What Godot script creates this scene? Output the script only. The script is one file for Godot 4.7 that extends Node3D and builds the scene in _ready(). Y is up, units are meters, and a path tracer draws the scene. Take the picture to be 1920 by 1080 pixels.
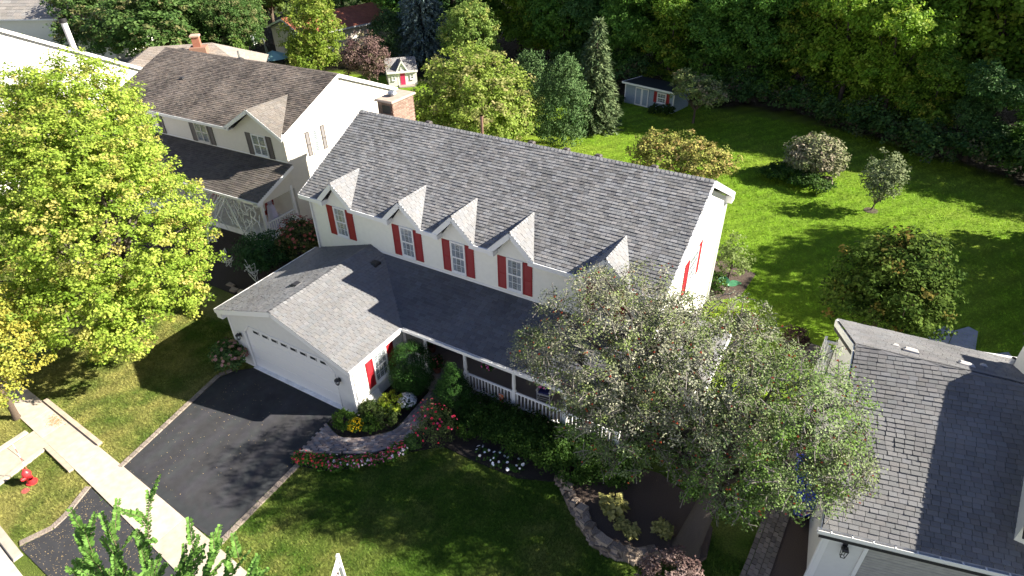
extends Node3D
# A suburban house seen from above in low autumn sun. Units are metres, x runs along the main house, z towards the street.

const CAM := Vector3(20.21, 17.14, 16.49)
var R := RandomNumberGenerator.new()
var taken := {}
var M := {}
var tone_noise := FastNoiseLite.new()


# ---------------------------------------------------------------- mesh collector
class MB:
	var v := PackedVector3Array()
	var n := PackedVector3Array()
	var c := PackedColorArray()
	var i := PackedInt32Array()

	func tri(a: Vector3, b: Vector3, d: Vector3, col := Color.WHITE) -> void:
		var nn := (b - a).cross(d - a).normalized()
		var k := v.size()
		v.append_array([a, b, d])
		n.append_array([nn, nn, nn])
		c.append_array([col, col, col])
		i.append_array([k, k + 2, k + 1])

	func quad(a: Vector3, b: Vector3, d: Vector3, e: Vector3, col := Color.WHITE) -> void:
		var nn := (d - a).cross(e - b).normalized()
		var k := v.size()
		v.append_array([a, b, d, e])
		n.append_array([nn, nn, nn, nn])
		c.append_array([col, col, col, col])
		i.append_array([k, k + 2, k + 1, k, k + 3, k + 2])

	# eight corners: the lower four then the upper four, both counter-clockwise from above
	func hexa(p: Array, col := Color.WHITE) -> void:
		quad(p[4], p[5], p[6], p[7], col)
		quad(p[3], p[2], p[1], p[0], col)
		for k in 4:
			var j := (k + 1) % 4
			quad(p[k], p[j], p[4 + j], p[4 + k], col)

	func box(lo: Vector3, hi: Vector3, col := Color.WHITE, t := Transform3D()) -> void:
		hexa([t * Vector3(lo.x, lo.y, hi.z), t * Vector3(hi.x, lo.y, hi.z), t * Vector3(hi.x, lo.y, lo.z), t * Vector3(lo.x, lo.y, lo.z),
			t * Vector3(lo.x, hi.y, hi.z), t * Vector3(hi.x, hi.y, hi.z), t * Vector3(hi.x, hi.y, lo.z), t * Vector3(lo.x, hi.y, lo.z)], col)

	# a box whose upper edges are chamfered by b
	func cham(lo: Vector3, hi: Vector3, b: float, col := Color.WHITE, t := Transform3D()) -> void:
		var m := hi.y - b
		box(lo, Vector3(hi.x, m, hi.z), col, t)
		hexa([t * Vector3(lo.x, m, hi.z), t * Vector3(hi.x, m, hi.z), t * Vector3(hi.x, m, lo.z), t * Vector3(lo.x, m, lo.z),
			t * Vector3(lo.x + b, hi.y, hi.z - b), t * Vector3(hi.x - b, hi.y, hi.z - b), t * Vector3(hi.x - b, hi.y, lo.z + b), t * Vector3(lo.x + b, hi.y, lo.z + b)], col)

	# a bar from a to b, w wide across and h high (up is the bar's upper side)
	func bar(a: Vector3, b: Vector3, w: float, h: float, col := Color.WHITE, up := Vector3.UP) -> void:
		var d := (b - a).normalized()
		var s := d.cross(up).normalized() * w * 0.5
		var u := s.cross(d).normalized() * h * 0.5
		hexa([a - s - u, a + s - u, b + s - u, b - s - u, a - s + u, a + s + u, b + s + u, b - s + u], col)

	func tube(p: Array, r: Array, sides := 6, col := Color.WHITE, cap := true) -> void:
		var k0 := v.size()
		var m := p.size()
		for j in m:
			var d: Vector3 = (p[mini(j + 1, m - 1)] - p[maxi(j - 1, 0)]).normalized()
			var s := d.cross(Vector3(0.31, 0.2, 0.93) if absf(d.y) > 0.85 else Vector3.UP).normalized()
			var u := s.cross(d)
			for q in sides:
				var a := TAU * q / sides
				var o := s * cos(a) + u * sin(a)
				v.append(p[j] + o * float(r[j]))
				n.append(o)
				c.append(col)
		for j in m - 1:
			for q in sides:
				var a := k0 + j * sides + q
				var b := k0 + j * sides + (q + 1) % sides
				i.append_array([a, b, a + sides, b, b + sides, a + sides])
		if cap:
			for e in [0, m - 1]:
				var d: Vector3 = (p[1] - p[0]).normalized() * -1.0 if e == 0 else (p[m - 1] - p[m - 2]).normalized()
				var k := v.size()
				v.append(p[e]); n.append(d); c.append(col)
				for q in sides:
					v.append(v[k0 + e * sides + q]); n.append(d); c.append(col)
				for q in sides:
					if e == 0: i.append_array([k, k + 1 + q, k + 1 + (q + 1) % sides])
					else: i.append_array([k, k + 1 + (q + 1) % sides, k + 1 + q])

	# profile of Vector2(radius, height) turned about the y axis
	func lathe(prof: Array, sides := 12, col := Color.WHITE, t := Transform3D()) -> void:
		for j in prof.size() - 1:
			for q in sides:
				var a := TAU * q / sides
				var b := TAU * (q + 1) / sides
				var p0: Vector2 = prof[j]
				var p1: Vector2 = prof[j + 1]
				quad(t * Vector3(cos(a) * p0.x, p0.y, -sin(a) * p0.x), t * Vector3(cos(b) * p0.x, p0.y, -sin(b) * p0.x),
					t * Vector3(cos(b) * p1.x, p1.y, -sin(b) * p1.x), t * Vector3(cos(a) * p1.x, p1.y, -sin(a) * p1.x), col)

	# a flat polygon in the xz plane at height y, facing up
	func flat(poly: PackedVector2Array, y: float, col := Color.WHITE) -> void:
		var t := Geometry2D.triangulate_polygon(poly)
		for k in range(0, t.size(), 3):
			var a := poly[t[k]]; var b := poly[t[k + 1]]; var d := poly[t[k + 2]]
			var A := Vector3(a.x, y, a.y); var B := Vector3(b.x, y, b.y); var D := Vector3(d.x, y, d.y)
			if (B - A).cross(D - A).y < 0: tri(A, D, B, col)
			else: tri(A, B, D, col)

	# a polygon of the xz plane raised from y0 to y1
	func slab(poly: PackedVector2Array, y0: float, y1: float, col := Color.WHITE) -> void:
		flat(poly, y1, col)
		var ccw := 1.0 if Geometry2D.is_polygon_clockwise(poly) else -1.0
		for k in poly.size():
			var a := poly[k]; var b := poly[(k + 1) % poly.size()]
			if ccw > 0: quad(Vector3(a.x, y0, a.y), Vector3(b.x, y0, b.y), Vector3(b.x, y1, b.y), Vector3(a.x, y1, a.y), col)
			else: quad(Vector3(b.x, y0, b.y), Vector3(a.x, y0, a.y), Vector3(a.x, y1, a.y), Vector3(b.x, y1, b.y), col)

	func mesh() -> ArrayMesh:
		var a := []
		a.resize(Mesh.ARRAY_MAX)
		a[Mesh.ARRAY_VERTEX] = v
		a[Mesh.ARRAY_NORMAL] = n
		a[Mesh.ARRAY_COLOR] = c
		a[Mesh.ARRAY_INDEX] = i
		var m := ArrayMesh.new()
		m.add_surface_from_arrays(Mesh.PRIMITIVE_TRIANGLES, a)
		return m


# ---------------------------------------------------------------- nodes and names
func numbered(called: String) -> String:
	var k: int = taken.get(called, 0)
	taken[called] = k + 1
	return called if k == 0 else "%s_%03d" % [called, k]


func tag(o: Node3D, label: String, category := "", group := "", kind := "") -> Node3D:
	if label: o.set_meta("label", label)
	if category: o.set_meta("category", category)
	if group: o.set_meta("group", group)
	if kind: o.set_meta("kind", kind)
	return o


func thing(called: String, label: String, category: String, at := Vector3.ZERO, turn := 0.0, group := "") -> Node3D:
	var o := Node3D.new()
	o.name = numbered(called)
	add_child(o)
	o.position = at
	o.rotation.y = turn
	return tag(o, label, category, group)


func put(called: String, m: Mesh, material: Material, parent: Node3D, t := Transform3D()) -> MeshInstance3D:
	var o := MeshInstance3D.new()
	o.name = called
	o.mesh = m
	o.material_override = material
	o.transform = t
	parent.add_child(o, true)
	return o


func obj(called: String, b: MB, material: Material, parent: Node3D) -> MeshInstance3D:
	return put(called, b.mesh(), material, parent)


# the boxes that one collector holds, each as a piece of its own
func objs(called: String, b: MB, material: Material, parent: Node3D) -> void:
	for k in b.v.size() / 24:
		var m := MB.new()
		m.v = b.v.slice(k * 24, k * 24 + 24)
		m.n = b.n.slice(k * 24, k * 24 + 24)
		m.c = b.c.slice(k * 24, k * 24 + 24)
		for j in 36: m.i.append(b.i[k * 36 + j] - k * 24)
		obj(called, m, material, parent)


func struct(called: String, b: MB, material: Material, label := "") -> MeshInstance3D:
	var o := put(numbered(called), b.mesh(), material, self)
	tag(o, label if label else "", "", "", "structure")
	return o


# a copy of a thing, its parts and their sub-parts, with a label of its own
func dup(o: Node3D, base: String, at: Vector3, turn: float, size: Vector3, label: String) -> Node3D:
	var r: Node3D = o.duplicate()
	r.name = numbered(base)
	add_child(r)
	r.position = at
	r.rotation.y = turn
	r.scale = size
	r.set_meta("label", label)
	return r


# ---------------------------------------------------------------- materials
func srgb(r: float, g: float, b: float, a := 1.0) -> Color:
	var c := Color(r, g, b).linear_to_srgb()
	c.a = a
	return c


func mat(r: float, g: float, b: float, rough := 0.8, spec := 0.5) -> StandardMaterial3D:
	var m := StandardMaterial3D.new()
	m.albedo_color = srgb(r, g, b)
	m.roughness = rough
	m.metallic_specular = spec
	return m


func vmat(rough := 0.85, spec := 0.4, back := 0.0) -> StandardMaterial3D:
	var m := mat(1, 1, 1, rough, spec)
	m.vertex_color_use_as_albedo = true
	if back > 0.0:
		m.backlight_enabled = true
		m.backlight = Color(back, back, back)
	return m


func noise_tex(freq: float, lo: float, hi: float, oct := 4, kind := FastNoiseLite.TYPE_SIMPLEX_SMOOTH, sd := 1, px := 512, mid := Color(0, 0, 0, 0)) -> NoiseTexture2D:
	var f := FastNoiseLite.new()
	f.noise_type = kind
	f.frequency = freq
	f.fractal_octaves = oct
	f.seed = sd
	var t := NoiseTexture2D.new()
	t.width = px
	t.height = px
	t.seamless = true
	t.noise = f
	var g := Gradient.new()
	g.set_color(0, srgb(lo, lo, lo))
	g.set_color(1, srgb(hi, hi, hi))
	if mid.a > 0.0: g.add_point(0.5, mid)
	t.color_ramp = g
	return t


func bump_tex(freq: float, strength: float, oct := 4, sd := 3, px := 512) -> NoiseTexture2D:
	var f := FastNoiseLite.new()
	f.frequency = freq
	f.fractal_octaves = oct
	f.seed = sd
	var t := NoiseTexture2D.new()
	t.width = px
	t.height = px
	t.seamless = true
	t.noise = f
	t.as_normal_map = true
	t.bump_strength = strength
	return t


func grain(m: StandardMaterial3D, tex: Texture2D, metres: float, nrm: Texture2D = null, ns := 0.6) -> StandardMaterial3D:
	m.albedo_texture = tex
	m.uv1_triplanar = true
	m.uv1_world_triplanar = true
	m.uv1_scale = Vector3.ONE / metres
	if nrm:
		m.normal_enabled = true
		m.normal_texture = nrm
		m.normal_scale = ns
	return m


func glass() -> StandardMaterial3D:
	var m := mat(0.55, 0.62, 0.68, 0.04, 0.6)
	m.transparency = BaseMaterial3D.TRANSPARENCY_ALPHA
	m.albedo_color.a = 0.2
	return m


func materials() -> void:
	var fine := noise_tex(0.06, 0.78, 1.0, 4, FastNoiseLite.TYPE_SIMPLEX_SMOOTH, 5)
	var mottle := noise_tex(0.02, 0.72, 1.0, 5, FastNoiseLite.TYPE_SIMPLEX_SMOOTH, 8)
	var rough := bump_tex(0.12, 6.0, 3)
	var clean := noise_tex(0.02, 0.92, 1.0, 5, FastNoiseLite.TYPE_SIMPLEX_SMOOTH, 8)
	M.fine = fine
	M.mottle = mottle
	M.bump = rough
	M.shingle = grain(vmat(0.72, 0.5), noise_tex(0.2, 0.72, 1.0, 3, FastNoiseLite.TYPE_SIMPLEX_SMOOTH, 11), 0.9, rough, 0.7)
	M.deck = mat(0.02, 0.02, 0.022, 0.9)
	M.white = mat(0.78, 0.78, 0.77, 0.45)
	M.siding_pale = grain(mat(0.81, 0.8, 0.73, 0.5), clean, 3.0)
	M.siding_cream = grain(mat(0.66, 0.62, 0.55, 0.5), clean, 3.0)
	M.siding_grey = grain(mat(0.67, 0.67, 0.65, 0.5), clean, 3.0)
	M.siding_blue = grain(mat(0.3, 0.38, 0.47, 0.6), mottle, 2.0)
	M.red = grain(mat(0.3, 0.008, 0.016, 0.5), fine, 1.0)
	M.black = mat(0.02, 0.02, 0.022, 0.5)
	M.brown = mat(0.055, 0.045, 0.042, 0.55)
	M.room = mat(0.012, 0.014, 0.018, 0.9)
	M.curtain = mat(0.17, 0.2, 0.25, 0.9)
	M.glass = glass()
	M.asphalt = grain(mat(0.043, 0.044, 0.049, 0.82, 0.35), noise_tex(0.012, 0.72, 1.0, 6, FastNoiseLite.TYPE_SIMPLEX_SMOOTH, 21, 1024), 5.0, bump_tex(0.45, 3.0, 2, 5, 1024), 0.4)
	M.concrete = grain(vmat(0.85), noise_tex(0.01, 0.72, 1.0, 6, FastNoiseLite.TYPE_SIMPLEX_SMOOTH, 31, 1024), 4.0)
	M.stone = grain(vmat(0.9), noise_tex(0.05, 0.5, 1.0, 5, FastNoiseLite.TYPE_SIMPLEX_SMOOTH, 41), 1.2, bump_tex(0.04, 10.0, 5, 9), 0.9)
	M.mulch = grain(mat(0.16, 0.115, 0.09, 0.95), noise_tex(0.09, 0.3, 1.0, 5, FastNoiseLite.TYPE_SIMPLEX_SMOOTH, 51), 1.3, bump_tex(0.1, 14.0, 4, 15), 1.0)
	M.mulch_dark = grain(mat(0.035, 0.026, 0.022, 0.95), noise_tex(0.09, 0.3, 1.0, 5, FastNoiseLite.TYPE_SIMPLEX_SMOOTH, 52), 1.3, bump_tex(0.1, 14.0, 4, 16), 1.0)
	M.lawn = grain(vmat(0.9, 0.3), noise_tex(0.035, 0.42, 1.0, 6, FastNoiseLite.TYPE_SIMPLEX_SMOOTH, 61, 1024), 3.1, bump_tex(0.18, 16.0, 4, 6), 1.0)
	M.blade = vmat(0.7, 0.4, 0.8)
	M.brick = grain(vmat(0.85), fine, 0.7)
	M.bark = grain(vmat(0.95), noise_tex(0.05, 0.45, 1.0, 4, FastNoiseLite.TYPE_SIMPLEX_SMOOTH, 71), 0.8, bump_tex(0.05, 12.0, 4, 19), 1.0)
	M.leaf = vmat(0.6, 0.3, 0.95)
	M.leaf_dull = vmat(0.85, 0.15, 0.5)
	M.needle = vmat(0.75, 0.3, 0.25)
	M.bloom = vmat(0.7, 0.3, 0.4)
	M.paint = vmat(0.5)
	M.metal = mat(0.35, 0.36, 0.38, 0.35)
	M.metal.metallic = 0.7


# ---------------------------------------------------------------- roofs of single shingles
# One field: O a point of the eave, U along it, V up the slope, poly the outline in (u, v) metres (convex). Every tab is a wedge with a butt edge of its own.
func shingle_field(list: Array, O: Vector3, U: Vector3, V: Vector3, poly: PackedVector2Array, w: float, e: float, base: Color, spread: float, streak := 0.25) -> void:
	var N := U.cross(V)
	var lo := 1e9
	var hi := -1e9
	for p in poly:
		lo = minf(lo, p.y)
		hi = maxf(hi, p.y)
	var rows := int(ceil((hi - lo) / e - 0.02))
	for k in rows:
		var v0 := lo + k * e
		var v1 := minf(v0 + e, hi)
		var s0 := span(poly, v0 + 0.0005)
		var s1 := span(poly, v1 - 0.0005)
		var x := minf(s0.x, s1.x) - w * R.randf()
		var end := maxf(s0.y, s1.y)
		while x < end:
			var ww := w * R.randf_range(0.86, 1.14)
			var a0 := clampf(x, s0.x, s0.y)
			var b0 := clampf(x + ww - 0.01, s0.x, s0.y)
			var a1 := clampf(x, s1.x, s1.y)
			var b1 := clampf(x + ww - 0.01, s1.x, s1.y)
			x += ww
			if b0 - a0 < 0.01 and b1 - a1 < 0.01: continue
			var mid := O + U * (x - ww * 0.5) + V * v0
			var q := tone_noise.get_noise_3dv(mid * 1.0) * streak * 2.0 + tone_noise.get_noise_3dv(mid * Vector3(5, 0.6, 0.6) + Vector3(70, 0, 0)) * streak
			var f := clampf(1.0 + q + R.randf_range(-spread, spread), 0.35, 1.9)
			var warm := R.randf_range(-0.03, 0.03)
			var col := Color(base.r * f * (1 + warm), base.g * f, base.b * f * (1 - warm))
			var th := R.randf_range(0.012, 0.028)
			list.append([O + U * a0 + V * v0, O + U * b0 + V * v0, O + U * b1 + V * v1, O + U * a1 + V * v1, N, col, th, mid.distance_squared_to(CAM), b0 - a0, U, v1 - v0])


func span(poly: PackedVector2Array, y: float) -> Vector2:
	var lo := 1e9
	var hi := -1e9
	for k in poly.size():
		var a := poly[k]
		var b := poly[(k + 1) % poly.size()]
		if (a.y - y) * (b.y - y) <= 0.0 and absf(a.y - b.y) > 1e-6:
			var x := lerpf(a.x, b.x, (y - a.y) / (b.y - a.y))
			lo = minf(lo, x)
			hi = maxf(hi, x)
	return Vector2(lo, hi)


func tab(b: MB, t: Array) -> void:
	var N: Vector3 = t[4]
	var h := N * float(t[6])
	var top := N * 0.002
	var dark: Color = t[5]
	b.quad(t[0] + h, t[1] + h, t[2] + top, t[3] + top, t[5])
	b.quad(t[0], t[1], t[1] + h, t[0] + h, dark)
	b.tri(t[1], t[2], t[1] + h, dark)
	b.tri(t[0], t[0] + h, t[3], dark)


# caps along a ridge or hip from A to B; L and Rr point down the two slopes
func caps(list: Array, A: Vector3, B: Vector3, L: Vector3, Rr: Vector3, base: Color, step := 0.16) -> void:
	var n := int(A.distance_to(B) / step)
	var d := (B - A) / n
	var up := -(L + Rr).normalized()
	for k in n:
		var p := A + d * k
		var q := p + d * 0.98
		var f := R.randf_range(0.75, 1.25)
		var col := Color(base.r * f, base.g * f, base.b * f)
		var l1 := up * 0.03
		var l0 := up * 0.014
		list.append([p + l1, q + l0, q + L * 0.13 + l0, p + L * 0.13 + l1, up, col, -1.0])
		list.append([p + l1, p + Rr * 0.13 + l1, q + Rr * 0.13 + l0, q + l0, up, col, -1.0])


# the largest 300 whole tabs become pieces of their own under the roof, the rest one part of kind stuff
func lay_shingles(list: Array, roof: Node3D, w: float, e: float, singles := 300) -> void:
	var whole := []
	var b := MB.new()
	for t in list:
		if t[6] < 0.0:
			b.quad(t[0], t[1], t[2], t[3], t[5])
		elif t[8] > w * 0.8 and t[10] > e * 0.95: whole.append(t)
		else: tab(b, t)
	whole.sort_custom(func(p, q): return p[7] < q[7])
	var shared := {}
	for k in whole.size():
		var t: Array = whole[k]
		if k >= singles:
			tab(b, t)
			continue
		# a piece of its own: share one mesh per tone and thickness
		var U: Vector3 = t[9]
		var N: Vector3 = t[4]
		var lum := int(clampf(t[5].g * 60.0, 0, 30))
		var key := lum * 4 + int(clampf((t[6] - 0.012) / 0.0041, 0, 3))
		var wid := w * 0.985
		if not shared.has(key):
			var m := MB.new()
			tab(m, [Vector3(-0.5 * wid, 0, 0), Vector3(0.5 * wid, 0, 0), Vector3(0.5 * wid, 0, -e), Vector3(-0.5 * wid, 0, -e), Vector3.UP, t[5], t[6]])
			shared[key] = m.mesh()
		var mid: Vector3 = (t[0] + t[1]) * 0.5
		var bs := Basis(U * (float(t[8]) / wid), N, U.cross(N))
		put("shingle", shared[key], M.shingle, roof, Transform3D(bs, mid))
	tag(obj("shingles", b, M.shingle, roof), "", "", "", "stuff")


# ---------------------------------------------------------------- walls
# lapped boards on a wall: T has x along the wall, y up and z outwards; poly is convex in wall metres
func boards(T: Transform3D, poly: PackedVector2Array, e := 0.11, b: MB = null) -> MB:
	if b == null: b = MB.new()
	var lo := 1e9
	var hi := -1e9
	for p in poly:
		lo = minf(lo, p.y)
		hi = maxf(hi, p.y)
	for k in int(ceil((hi - lo) / e - 0.01)):
		var y0 := lo + k * e
		var y1 := minf(y0 + e, hi)
		var s0 := span(poly, y0 + 0.0005)
		var s1 := span(poly, y1 - 0.0005)
		if s0.y < s0.x or s1.y < s1.x: continue
		var A := T * Vector3(s0.x, y0, 0.026)
		var B := T * Vector3(s0.y, y0, 0.026)
		b.quad(A, B, T * Vector3(s1.y, y1, 0.006), T * Vector3(s1.x, y1, 0.006))
		b.quad(T * Vector3(s0.x, y0, 0.0), T * Vector3(s0.y, y0, 0.0), B, A)
	return b


func wall_at(o: Vector3, x: Vector3) -> Transform3D:
	return Transform3D(Basis(x, Vector3.UP, x.cross(Vector3.UP)), o)


# a sash window standing proud of the wall, its lower left corner at (x, y) of the wall T
func window(parent: Node3D, T: Transform3D, x: float, y: float, w: float, h: float, cols := 3, rows := 2, frame: Material = null, drapes := true, double := false) -> Node3D:
	frame = frame if frame else M.white
	var t := T * Transform3D(Basis(), Vector3(x, y, 0.0))
	var b := MB.new()
	var f := 0.045
	b.box(Vector3(-f, -f, 0.0), Vector3(0, h + f, 0.07), Color.WHITE, t)
	b.box(Vector3(w, -f, 0.0), Vector3(w + f, h + f, 0.07), Color.WHITE, t)
	b.box(Vector3(0, h, 0.0), Vector3(w, h + f, 0.07), Color.WHITE, t)
	b.box(Vector3(0, -f, 0.0), Vector3(w, 0, 0.07), Color.WHITE, t)
	b.box(Vector3(-f - 0.02, -f - 0.03, 0.0), Vector3(w + f + 0.02, -f, 0.1), Color.WHITE, t)
	if double: b.box(Vector3(w * 0.5 - 0.03, 0, 0.0), Vector3(w * 0.5 + 0.03, h, 0.06), Color.WHITE, t)
	var win := obj("window", b, frame, parent)
	b = MB.new()
	b.box(Vector3(0, 0, 0.021), Vector3(w, h, 0.024), Color.WHITE, t)
	obj("opening", b, M.room, win)
	var wide := w * 0.5 if double else w
	for side in (2 if double else 1):
		var x0 := side * wide
		for s in 2:
			var z := 0.045 if s == 1 else 0.032
			var y0 := 0.0 if s == 0 else h * 0.5
			b = MB.new()
			b.box(Vector3(x0, y0 + 0.03, z), Vector3(x0 + wide, y0 + h * 0.5, z + 0.004), Color.WHITE, t)
			obj("pane", b, M.glass, win)
			b = MB.new()
			b.box(Vector3(x0, y0, z - 0.006), Vector3(x0 + wide, y0 + 0.035, z + 0.018), Color.WHITE, t)
			b.box(Vector3(x0, y0 + h * 0.5 - 0.03, z - 0.006), Vector3(x0 + wide, y0 + h * 0.5, z + 0.018), Color.WHITE, t)
			for k in 2:
				var xx := x0 + k * (wide - 0.03)
				b.box(Vector3(xx, y0 + 0.035, z - 0.006), Vector3(xx + 0.03, y0 + h * 0.5 - 0.03, z + 0.018), Color.WHITE, t)
			for k in range(1, cols):
				var xx := x0 + wide * k / cols
				b.box(Vector3(xx - 0.006, y0 + 0.03, z + 0.004), Vector3(xx + 0.006, y0 + h * 0.5, z + 0.012), Color.WHITE, t)
			for k in range(1, rows):
				var yy := y0 + h * 0.5 * k / rows
				b.box(Vector3(x0, yy - 0.006, z + 0.0045), Vector3(x0 + wide, yy + 0.006, z + 0.0115), Color.WHITE, t)
			obj("sash", b, frame, win)
	if drapes:
		for s in 2:
			b = MB.new()
			var n := 8
			for k in n:
				var a := w * (0.0 if s == 0 else 0.66) + w * 0.34 * k / n
				var c := a + w * 0.34 / n
				var za := 0.026 + 0.004 * (k % 2)
				var zb := 0.026 + 0.004 * ((k + 1) % 2)
				b.quad(t * Vector3(a, 0.02, za), t * Vector3(c, 0.02, zb), t * Vector3(c, h, zb), t * Vector3(a, h, za))
			obj("curtain", b, M.curtain, win)
	return win


# a louvred shutter with two panels
func shutter(parent: Node3D, T: Transform3D, x: float, y: float, w: float, h: float, m: Material, louvres := true, inner: Material = null) -> Node3D:
	var t := T * Transform3D(Basis(), Vector3(x, y, 0.0))
	var b := MB.new()
	b.box(Vector3(0, 0, 0.0), Vector3(w, h, 0.032), Color.WHITE, t)
	var f := w * 0.14
	b.box(Vector3(0, 0, 0.032), Vector3(f, h, 0.05), Color.WHITE, t)
	b.box(Vector3(w - f, 0, 0.032), Vector3(w, h, 0.05), Color.WHITE, t)
	for y0: float in [0.0, h * 0.46, h - f]: b.box(Vector3(f, y0, 0.032), Vector3(w - f, y0 + f, 0.05), Color.WHITE, t)
	var s := obj("shutter", b, m, parent)
	if louvres:
		b = MB.new()
		for part in [[f, h * 0.46], [h * 0.46 + f, h - f]]:
			var n := int((part[1] - part[0]) / 0.055)
			for k in n:
				var yy: float = part[0] + (part[1] - part[0]) * k / n
				b.quad(t * Vector3(f, yy, 0.046), t * Vector3(w - f, yy, 0.046), t * Vector3(w - f, yy + 0.045, 0.034), t * Vector3(f, yy + 0.045, 0.034))
		tag(obj("louvres", b, inner if inner else m, s), "", "", "", "stuff")
	return s


# ---------------------------------------------------------------- plants
func ball() -> Vector3:
	while true:
		var p := Vector3(R.randf_range(-1, 1), R.randf_range(-1, 1), R.randf_range(-1, 1))
		var l := p.length_squared()
		if l < 1.0 and l > 0.0001: return p
	return Vector3.UP


# lobes: [centre, radii]; clumps of folded leaves on and inside them. Returns [mesh, clump centres]
func crown(lobes: Array, clumps: int, per: int, cr: float, ls: float, pal: Array, o := {}) -> Array:
	var low: float = o.get("low", -0.55)
	var flat: float = o.get("flat", 0.6)
	var inner: float = o.get("inner", 0.45)
	var droop: float = o.get("droop", 0.0)
	var slim: float = o.get("slim", 0.8)
	var jag: float = o.get("jag", 0.12)
	var total := clumps * per
	var v := PackedVector3Array()
	var n := PackedVector3Array()
	var c := PackedColorArray()
	var ix := PackedInt32Array()
	v.resize(total * 4)
	n.resize(total * 4)
	c.resize(total * 4)
	ix.resize(total * 6)
	var weight := []
	var sum := 0.0
	for l in lobes:
		sum += pow(l[1].x * l[1].y * l[1].z, 0.66)
		weight.append(sum)
	var centres := []
	var k := 0
	for q in clumps:
		var pick := R.randf() * sum
		var li := 0
		while weight[li] < pick: li += 1
		var lobe: Array = lobes[li]
		var d := ball().normalized()
		while d.y < low: d = ball().normalized()
		var f := 1.0 - inner * pow(R.randf(), 1.6)
		f *= 1.0 + R.randf_range(-jag, jag)
		var p: Vector3 = lobe[0] + d * lobe[1] * f
		centres.append(p)
		var out: Vector3 = (d / lobe[1]).normalized()
		var tone := R.randf()
		var base: Color = pal[0].lerp(pal[1], tone)
		if pal.size() > 2 and R.randf() < float(o.get("tint", 0.2)): base = base.lerp(pal[2], R.randf_range(0.3, 1.0))
		if lobe.size() > 2: base = base * lobe[2]
		var rr := cr * R.randf_range(0.65, 1.3)
		for j in per:
			var s := ball()
			var at := p + Vector3(s.x, s.y * flat, s.z) * rr
			var nn := (out * 0.45 + Vector3(0, 0.55, 0) + ball() * 0.85).normalized()
			var dir := nn.cross(ball()).normalized()
			if droop != 0.0: dir = (dir + Vector3(0, -droop, 0)).normalized()
			var side := dir.cross(nn).normalized()
			var L := ls * R.randf_range(0.65, 1.25)
			var tip := at + dir * L
			var m := at + dir * L * 0.45 - nn * L * 0.14
			var w := side * L * slim * 0.5
			var k4 := k * 4
			v[k4] = at
			v[k4 + 1] = m + w + nn * L * 0.16
			v[k4 + 2] = tip
			v[k4 + 3] = m - w + nn * L * 0.16
			var g := R.randf_range(0.72, 1.28)
			var col := Color(base.r * g, base.g * g, base.b * g)
			for z in 4:
				n[k4 + z] = nn
				c[k4 + z] = col
			var k6 := k * 6
			ix[k6] = k4
			ix[k6 + 1] = k4 + 2
			ix[k6 + 2] = k4 + 1
			ix[k6 + 3] = k4
			ix[k6 + 4] = k4 + 3
			ix[k6 + 5] = k4 + 2
			k += 1
	var a := []
	a.resize(Mesh.ARRAY_MAX)
	a[Mesh.ARRAY_VERTEX] = v
	a[Mesh.ARRAY_NORMAL] = n
	a[Mesh.ARRAY_COLOR] = c
	a[Mesh.ARRAY_INDEX] = ix
	var me := ArrayMesh.new()
	me.add_surface_from_arrays(Mesh.PRIMITIVE_TRIANGLES, a)
	return [me, centres]


# trunk with limbs that reach for some of the crown's clumps
func wood(base_r: float, lean: Vector3, fork: float, centres: Array, limbs: int, twigs: int, col: Color, flare := 1.5, pale := Color(0, 0, 0, 0)) -> MB:
	var b := MB.new()
	var top := Vector3(lean.x, fork, lean.z)
	var mid := top * 0.5 + Vector3(R.randf_range(-1, 1), 0, R.randf_range(-1, 1)) * base_r * 0.6
	mid.y = fork * 0.5
	b.tube([Vector3(0, -0.1, 0), Vector3(0, fork * 0.08, 0), mid, top], [base_r * flare, base_r * 1.05, base_r * 0.9, base_r * 0.75], 9, col)
	var reach := []
	var step := maxi(1, centres.size() / maxi(limbs, 1))
	for k in range(0, centres.size(), step):
		if reach.size() >= limbs: break
		var e: Vector3 = centres[k]
		var s := top.lerp(mid, R.randf() * 0.25)
		var h := (s + e) * 0.5 + Vector3(0, (e.y - s.y) * 0.12, 0) + ball() * 0.2
		var r := base_r * R.randf_range(0.3, 0.55)
		b.tube([s, s.lerp(h, 0.55), h, e], [r, r * 0.8, r * 0.55, r * 0.12], 5, col, false)
		reach.append([s, h, e])
	if reach.size():
		for k in twigs:
			var e: Vector3 = centres[R.randi() % centres.size()]
			var d := (ball() + Vector3(0, 0.35, 0)).normalized()
			var L := R.randf_range(0.25, 0.6)
			var r := clampf(base_r * 0.035, 0.005, 0.011)
			var s := e - d * L * 0.6
			b.tube([s, e + ball() * 0.06, e + d * L * 0.5 + ball() * 0.08], [r * 1.3, r, r * 0.4], 3, pale if pale.a > 0.0 else col, false)
	return b


func tree(called: String, label: String, group: String, at: Vector3, cr: Array, wd: MB, leaf: Material, category := "tree") -> Node3D:
	var o := thing(called, label, category, at, 0.0, group)
	if wd: obj("trunk", wd, M.bark, o)
	put("crown", cr[0], leaf, o)
	return o


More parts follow.
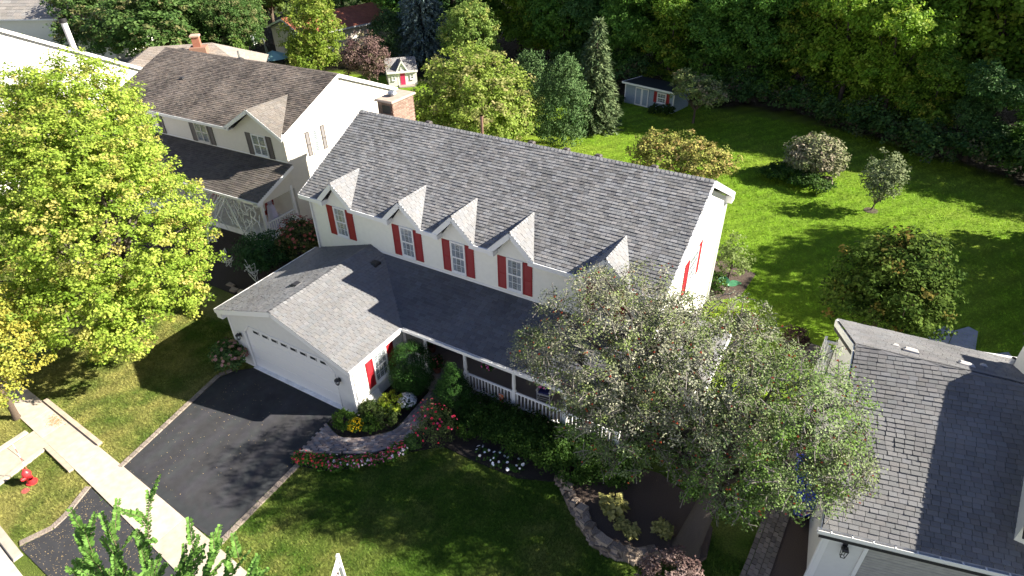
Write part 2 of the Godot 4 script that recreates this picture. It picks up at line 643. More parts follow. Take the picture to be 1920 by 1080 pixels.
# spruce: whorls of drooping sprays
func spruce_mesh(H: float, rad: float, per_whorl: int, whorls: int, pal: Array, ls := 0.16, power := 0.9) -> ArrayMesh:
	var b := MB.new()
	for w in whorls:
		var t := float(w) / whorls
		var y := H * (0.06 + 0.94 * t)
		var r := rad * pow(1.0 - t, power) + 0.12
		var n := int(per_whorl * (0.35 + 0.65 * (1.0 - t)))
		for k in n:
			var a := TAU * (k + R.randf()) / n
			var len := r * R.randf_range(0.75, 1.12)
			var d := Vector3(cos(a), 0, sin(a))
			var col: Color = pal[0].lerp(pal[1], R.randf())
			var seg := maxi(3, int(len / 0.2))
			for s in seg:
				var f := (s + 0.6) / seg
				if f < 0.25: continue
				var p := Vector3(0, y, 0) + d * len * f + Vector3(0, -0.32 * len * f * f + 0.1 * len * pow(f, 4), 0)
				for j in 7:
					var dir := (d * 0.9 + ball() * 0.95 + Vector3(0, -0.1, 0)).normalized()
					var nn := (Vector3.UP + ball() * 0.6).normalized()
					var sd := dir.cross(nn).normalized() * ls * 0.2
					var L := ls * R.randf_range(0.7, 1.4)
					var g := R.randf_range(0.7, 1.3)
					var cc := Color(col.r * g, col.g * g, col.b * g)
					var q := p + ball() * 0.07
					b.tri(q - sd, q + sd, q + dir * L, cc)
	return b.mesh()


# ---------------------------------------------------------------- the main house
func main_house() -> void:
	var h := thing("white_house", "two-storey white house with five small roof gables, red shutters and an attached garage", "house")
	# walls
	var b := MB.new()
	b.box(Vector3(0, -0.3, -8.44), Vector3(15.85, 5.5, 0))
	var pitch := 2.328 / 4.497
	var yr := 5.5 + 0.14 + pitch * 0.27
	for s: float in [0.0, 15.85]:
		var x0: float = s + (0.0 if s == 0.0 else -0.15)
		var a := [Vector3(x0, 5.5, 0), Vector3(x0 + 0.15, 5.5, 0), Vector3(x0 + 0.15, 5.5, -8.44), Vector3(x0, 5.5, -8.44), Vector3(x0, 7.6, -4.2), Vector3(x0 + 0.15, 7.6, -4.2), Vector3(x0 + 0.15, 7.6, -4.24), Vector3(x0, 7.6, -4.24)]
		b.hexa(a)
	var wall := obj("wall", b, M.siding_pale, h)
	var front := wall_at(Vector3(0, 0, 0), Vector3.RIGHT)
	var right := wall_at(Vector3(15.85, 0, 0), Vector3(0, 0, -1))
	b = boards(front, PackedVector2Array([Vector2(0, 0), Vector2(15.85, 0), Vector2(15.85, 5.5), Vector2(0, 5.5)]))
	boards(right, PackedVector2Array([Vector2(0, 0), Vector2(8.44, 0), Vector2(8.44, 5.5), Vector2(4.22, 7.66), Vector2(0, 5.5)]), 0.11, b)
	tag(obj("siding", b, M.siding_pale, wall), "", "", "", "stuff")
	b = MB.new()
	for c in [Vector3(0, 0, 0.0), Vector3(15.85, 0, 0.0), Vector3(15.85, 0, -8.44)]: b.box(c + Vector3(-0.06, 0, -0.06), c + Vector3(0.06, 5.5, 0.04) if c.z == 0.0 else c + Vector3(0.06, 5.5, 0.06))
	objs("corner_board", b, M.white, wall)
	# roof decks
	var A := Vector3(-0.29, 5.64, 0.276)
	var B := Vector3(16.13, 5.64, 0.276)
	var C := Vector3(16.13, 7.968, -4.221)
	var D := Vector3(-0.29, 7.968, -4.221)
	var E := Vector3(-0.29, 5.64, -8.718)
	var F := Vector3(16.13, 5.64, -8.718)
	b = MB.new()
	var dn := Vector3(0, -0.12, 0)
	var xs := [1.8, 5.4, 7.88, 10.4, 14.05]
	var gaps := []
	var from := -0.29
	for x: float in xs:
		gaps.append([from, x - 0.74])
		from = x + 0.74
	gaps.append([from, 16.13])
	var A1 := Vector3(-0.29, 5.783, 0.0)
	var B1 := Vector3(16.13, 5.783, 0.0)
	b.hexa([A1 + dn, B1 + dn, C + dn, D + dn, A1, B1, C, D])
	b.hexa([D + dn, C + dn, F + dn, E + dn, D, C, F, E])
	for q in gaps:
		var a := Vector3(q[0], 0, 0)
		var c := Vector3(q[1], 0, 0)
		var y0 := Vector3(0, 5.64, 0.276)
		var y1 := Vector3(0, 5.783, 0.0)
		b.hexa([a + y0 + dn, c + y0 + dn, c + y1 + dn, a + y1 + dn, a + y0, c + y0, c + y1, a + y1])
	var roof := obj("roof", b, M.deck, h)
	var V := (D - A).normalized()
	var len := A.distance_to(D)
	var grey := Color(0.212, 0.213, 0.217)
	var list := []
	shingle_field(list, A, Vector3.RIGHT, V, PackedVector2Array([Vector2(-0.02, -0.03), Vector2(16.44, -0.03), Vector2(16.44, len), Vector2(-0.02, len)]), 0.22, 0.137, grey, 0.3, 0.1)
	list = list.filter(func(t): return t[0].z < 0.03 or not xs.any(func(x): return absf((t[0].x + t[1].x) * 0.5 - x) < 0.74))
	var V2 := (C - F).normalized()
	shingle_field(list, F, Vector3.LEFT, V2, PackedVector2Array([Vector2(-0.02, -0.03), Vector2(16.44, -0.03), Vector2(16.44, len), Vector2(-0.02, len)]), 0.5, 0.274, grey, 0.3, 0.26)
	caps(list, D, C, -V2, -V, grey * 1.15)
	# fascia, rakes, gutters
	b = MB.new()
	for q in gaps:
		b.box(Vector3(q[0], 5.44, 0.27), Vector3(q[1], 5.62, 0.36))
		b.box(Vector3(q[0], 5.44, 0.0), Vector3(q[1], 5.47, 0.27))
	b.box(Vector3(-0.3, 5.44, -8.8), Vector3(16.14, 5.62, -8.72))
	for x: float in [-0.3, 16.13]:
		for e in [[A, D], [E, D]]:
			var p: Vector3 = e[0]; var q: Vector3 = e[1]
			b.bar(Vector3(x, p.y - 0.12, p.z), Vector3(x, q.y - 0.12, q.z), 0.03, 0.24)
	objs("fascia", b, M.white, h)
	b = MB.new()
	b.box(Vector3(15.86, 5.28, -8.75), Vector3(16.16, 5.6, -8.3))
	b.box(Vector3(15.86, 5.28, 0.0), Vector3(16.16, 5.6, 0.3))
	objs("eave_return", b, M.white, h)
	b = MB.new()
	b.tube([Vector3(15.92, 0.2, -8.4), Vector3(15.92, 5.4, -8.5)], [0.04, 0.04], 6)
	b.tube([Vector3(0.06, 2.9, 0.08), Vector3(0.06, 5.4, 0.1)], [0.035, 0.035], 6)
	obj("downspout", b, M.white, h)
	# the five front gables
	for x: float in xs:
		var P := Vector3(x, 6.56, 0.32)
		var Q := Vector3(x, 6.53, -1.46)
		b = MB.new()
		b.hexa([Vector3(x - 0.72, 5.45, 0), Vector3(x + 0.72, 5.45, 0), Vector3(x + 0.72, 5.45, -0.2), Vector3(x - 0.72, 5.45, -0.2), Vector3(x - 0.02, 6.36, 0), Vector3(x + 0.02, 6.36, 0), Vector3(x + 0.02, 6.36, -0.2), Vector3(x - 0.02, 6.36, -0.2)])
		var g := obj("front_gable", b, M.siding_pale, h)
		tag(obj("siding", boards(wall_at(Vector3(x, 0, 0), Vector3.RIGHT), PackedVector2Array([Vector2(-0.8, 5.4), Vector2(0.8, 5.4), Vector2(0, 6.42)])), M.siding_pale, g), "", "", "", "stuff")
		b = MB.new()
		for s: float in [-1.0, 1.0]:
			var L := Vector3(x + s * 0.93, 5.63, 0.32)
			b.bar(L + Vector3(0, -0.1, 0.0), P + Vector3(0, -0.1, 0.0), 0.04, 0.2)
			b.hexa([L + Vector3(0, -0.05, 0), P + Vector3(0, -0.05, 0), P + Vector3(0, -0.05, -0.32), L + Vector3(0, -0.05, -0.32), L + Vector3(0, -0.02, 0), P + Vector3(0, -0.02, 0), P + Vector3(0, -0.02, -0.32), L + Vector3(0, -0.02, -0.32)])
			if s < 0: b.box(Vector3(minf(L.x, L.x - s * 0.22), 5.38, 0.02), Vector3(maxf(L.x, L.x - s * 0.22), 5.58, 0.35))
		objs("rake_board", b, M.white, g)
		var sub := []
		for s: float in [-1.0, 1.0]:
			var L := Vector3(x + s * 0.95, 5.63, 0.33)
			var U := (Q - P).normalized() * s
			var foot := L
			var up := P - L
			up = (up - U * up.dot(U)).normalized()
			var o := foot
			var rel := func(p: Vector3) -> Vector2: return Vector2((p - o).dot(U), (p - o).dot(up))
			var poly := PackedVector2Array([rel.call(L), rel.call(P + Vector3(0, 0, 0.03)), rel.call(Q)])
			var nf := U.cross(up)
			if nf.y < 0: push_error("gable slope turned over")
			shingle_field(sub, o + nf * 0.02, U, up, poly, 0.26, 0.137, Color(0.21, 0.213, 0.222), 0.08, 0.08)
			b = MB.new()
			b.tri(L, P, Q)
			obj("gable_deck", b, M.deck, g)
			caps(sub, P + Vector3(0, 0.02, 0), Q + Vector3(0, 0.03, 0), Vector3(-0.68, -0.73, 0), Vector3(0.68, -0.73, 0), Color(0.21, 0.213, 0.222)) if s > 0 else null
		var mb := MB.new()
		for t in sub:
			if t[6] < 0.0:
				mb.quad(t[0], t[1], t[2], t[3], t[5])
			else: tab(mb, t)
		tag(obj("shingles", mb, M.shingle, g), "", "", "", "stuff")
	# upper windows with red shutters
	for x: float in [1.72, 5.36, 7.86, 10.41, 14.05]:
		window(h, front, x - 0.3, 3.95, 0.6, 1.32, 3, 2)
		shutter(h, front, x - 0.74, 3.89, 0.38, 1.41, M.red)
		shutter(h, front, x + 0.36, 3.89, 0.38, 1.41, M.red)
	window(h, right, 3.55, 3.66, 1.1, 1.3, 3, 2)
	shutter(h, right, 3.0, 3.56, 0.48, 1.45, M.red)
	shutter(h, right, 4.73, 3.56, 0.48, 1.45, M.red)
	window(h, right, 3.6, 0.9, 1.1, 1.3, 3, 2)
	# ground-floor windows and the door under the porch
	for x: float in [9.9, 12.6, 14.4]:
		window(h, front, x - 0.42, 1.0, 0.84, 1.35, 3, 2)
		shutter(h, front, x - 0.9, 0.94, 0.38, 1.45, M.red)
		shutter(h, front, x + 0.52, 0.94, 0.38, 1.45, M.red)
	b = MB.new()
	b.box(Vector3(7.75, 0.42, 0.0), Vector3(8.7, 2.55, 0.06))
	var door := obj("front_door", b, M.red, h)
	b = MB.new()
	for p in [[7.62, 7.75], [8.7, 8.83]]: b.box(Vector3(p[0], 0.42, 0), Vector3(p[1], 2.68, 0.09))
	b.box(Vector3(7.75, 2.55, 0), Vector3(8.7, 2.68, 0.09))
	objs("door_frame", b, M.white, door)
	# vents and pipe behind the ridge
	b = MB.new()
	b.tube([Vector3(5.5, 7.2, -5.6), Vector3(5.5, 8.1, -5.6)], [0.06, 0.06], 8)
	b.tube([Vector3(5.5, 8.06, -5.6), Vector3(5.5, 8.2, -5.6)], [0.08, 0.08], 8)
	obj("vent_pipe", b, mat(0.18, 0.1, 0.07, 0.8), h)
	for x: float in [3.1, 8.4, 10.0, 11.4, 13.7]:
		b = MB.new()
		b.cham(Vector3(x - 0.14, 7.3, -5.0), Vector3(x + 0.14, 7.8, -4.75), 0.05)
		obj("roof_vent", b, M.brown, h)
	chimney(h)
	garage(h, list, grey)
	porch(h, list, grey)
	lay_shingles(list, roof, 0.22, 0.137)


func garage(h: Node3D, list: Array, grey: Color) -> void:
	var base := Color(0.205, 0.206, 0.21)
	var b := MB.new()
	b.box(Vector3(0.02, -0.3, 0.0), Vector3(6.5, 2.5, 5.1))
	b.hexa([Vector3(0.02, 2.5, 5.1), Vector3(6.5, 2.5, 5.1), Vector3(6.5, 2.5, 0), Vector3(0.02, 2.5, 0), Vector3(3.2, 3.72, 5.1), Vector3(3.28, 3.72, 5.1), Vector3(3.28, 3.72, 0), Vector3(3.2, 3.72, 0)])
	# piers and lintel round the door
	b.box(Vector3(0.02, -0.3, 5.1), Vector3(0.82, 2.5, 5.3))
	b.box(Vector3(5.68, -0.3, 5.1), Vector3(6.5, 2.5, 5.3))
	b.box(Vector3(0.82, 2.27, 5.1), Vector3(5.68, 2.5, 5.3))
	b.hexa([Vector3(0.02, 2.5, 5.3), Vector3(6.5, 2.5, 5.3), Vector3(6.5, 2.5, 5.1), Vector3(0.02, 2.5, 5.1), Vector3(3.2, 3.72, 5.3), Vector3(3.28, 3.72, 5.3), Vector3(3.28, 3.72, 5.1), Vector3(3.2, 3.72, 5.1)])
	for s in [[0.82, 1.17], [5.68, 5.33]]:
		b.hexa([Vector3(s[0], 1.92, 5.3), Vector3(s[0] + 0.001, 1.92, 5.3), Vector3(s[0] + 0.001, 1.92, 5.1), Vector3(s[0], 1.92, 5.1), Vector3(minf(s[0], s[1]), 2.27, 5.3), Vector3(maxf(s[0], s[1]), 2.27, 5.3), Vector3(maxf(s[0], s[1]), 2.27, 5.1), Vector3(minf(s[0], s[1]), 2.27, 5.1)])
	var wall := obj("garage_wall", b, M.siding_grey, h)
	var front := wall_at(Vector3(0, 0, 5.3), Vector3.RIGHT)
	var right := wall_at(Vector3(6.5, 0, 5.3), Vector3(0, 0, -1))
	b = MB.new()
	boards(front, PackedVector2Array([Vector2(0.02, 0.1), Vector2(0.82, 0.1), Vector2(0.82, 1.92), Vector2(1.17, 2.27), Vector2(0.02, 2.27)]), 0.11, b)
	boards(front, PackedVector2Array([Vector2(6.5, 0.1), Vector2(6.5, 2.27), Vector2(5.33, 2.27), Vector2(5.68, 1.92), Vector2(5.68, 0.1)]), 0.11, b)
	boards(front, PackedVector2Array([Vector2(0.02, 2.27), Vector2(6.5, 2.27), Vector2(6.5, 2.55), Vector2(3.24, 3.78), Vector2(0.02, 2.7)]), 0.11, b)
	tag(obj("siding", b, M.siding_grey, wall), "", "", "", "stuff")
	b = boards(right, PackedVector2Array([Vector2(0, 0.1), Vector2(5.3, 0.1), Vector2(5.3, 2.5), Vector2(0, 2.5)]))
	tag(obj("siding", b, M.siding_pale, wall), "", "", "", "stuff")
	b = MB.new()
	for p in [Vector3(0.02, 0, 5.3), Vector3(6.5, 0, 5.3)]: b.box(p + Vector3(-0.05, 0.02, -0.05), p + Vector3(0.05, 2.5, 0.035))
	objs("corner_board", b, M.white, wall)
	b = MB.new()
	b.box(Vector3(0.0, -0.1, 5.3), Vector3(0.8, 0.1, 5.33))
	b.box(Vector3(5.7, -0.1, 5.3), Vector3(6.52, 0.1, 5.33))
	b.box(Vector3(0.8, -0.1, 5.2), Vector3(5.7, 0.055, 5.42))
	objs("footing", b, M.concrete, wall)
	# door: four sections, eight small lights in the top one
	b = MB.new()
	b.box(Vector3(0.82, 0.05, 5.18), Vector3(5.68, 2.27, 5.22))
	var door := obj("garage_door", b, M.white, h)
	for k in 4:
		b = MB.new()
		var y0 := 0.07 + k * 0.55
		var t := Transform3D(Basis(Vector3.RIGHT, Vector3.BACK, Vector3.DOWN), Vector3.ZERO)
		var x0 := 0.84
		b.cham(Vector3(x0, 5.22, -(y0 + 0.54)), Vector3(5.66, 5.255, -y0), 0.012, Color.WHITE, t)
		obj("door_section", b, M.white, door)
	for k in 8:
		var x := 1.32 + k * 0.525
		b = MB.new()
		b.box(Vector3(x, 1.965, 5.255), Vector3(x + 0.34, 2.135, 5.261))
		var w := obj("door_light", b, M.room, door)
		b = MB.new()
		for e in [[x - 0.02, 1.97, x + 0.32, 1.99], [x - 0.02, 2.12, x + 0.32, 2.14], [x - 0.02, 1.99, x, 2.12], [x + 0.3, 1.99, x + 0.32, 2.12]]: b.box(Vector3(e[0], e[1], 5.255), Vector3(e[2], e[3], 5.268))
		objs("light_frame", b, M.white, w)
	b = MB.new()
	b.box(Vector3(0.76, 0.05, 5.3), Vector3(0.83, 1.92, 5.34))
	b.box(Vector3(5.67, 0.05, 5.3), Vector3(5.74, 1.92, 5.34))
	b.box(Vector3(1.17, 2.26, 5.3), Vector3(5.33, 2.33, 5.34))
	b.bar(Vector3(0.795, 1.9, 5.32), Vector3(1.19, 2.295, 5.32), 0.04, 0.07, Color.WHITE, Vector3(-1, 1, 0).normalized())
	b.bar(Vector3(5.705, 1.9, 5.32), Vector3(5.31, 2.295, 5.32), 0.04, 0.07, Color.WHITE, Vector3(1, 1, 0).normalized())
	objs("door_trim", b, M.white, door)
	# roof
	var zf := 5.58
	var E0 := Vector3(-0.26, 2.79, zf)
	var R0 := Vector3(3.24, 3.92, zf)
	var F0 := Vector3(6.78, 2.58, zf)
	var back := Vector3(0, 0, -zf)
	b = MB.new()
	var dn := Vector3(0, -0.1, 0)
	b.hexa([E0 + dn, R0 + dn, R0 + back + dn, E0 + back + dn, E0, R0, R0 + back, E0 + back])
	b.hexa([R0 + dn, F0 + dn, F0 + Vector3(0, 0, -3.01) + dn, Vector3(3.91, 3.57, 0.02), R0, F0, F0 + Vector3(0, 0, -3.01), Vector3(3.91, 3.67, 0.02)])
	b.tri(R0, Vector3(3.91, 3.668, 0.02), R0 + back)
	var roof := obj("garage_roof", b, M.deck, h)
	var V := (R0 - E0).normalized()
	var len := E0.distance_to(R0)
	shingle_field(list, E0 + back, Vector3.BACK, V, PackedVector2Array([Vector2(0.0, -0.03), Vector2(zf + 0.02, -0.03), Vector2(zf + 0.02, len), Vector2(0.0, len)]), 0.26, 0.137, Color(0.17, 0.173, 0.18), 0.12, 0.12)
	var V2 := (R0 - F0).normalized()
	var l2 := F0.distance_to(R0)
	var lv := Vector3(6.78, 2.58, 0).distance_to(Vector3(3.91, 3.668, 0))
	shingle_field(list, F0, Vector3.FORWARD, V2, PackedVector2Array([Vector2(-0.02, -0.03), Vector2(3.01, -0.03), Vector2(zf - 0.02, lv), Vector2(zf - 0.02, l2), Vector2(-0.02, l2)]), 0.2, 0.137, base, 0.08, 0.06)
	caps(list, R0, R0 + back, -V, -V2, base)
	b = MB.new()
	b.bar(E0 + dn * 1.2, R0 + dn * 1.2, 0.03, 0.22)
	b.bar(R0 + dn * 1.2, F0 + dn * 1.2, 0.03, 0.22)
	b.box(Vector3(-0.36, 2.6, 0.02), Vector3(-0.26, 2.78, zf))
	b.box(Vector3(6.78, 2.4, 2.65), Vector3(6.87, 2.57, zf))
	b.box(Vector3(6.5, 2.4, 2.65), Vector3(6.78, 2.43, zf - 0.02))
	b.box(Vector3(-0.26, 2.58, 0.02), Vector3(0.02, 2.61, zf - 0.02))
	b.box(Vector3(-0.3, 2.38, 5.2), Vector3(0.02, 2.62, 5.56))
	objs("fascia", b, M.white, h)
	b = MB.new()
	b.tube([Vector3(6.56, 0.15, 5.2), Vector3(6.56, 2.4, 5.2), Vector3(6.75, 2.5, 5.3)], [0.035, 0.035, 0.035], 6)
	obj("downspout", b, M.white, h)
	for p in [Vector3(2.45, 3.66, 3.55), Vector3(4.05, 3.6, 0.75)]:
		b = MB.new()
		b.cham(p + Vector3(-0.18, -0.12, -0.18), p + Vector3(0.18, 0.09, 0.18), 0.05)
		obj("roof_vent", b, M.black, h)
	# side window
	window(h, right, 1.2, 0.78, 0.68, 1.28, 3, 2, null, false)
	shutter(h, right, 0.78, 0.74, 0.36, 1.36, M.red)
	shutter(h, right, 1.98, 0.74, 0.36, 1.36, M.red)
	# lanterns on both sides of the door
	for x: float in [0.52, 5.95]:
		var l := Node3D.new()
		l.name = "wall_lantern"
		l.position = Vector3(x, 1.62, 5.33)
		h.add_child(l, true)
		b = MB.new()
		b.box(Vector3(-0.05, -0.06, 0), Vector3(0.05, 0.1, 0.025))
		b.bar(Vector3(0, 0.08, 0.02), Vector3(0, 0.14, 0.13), 0.02, 0.02)
		b.lathe([Vector2(0.0, 0.2), Vector2(0.03, 0.16), Vector2(0.11, 0.09), Vector2(0.1, 0.07)], 8, Color.WHITE, Transform3D(Basis(), Vector3(0, 0, 0.13)))
		b.lathe([Vector2(0.0, -0.2), Vector2(0.02, -0.17), Vector2(0.06, -0.13), Vector2(0.0, -0.12)], 8, Color.WHITE, Transform3D(Basis(), Vector3(0, 0, 0.13)))
		for k in 6:
			var a := TAU * k / 6
			b.bar(Vector3(cos(a) * 0.06, -0.13, 0.13 + sin(a) * 0.06), Vector3(cos(a) * 0.1, 0.08, 0.13 + sin(a) * 0.1), 0.012, 0.012, Color.WHITE, Vector3.RIGHT)
		obj("lantern_frame", b, M.black, l)
		b = MB.new()
		b.lathe([Vector2(0.055, -0.13), Vector2(0.092, 0.075)], 6, Color.WHITE, Transform3D(Basis(), Vector3(0, 0, 0.13)))
		obj("lantern_glass", b, M.glass, l)


func porch(h: Node3D, list: Array, grey: Color) -> void:
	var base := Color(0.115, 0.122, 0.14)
	var b := MB.new()
	b.box(Vector3(6.5, -0.2, 0.0), Vector3(15.85, 0.4, 2.5))
	b.box(Vector3(7.8, -0.2, 2.5), Vector3(9.4, 0.2, 2.85))
	var p := obj("porch", b, grain(mat(0.24, 0.22, 0.2, 0.8), M.fine, 1.0), h)
	# roof
	var A := Vector3(6.78, 2.58, 2.57)
	var B := Vector3(16.15, 2.58, 2.57)
	var C := Vector3(16.15, 3.68, 0.0)
	var D := Vector3(3.91, 3.68, 0.0)
	b = MB.new()
	var dn := Vector3(0, -0.1, 0)
	b.hexa([A + dn, B + dn, C + dn, D + dn, A, B, C, D])
	obj("porch_roof", b, M.deck, h)
	var V := Vector3(0, 1.1, -2.57).normalized()
	var len := Vector2(1.1, 2.57).length()
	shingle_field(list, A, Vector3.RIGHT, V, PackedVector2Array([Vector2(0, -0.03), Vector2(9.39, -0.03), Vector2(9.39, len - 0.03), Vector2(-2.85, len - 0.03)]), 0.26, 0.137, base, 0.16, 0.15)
	b = MB.new()
	b.box(Vector3(3.6, 3.69, 0.021), Vector3(16.0, 3.78, 0.035))
	obj("flashing", b, M.white, h)
	# gutter, beam and soffit
	b = MB.new()
	b.box(Vector3(6.84, 2.44, 2.58), Vector3(16.16, 2.46, 2.7))
	b.box(Vector3(6.84, 2.46, 2.58), Vector3(16.16, 2.57, 2.595))
	b.box(Vector3(6.84, 2.46, 2.685), Vector3(16.16, 2.57, 2.7))
	for k in 17: b.box(Vector3(7.1 + k * 0.55, 2.555, 2.595), Vector3(7.12 + k * 0.55, 2.575, 2.685))
	obj("gutter", b, M.white, p)
	b = MB.new()
	b.box(Vector3(6.5, 2.26, 2.27), Vector3(15.85, 2.44, 2.43))
	b.box(Vector3(6.5, 2.4, 0.03), Vector3(15.85, 2.43, 2.27))
	obj("beam", b, M.white, p)
	# posts: square pedestal, turned shaft
	for x: float in [6.66, 7.67, 9.53, 11.67, 13.75, 15.75]:
		b = MB.new()
		b.box(Vector3(x - 0.075, 0.4, 2.275), Vector3(x + 0.075, 1.28, 2.425))
		b.box(Vector3(x - 0.09, 0.4, 2.26), Vector3(x + 0.09, 0.5, 2.44))
		b.lathe([Vector2(0.085, 1.28), Vector2(0.06, 1.36), Vector2(0.075, 1.5), Vector2(0.062, 2.05), Vector2(0.08, 2.12), Vector2(0.06, 2.16)], 10, Color.WHITE, Transform3D(Basis(), Vector3(x, 0, 2.35)))
		b.box(Vector3(x - 0.075, 2.16, 2.275), Vector3(x + 0.075, 2.26, 2.425))
		obj("post", b, M.white, p)
	for s in [[6.66, 7.67], [9.53, 11.67], [11.67, 13.75], [13.75, 15.75]]:
		b = MB.new()
		b.cham(Vector3(s[0] + 0.075, 1.18, 2.31), Vector3(s[1] - 0.075, 1.25, 2.39), 0.02)
		b.box(Vector3(s[0] + 0.075, 0.5, 2.32), Vector3(s[1] - 0.075, 0.55, 2.38))
		var rail := obj("railing", b, M.white, p)
		var n := int((s[1] - s[0] - 0.15) / 0.14)
		b = MB.new()
		b.box(Vector3(-0.02, 0.55, -0.02), Vector3(0.02, 1.18, 0.02))
		var m := b.mesh()
		for k in n: put("baluster", m, M.white, rail, Transform3D(Basis(), Vector3(s[0] + 0.075 + (s[1] - s[0] - 0.15) * (k + 0.5) / n, 0, 2.35)))
	# small lean-to on the right side wall
	b = MB.new()
	b.box(Vector3(15.85, -0.1, -3.0), Vector3(17.6, 2.35, 0.3))
	obj("side_porch", b, M.siding_pale, h)
	b = MB.new()
	b.hexa([Vector3(15.85, 2.98, 0.5), Vector3(17.9, 2.5, 0.5), Vector3(17.9, 2.5, -3.1), Vector3(15.85, 2.98, -3.1), Vector3(15.85, 3.08, 0.5), Vector3(17.9, 2.6, 0.5), Vector3(17.9, 2.6, -3.1), Vector3(15.85, 3.08, -3.1)])
	var lr := obj("side_porch_roof", b, M.deck, h)
	var sub := []
	var SV := Vector3(-2.05, 0.48, 0).normalized()
	shingle_field(sub, Vector3(17.9, 2.6, 0.5), Vector3.FORWARD, SV, PackedVector2Array([Vector2(0, -0.03), Vector2(3.6, -0.03), Vector2(3.6, 2.1), Vector2(0, 2.1)]), 0.26, 0.137, grey, 0.15, 0.1)
	lay_shingles(sub, lr, 0.26, 0.137, 0)
	b = MB.new()
	b.box(Vector3(17.9, 2.44, -3.12), Vector3(17.98, 2.59, 0.52))
	obj("gutter", b, M.white, h)


# brick chimney at the left end, behind the ridge
func chimney(h: Node3D) -> void:
	var b := MB.new()
	b.box(Vector3(-0.5, -0.2, -7.25), Vector3(0.4, 8.0, -5.6), Color(0.1, 0.055, 0.04))
	var ch := obj("chimney", b, M.brick, h)
	var bm := []
	for k in 6:
		var f := 0.75 + 0.1 * k
		b = MB.new()
		b.cham(Vector3(-0.094, -0.032, -0.01), Vector3(0.094, 0.032, 0.012), 0.004, Color(0.28 * f, 0.19 * f, 0.15 * f))
		bm.append(b.mesh())
	for row in 18:
		var y := 7.96 - row * 0.078
		for k in 4: put("brick", bm[R.randi() % 6], M.brick, ch, Transform3D(Basis(), Vector3(-0.38 + k * 0.2 + 0.05 * (row % 2), y, -5.6)))
		for k in 8: put("brick", bm[R.randi() % 6], M.brick, ch, Transform3D(Basis(Vector3.UP, PI / 2), Vector3(0.4, y, -5.72 - k * 0.195 - 0.04 * (row % 2))))
	b = MB.new()
	b.cham(Vector3(-0.6, 8.0, -7.35), Vector3(0.5, 8.1, -5.5), 0.04, Color(0.42, 0.34, 0.28))
	obj("chimney_cap", b, M.concrete, ch)
	b = MB.new()
	b.tube([Vector3(-0.1, 8.08, -6.3), Vector3(-0.1, 8.28, -6.3)], [0.13, 0.13], 10)
	b.lathe([Vector2(0.25, 8.24), Vector2(0.2, 8.32), Vector2(0.0, 8.37)], 12, Color.WHITE, Transform3D(Basis(), Vector3(-0.1, 0, -6.3)))
	obj("flue", b, M.metal, ch)
	b = MB.new()
	b.box(Vector3(-0.2, 7.45, -5.585), Vector3(0.3, 7.85, -5.57))
	obj("vent_cover", b, M.black, ch)


# ---------------------------------------------------------------- ground, drive and walks
func pv(a: Array) -> PackedVector2Array:
	var p := PackedVector2Array()
	for k in range(0, a.size(), 2): p.append(Vector2(a[k], a[k + 1]))
	return p


var DRIVE := pv([0.02, 6.5, 0.25, 5.9, 0.8, 5.42, 5.66, 5.42, 5.75, 6.24, 6.05, 7.4, 6.2, 8.06, 6.33, 11.56, 0.98, 11.37])
var APRON := pv([0.83, 12.34, 4.57, 12.63, 6.4, 12.82, 8.1, 13.4, 8.3, 15.0, 1.1, 14.74, 1.4, 13.85, 1.3, 13.4])
var HOUSE := pv([-0.1, 0.1, -0.1, -8.6, 15.9, -8.6, 15.9, -3.1, 17.7, -3.1, 17.7, 0.4, 15.9, 2.6, 6.5, 2.6, 6.5, 5.4, 0.0, 5.4])
var BED_IN := pv([6.52, 5.2, 5.72, 5.5, 5.8, 6.2, 6.64, 6.44, 7.41, 6.06, 8.15, 5.2, 8.12, 4.05, 8.0, 2.6, 6.52, 2.6])
var BED_OUT := pv([9.0, 2.6, 8.98, 4.2, 8.86, 5.4, 8.25, 6.45, 6.94, 7.24, 5.9, 7.78, 6.2, 8.2, 7.4, 7.8, 8.6, 6.85, 9.4, 5.7, 10.2, 4.95, 11.6, 4.95, 13.2, 4.85, 14.5, 4.3, 15.4, 3.6, 16.5, 2.6])
var BED_TREE := pv([14.5, 4.3, 15.4, 5.0, 16.25, 5.6, 17.0, 5.82, 17.8, 5.6, 18.3, 5.25, 19.2, 5.3, 19.6, 4.6, 19.5, 3.6, 18.6, 2.8, 17.4, 2.4, 16.2, 2.6])
var BED_LEFT := pv([-0.1, -1.0, -0.1, 5.9, -0.9, 6.1, -1.4, 5.2, -1.6, 3.0, -3.2, 1.8, -5.6, 1.0, -9.5, 0.8, -9.5, -4.0, -5.0, -4.0])
var BED_SIDE := pv([15.95, -8.5, 17.2, -9.6, 17.4, -12.0, 15.6, -12.6, 14.6, -11.0, 14.6, -8.6])
var STRIP := pv([20.9, 5.2, 20.6, 6.5, 20.3, 9.0, 22.5, 9.0, 22.5, 4.0, 22.4, 1.0, 21.9, -5.5, 21.2, -5.5, 21.25, -0.5])
var WALK_A := [Vector2(5.78, 6.24), Vector2(6.64, 6.46), Vector2(7.41, 6.08), Vector2(8.18, 5.22), Vector2(8.16, 4.05), Vector2(8.08, 2.86)]
var WALK_B := [Vector2(5.9, 7.75), Vector2(6.92, 7.21), Vector2(8.21, 6.42), Vector2(8.82, 5.37), Vector2(8.96, 4.25), Vector2(8.93, 2.86)]


func sidewalk_edge(x: float, low: bool) -> float:
	return (12.22 + 0.085 * x + 0.0015 * x * x) if low else (11.2 + 0.06 * x + 0.0012 * x * x)


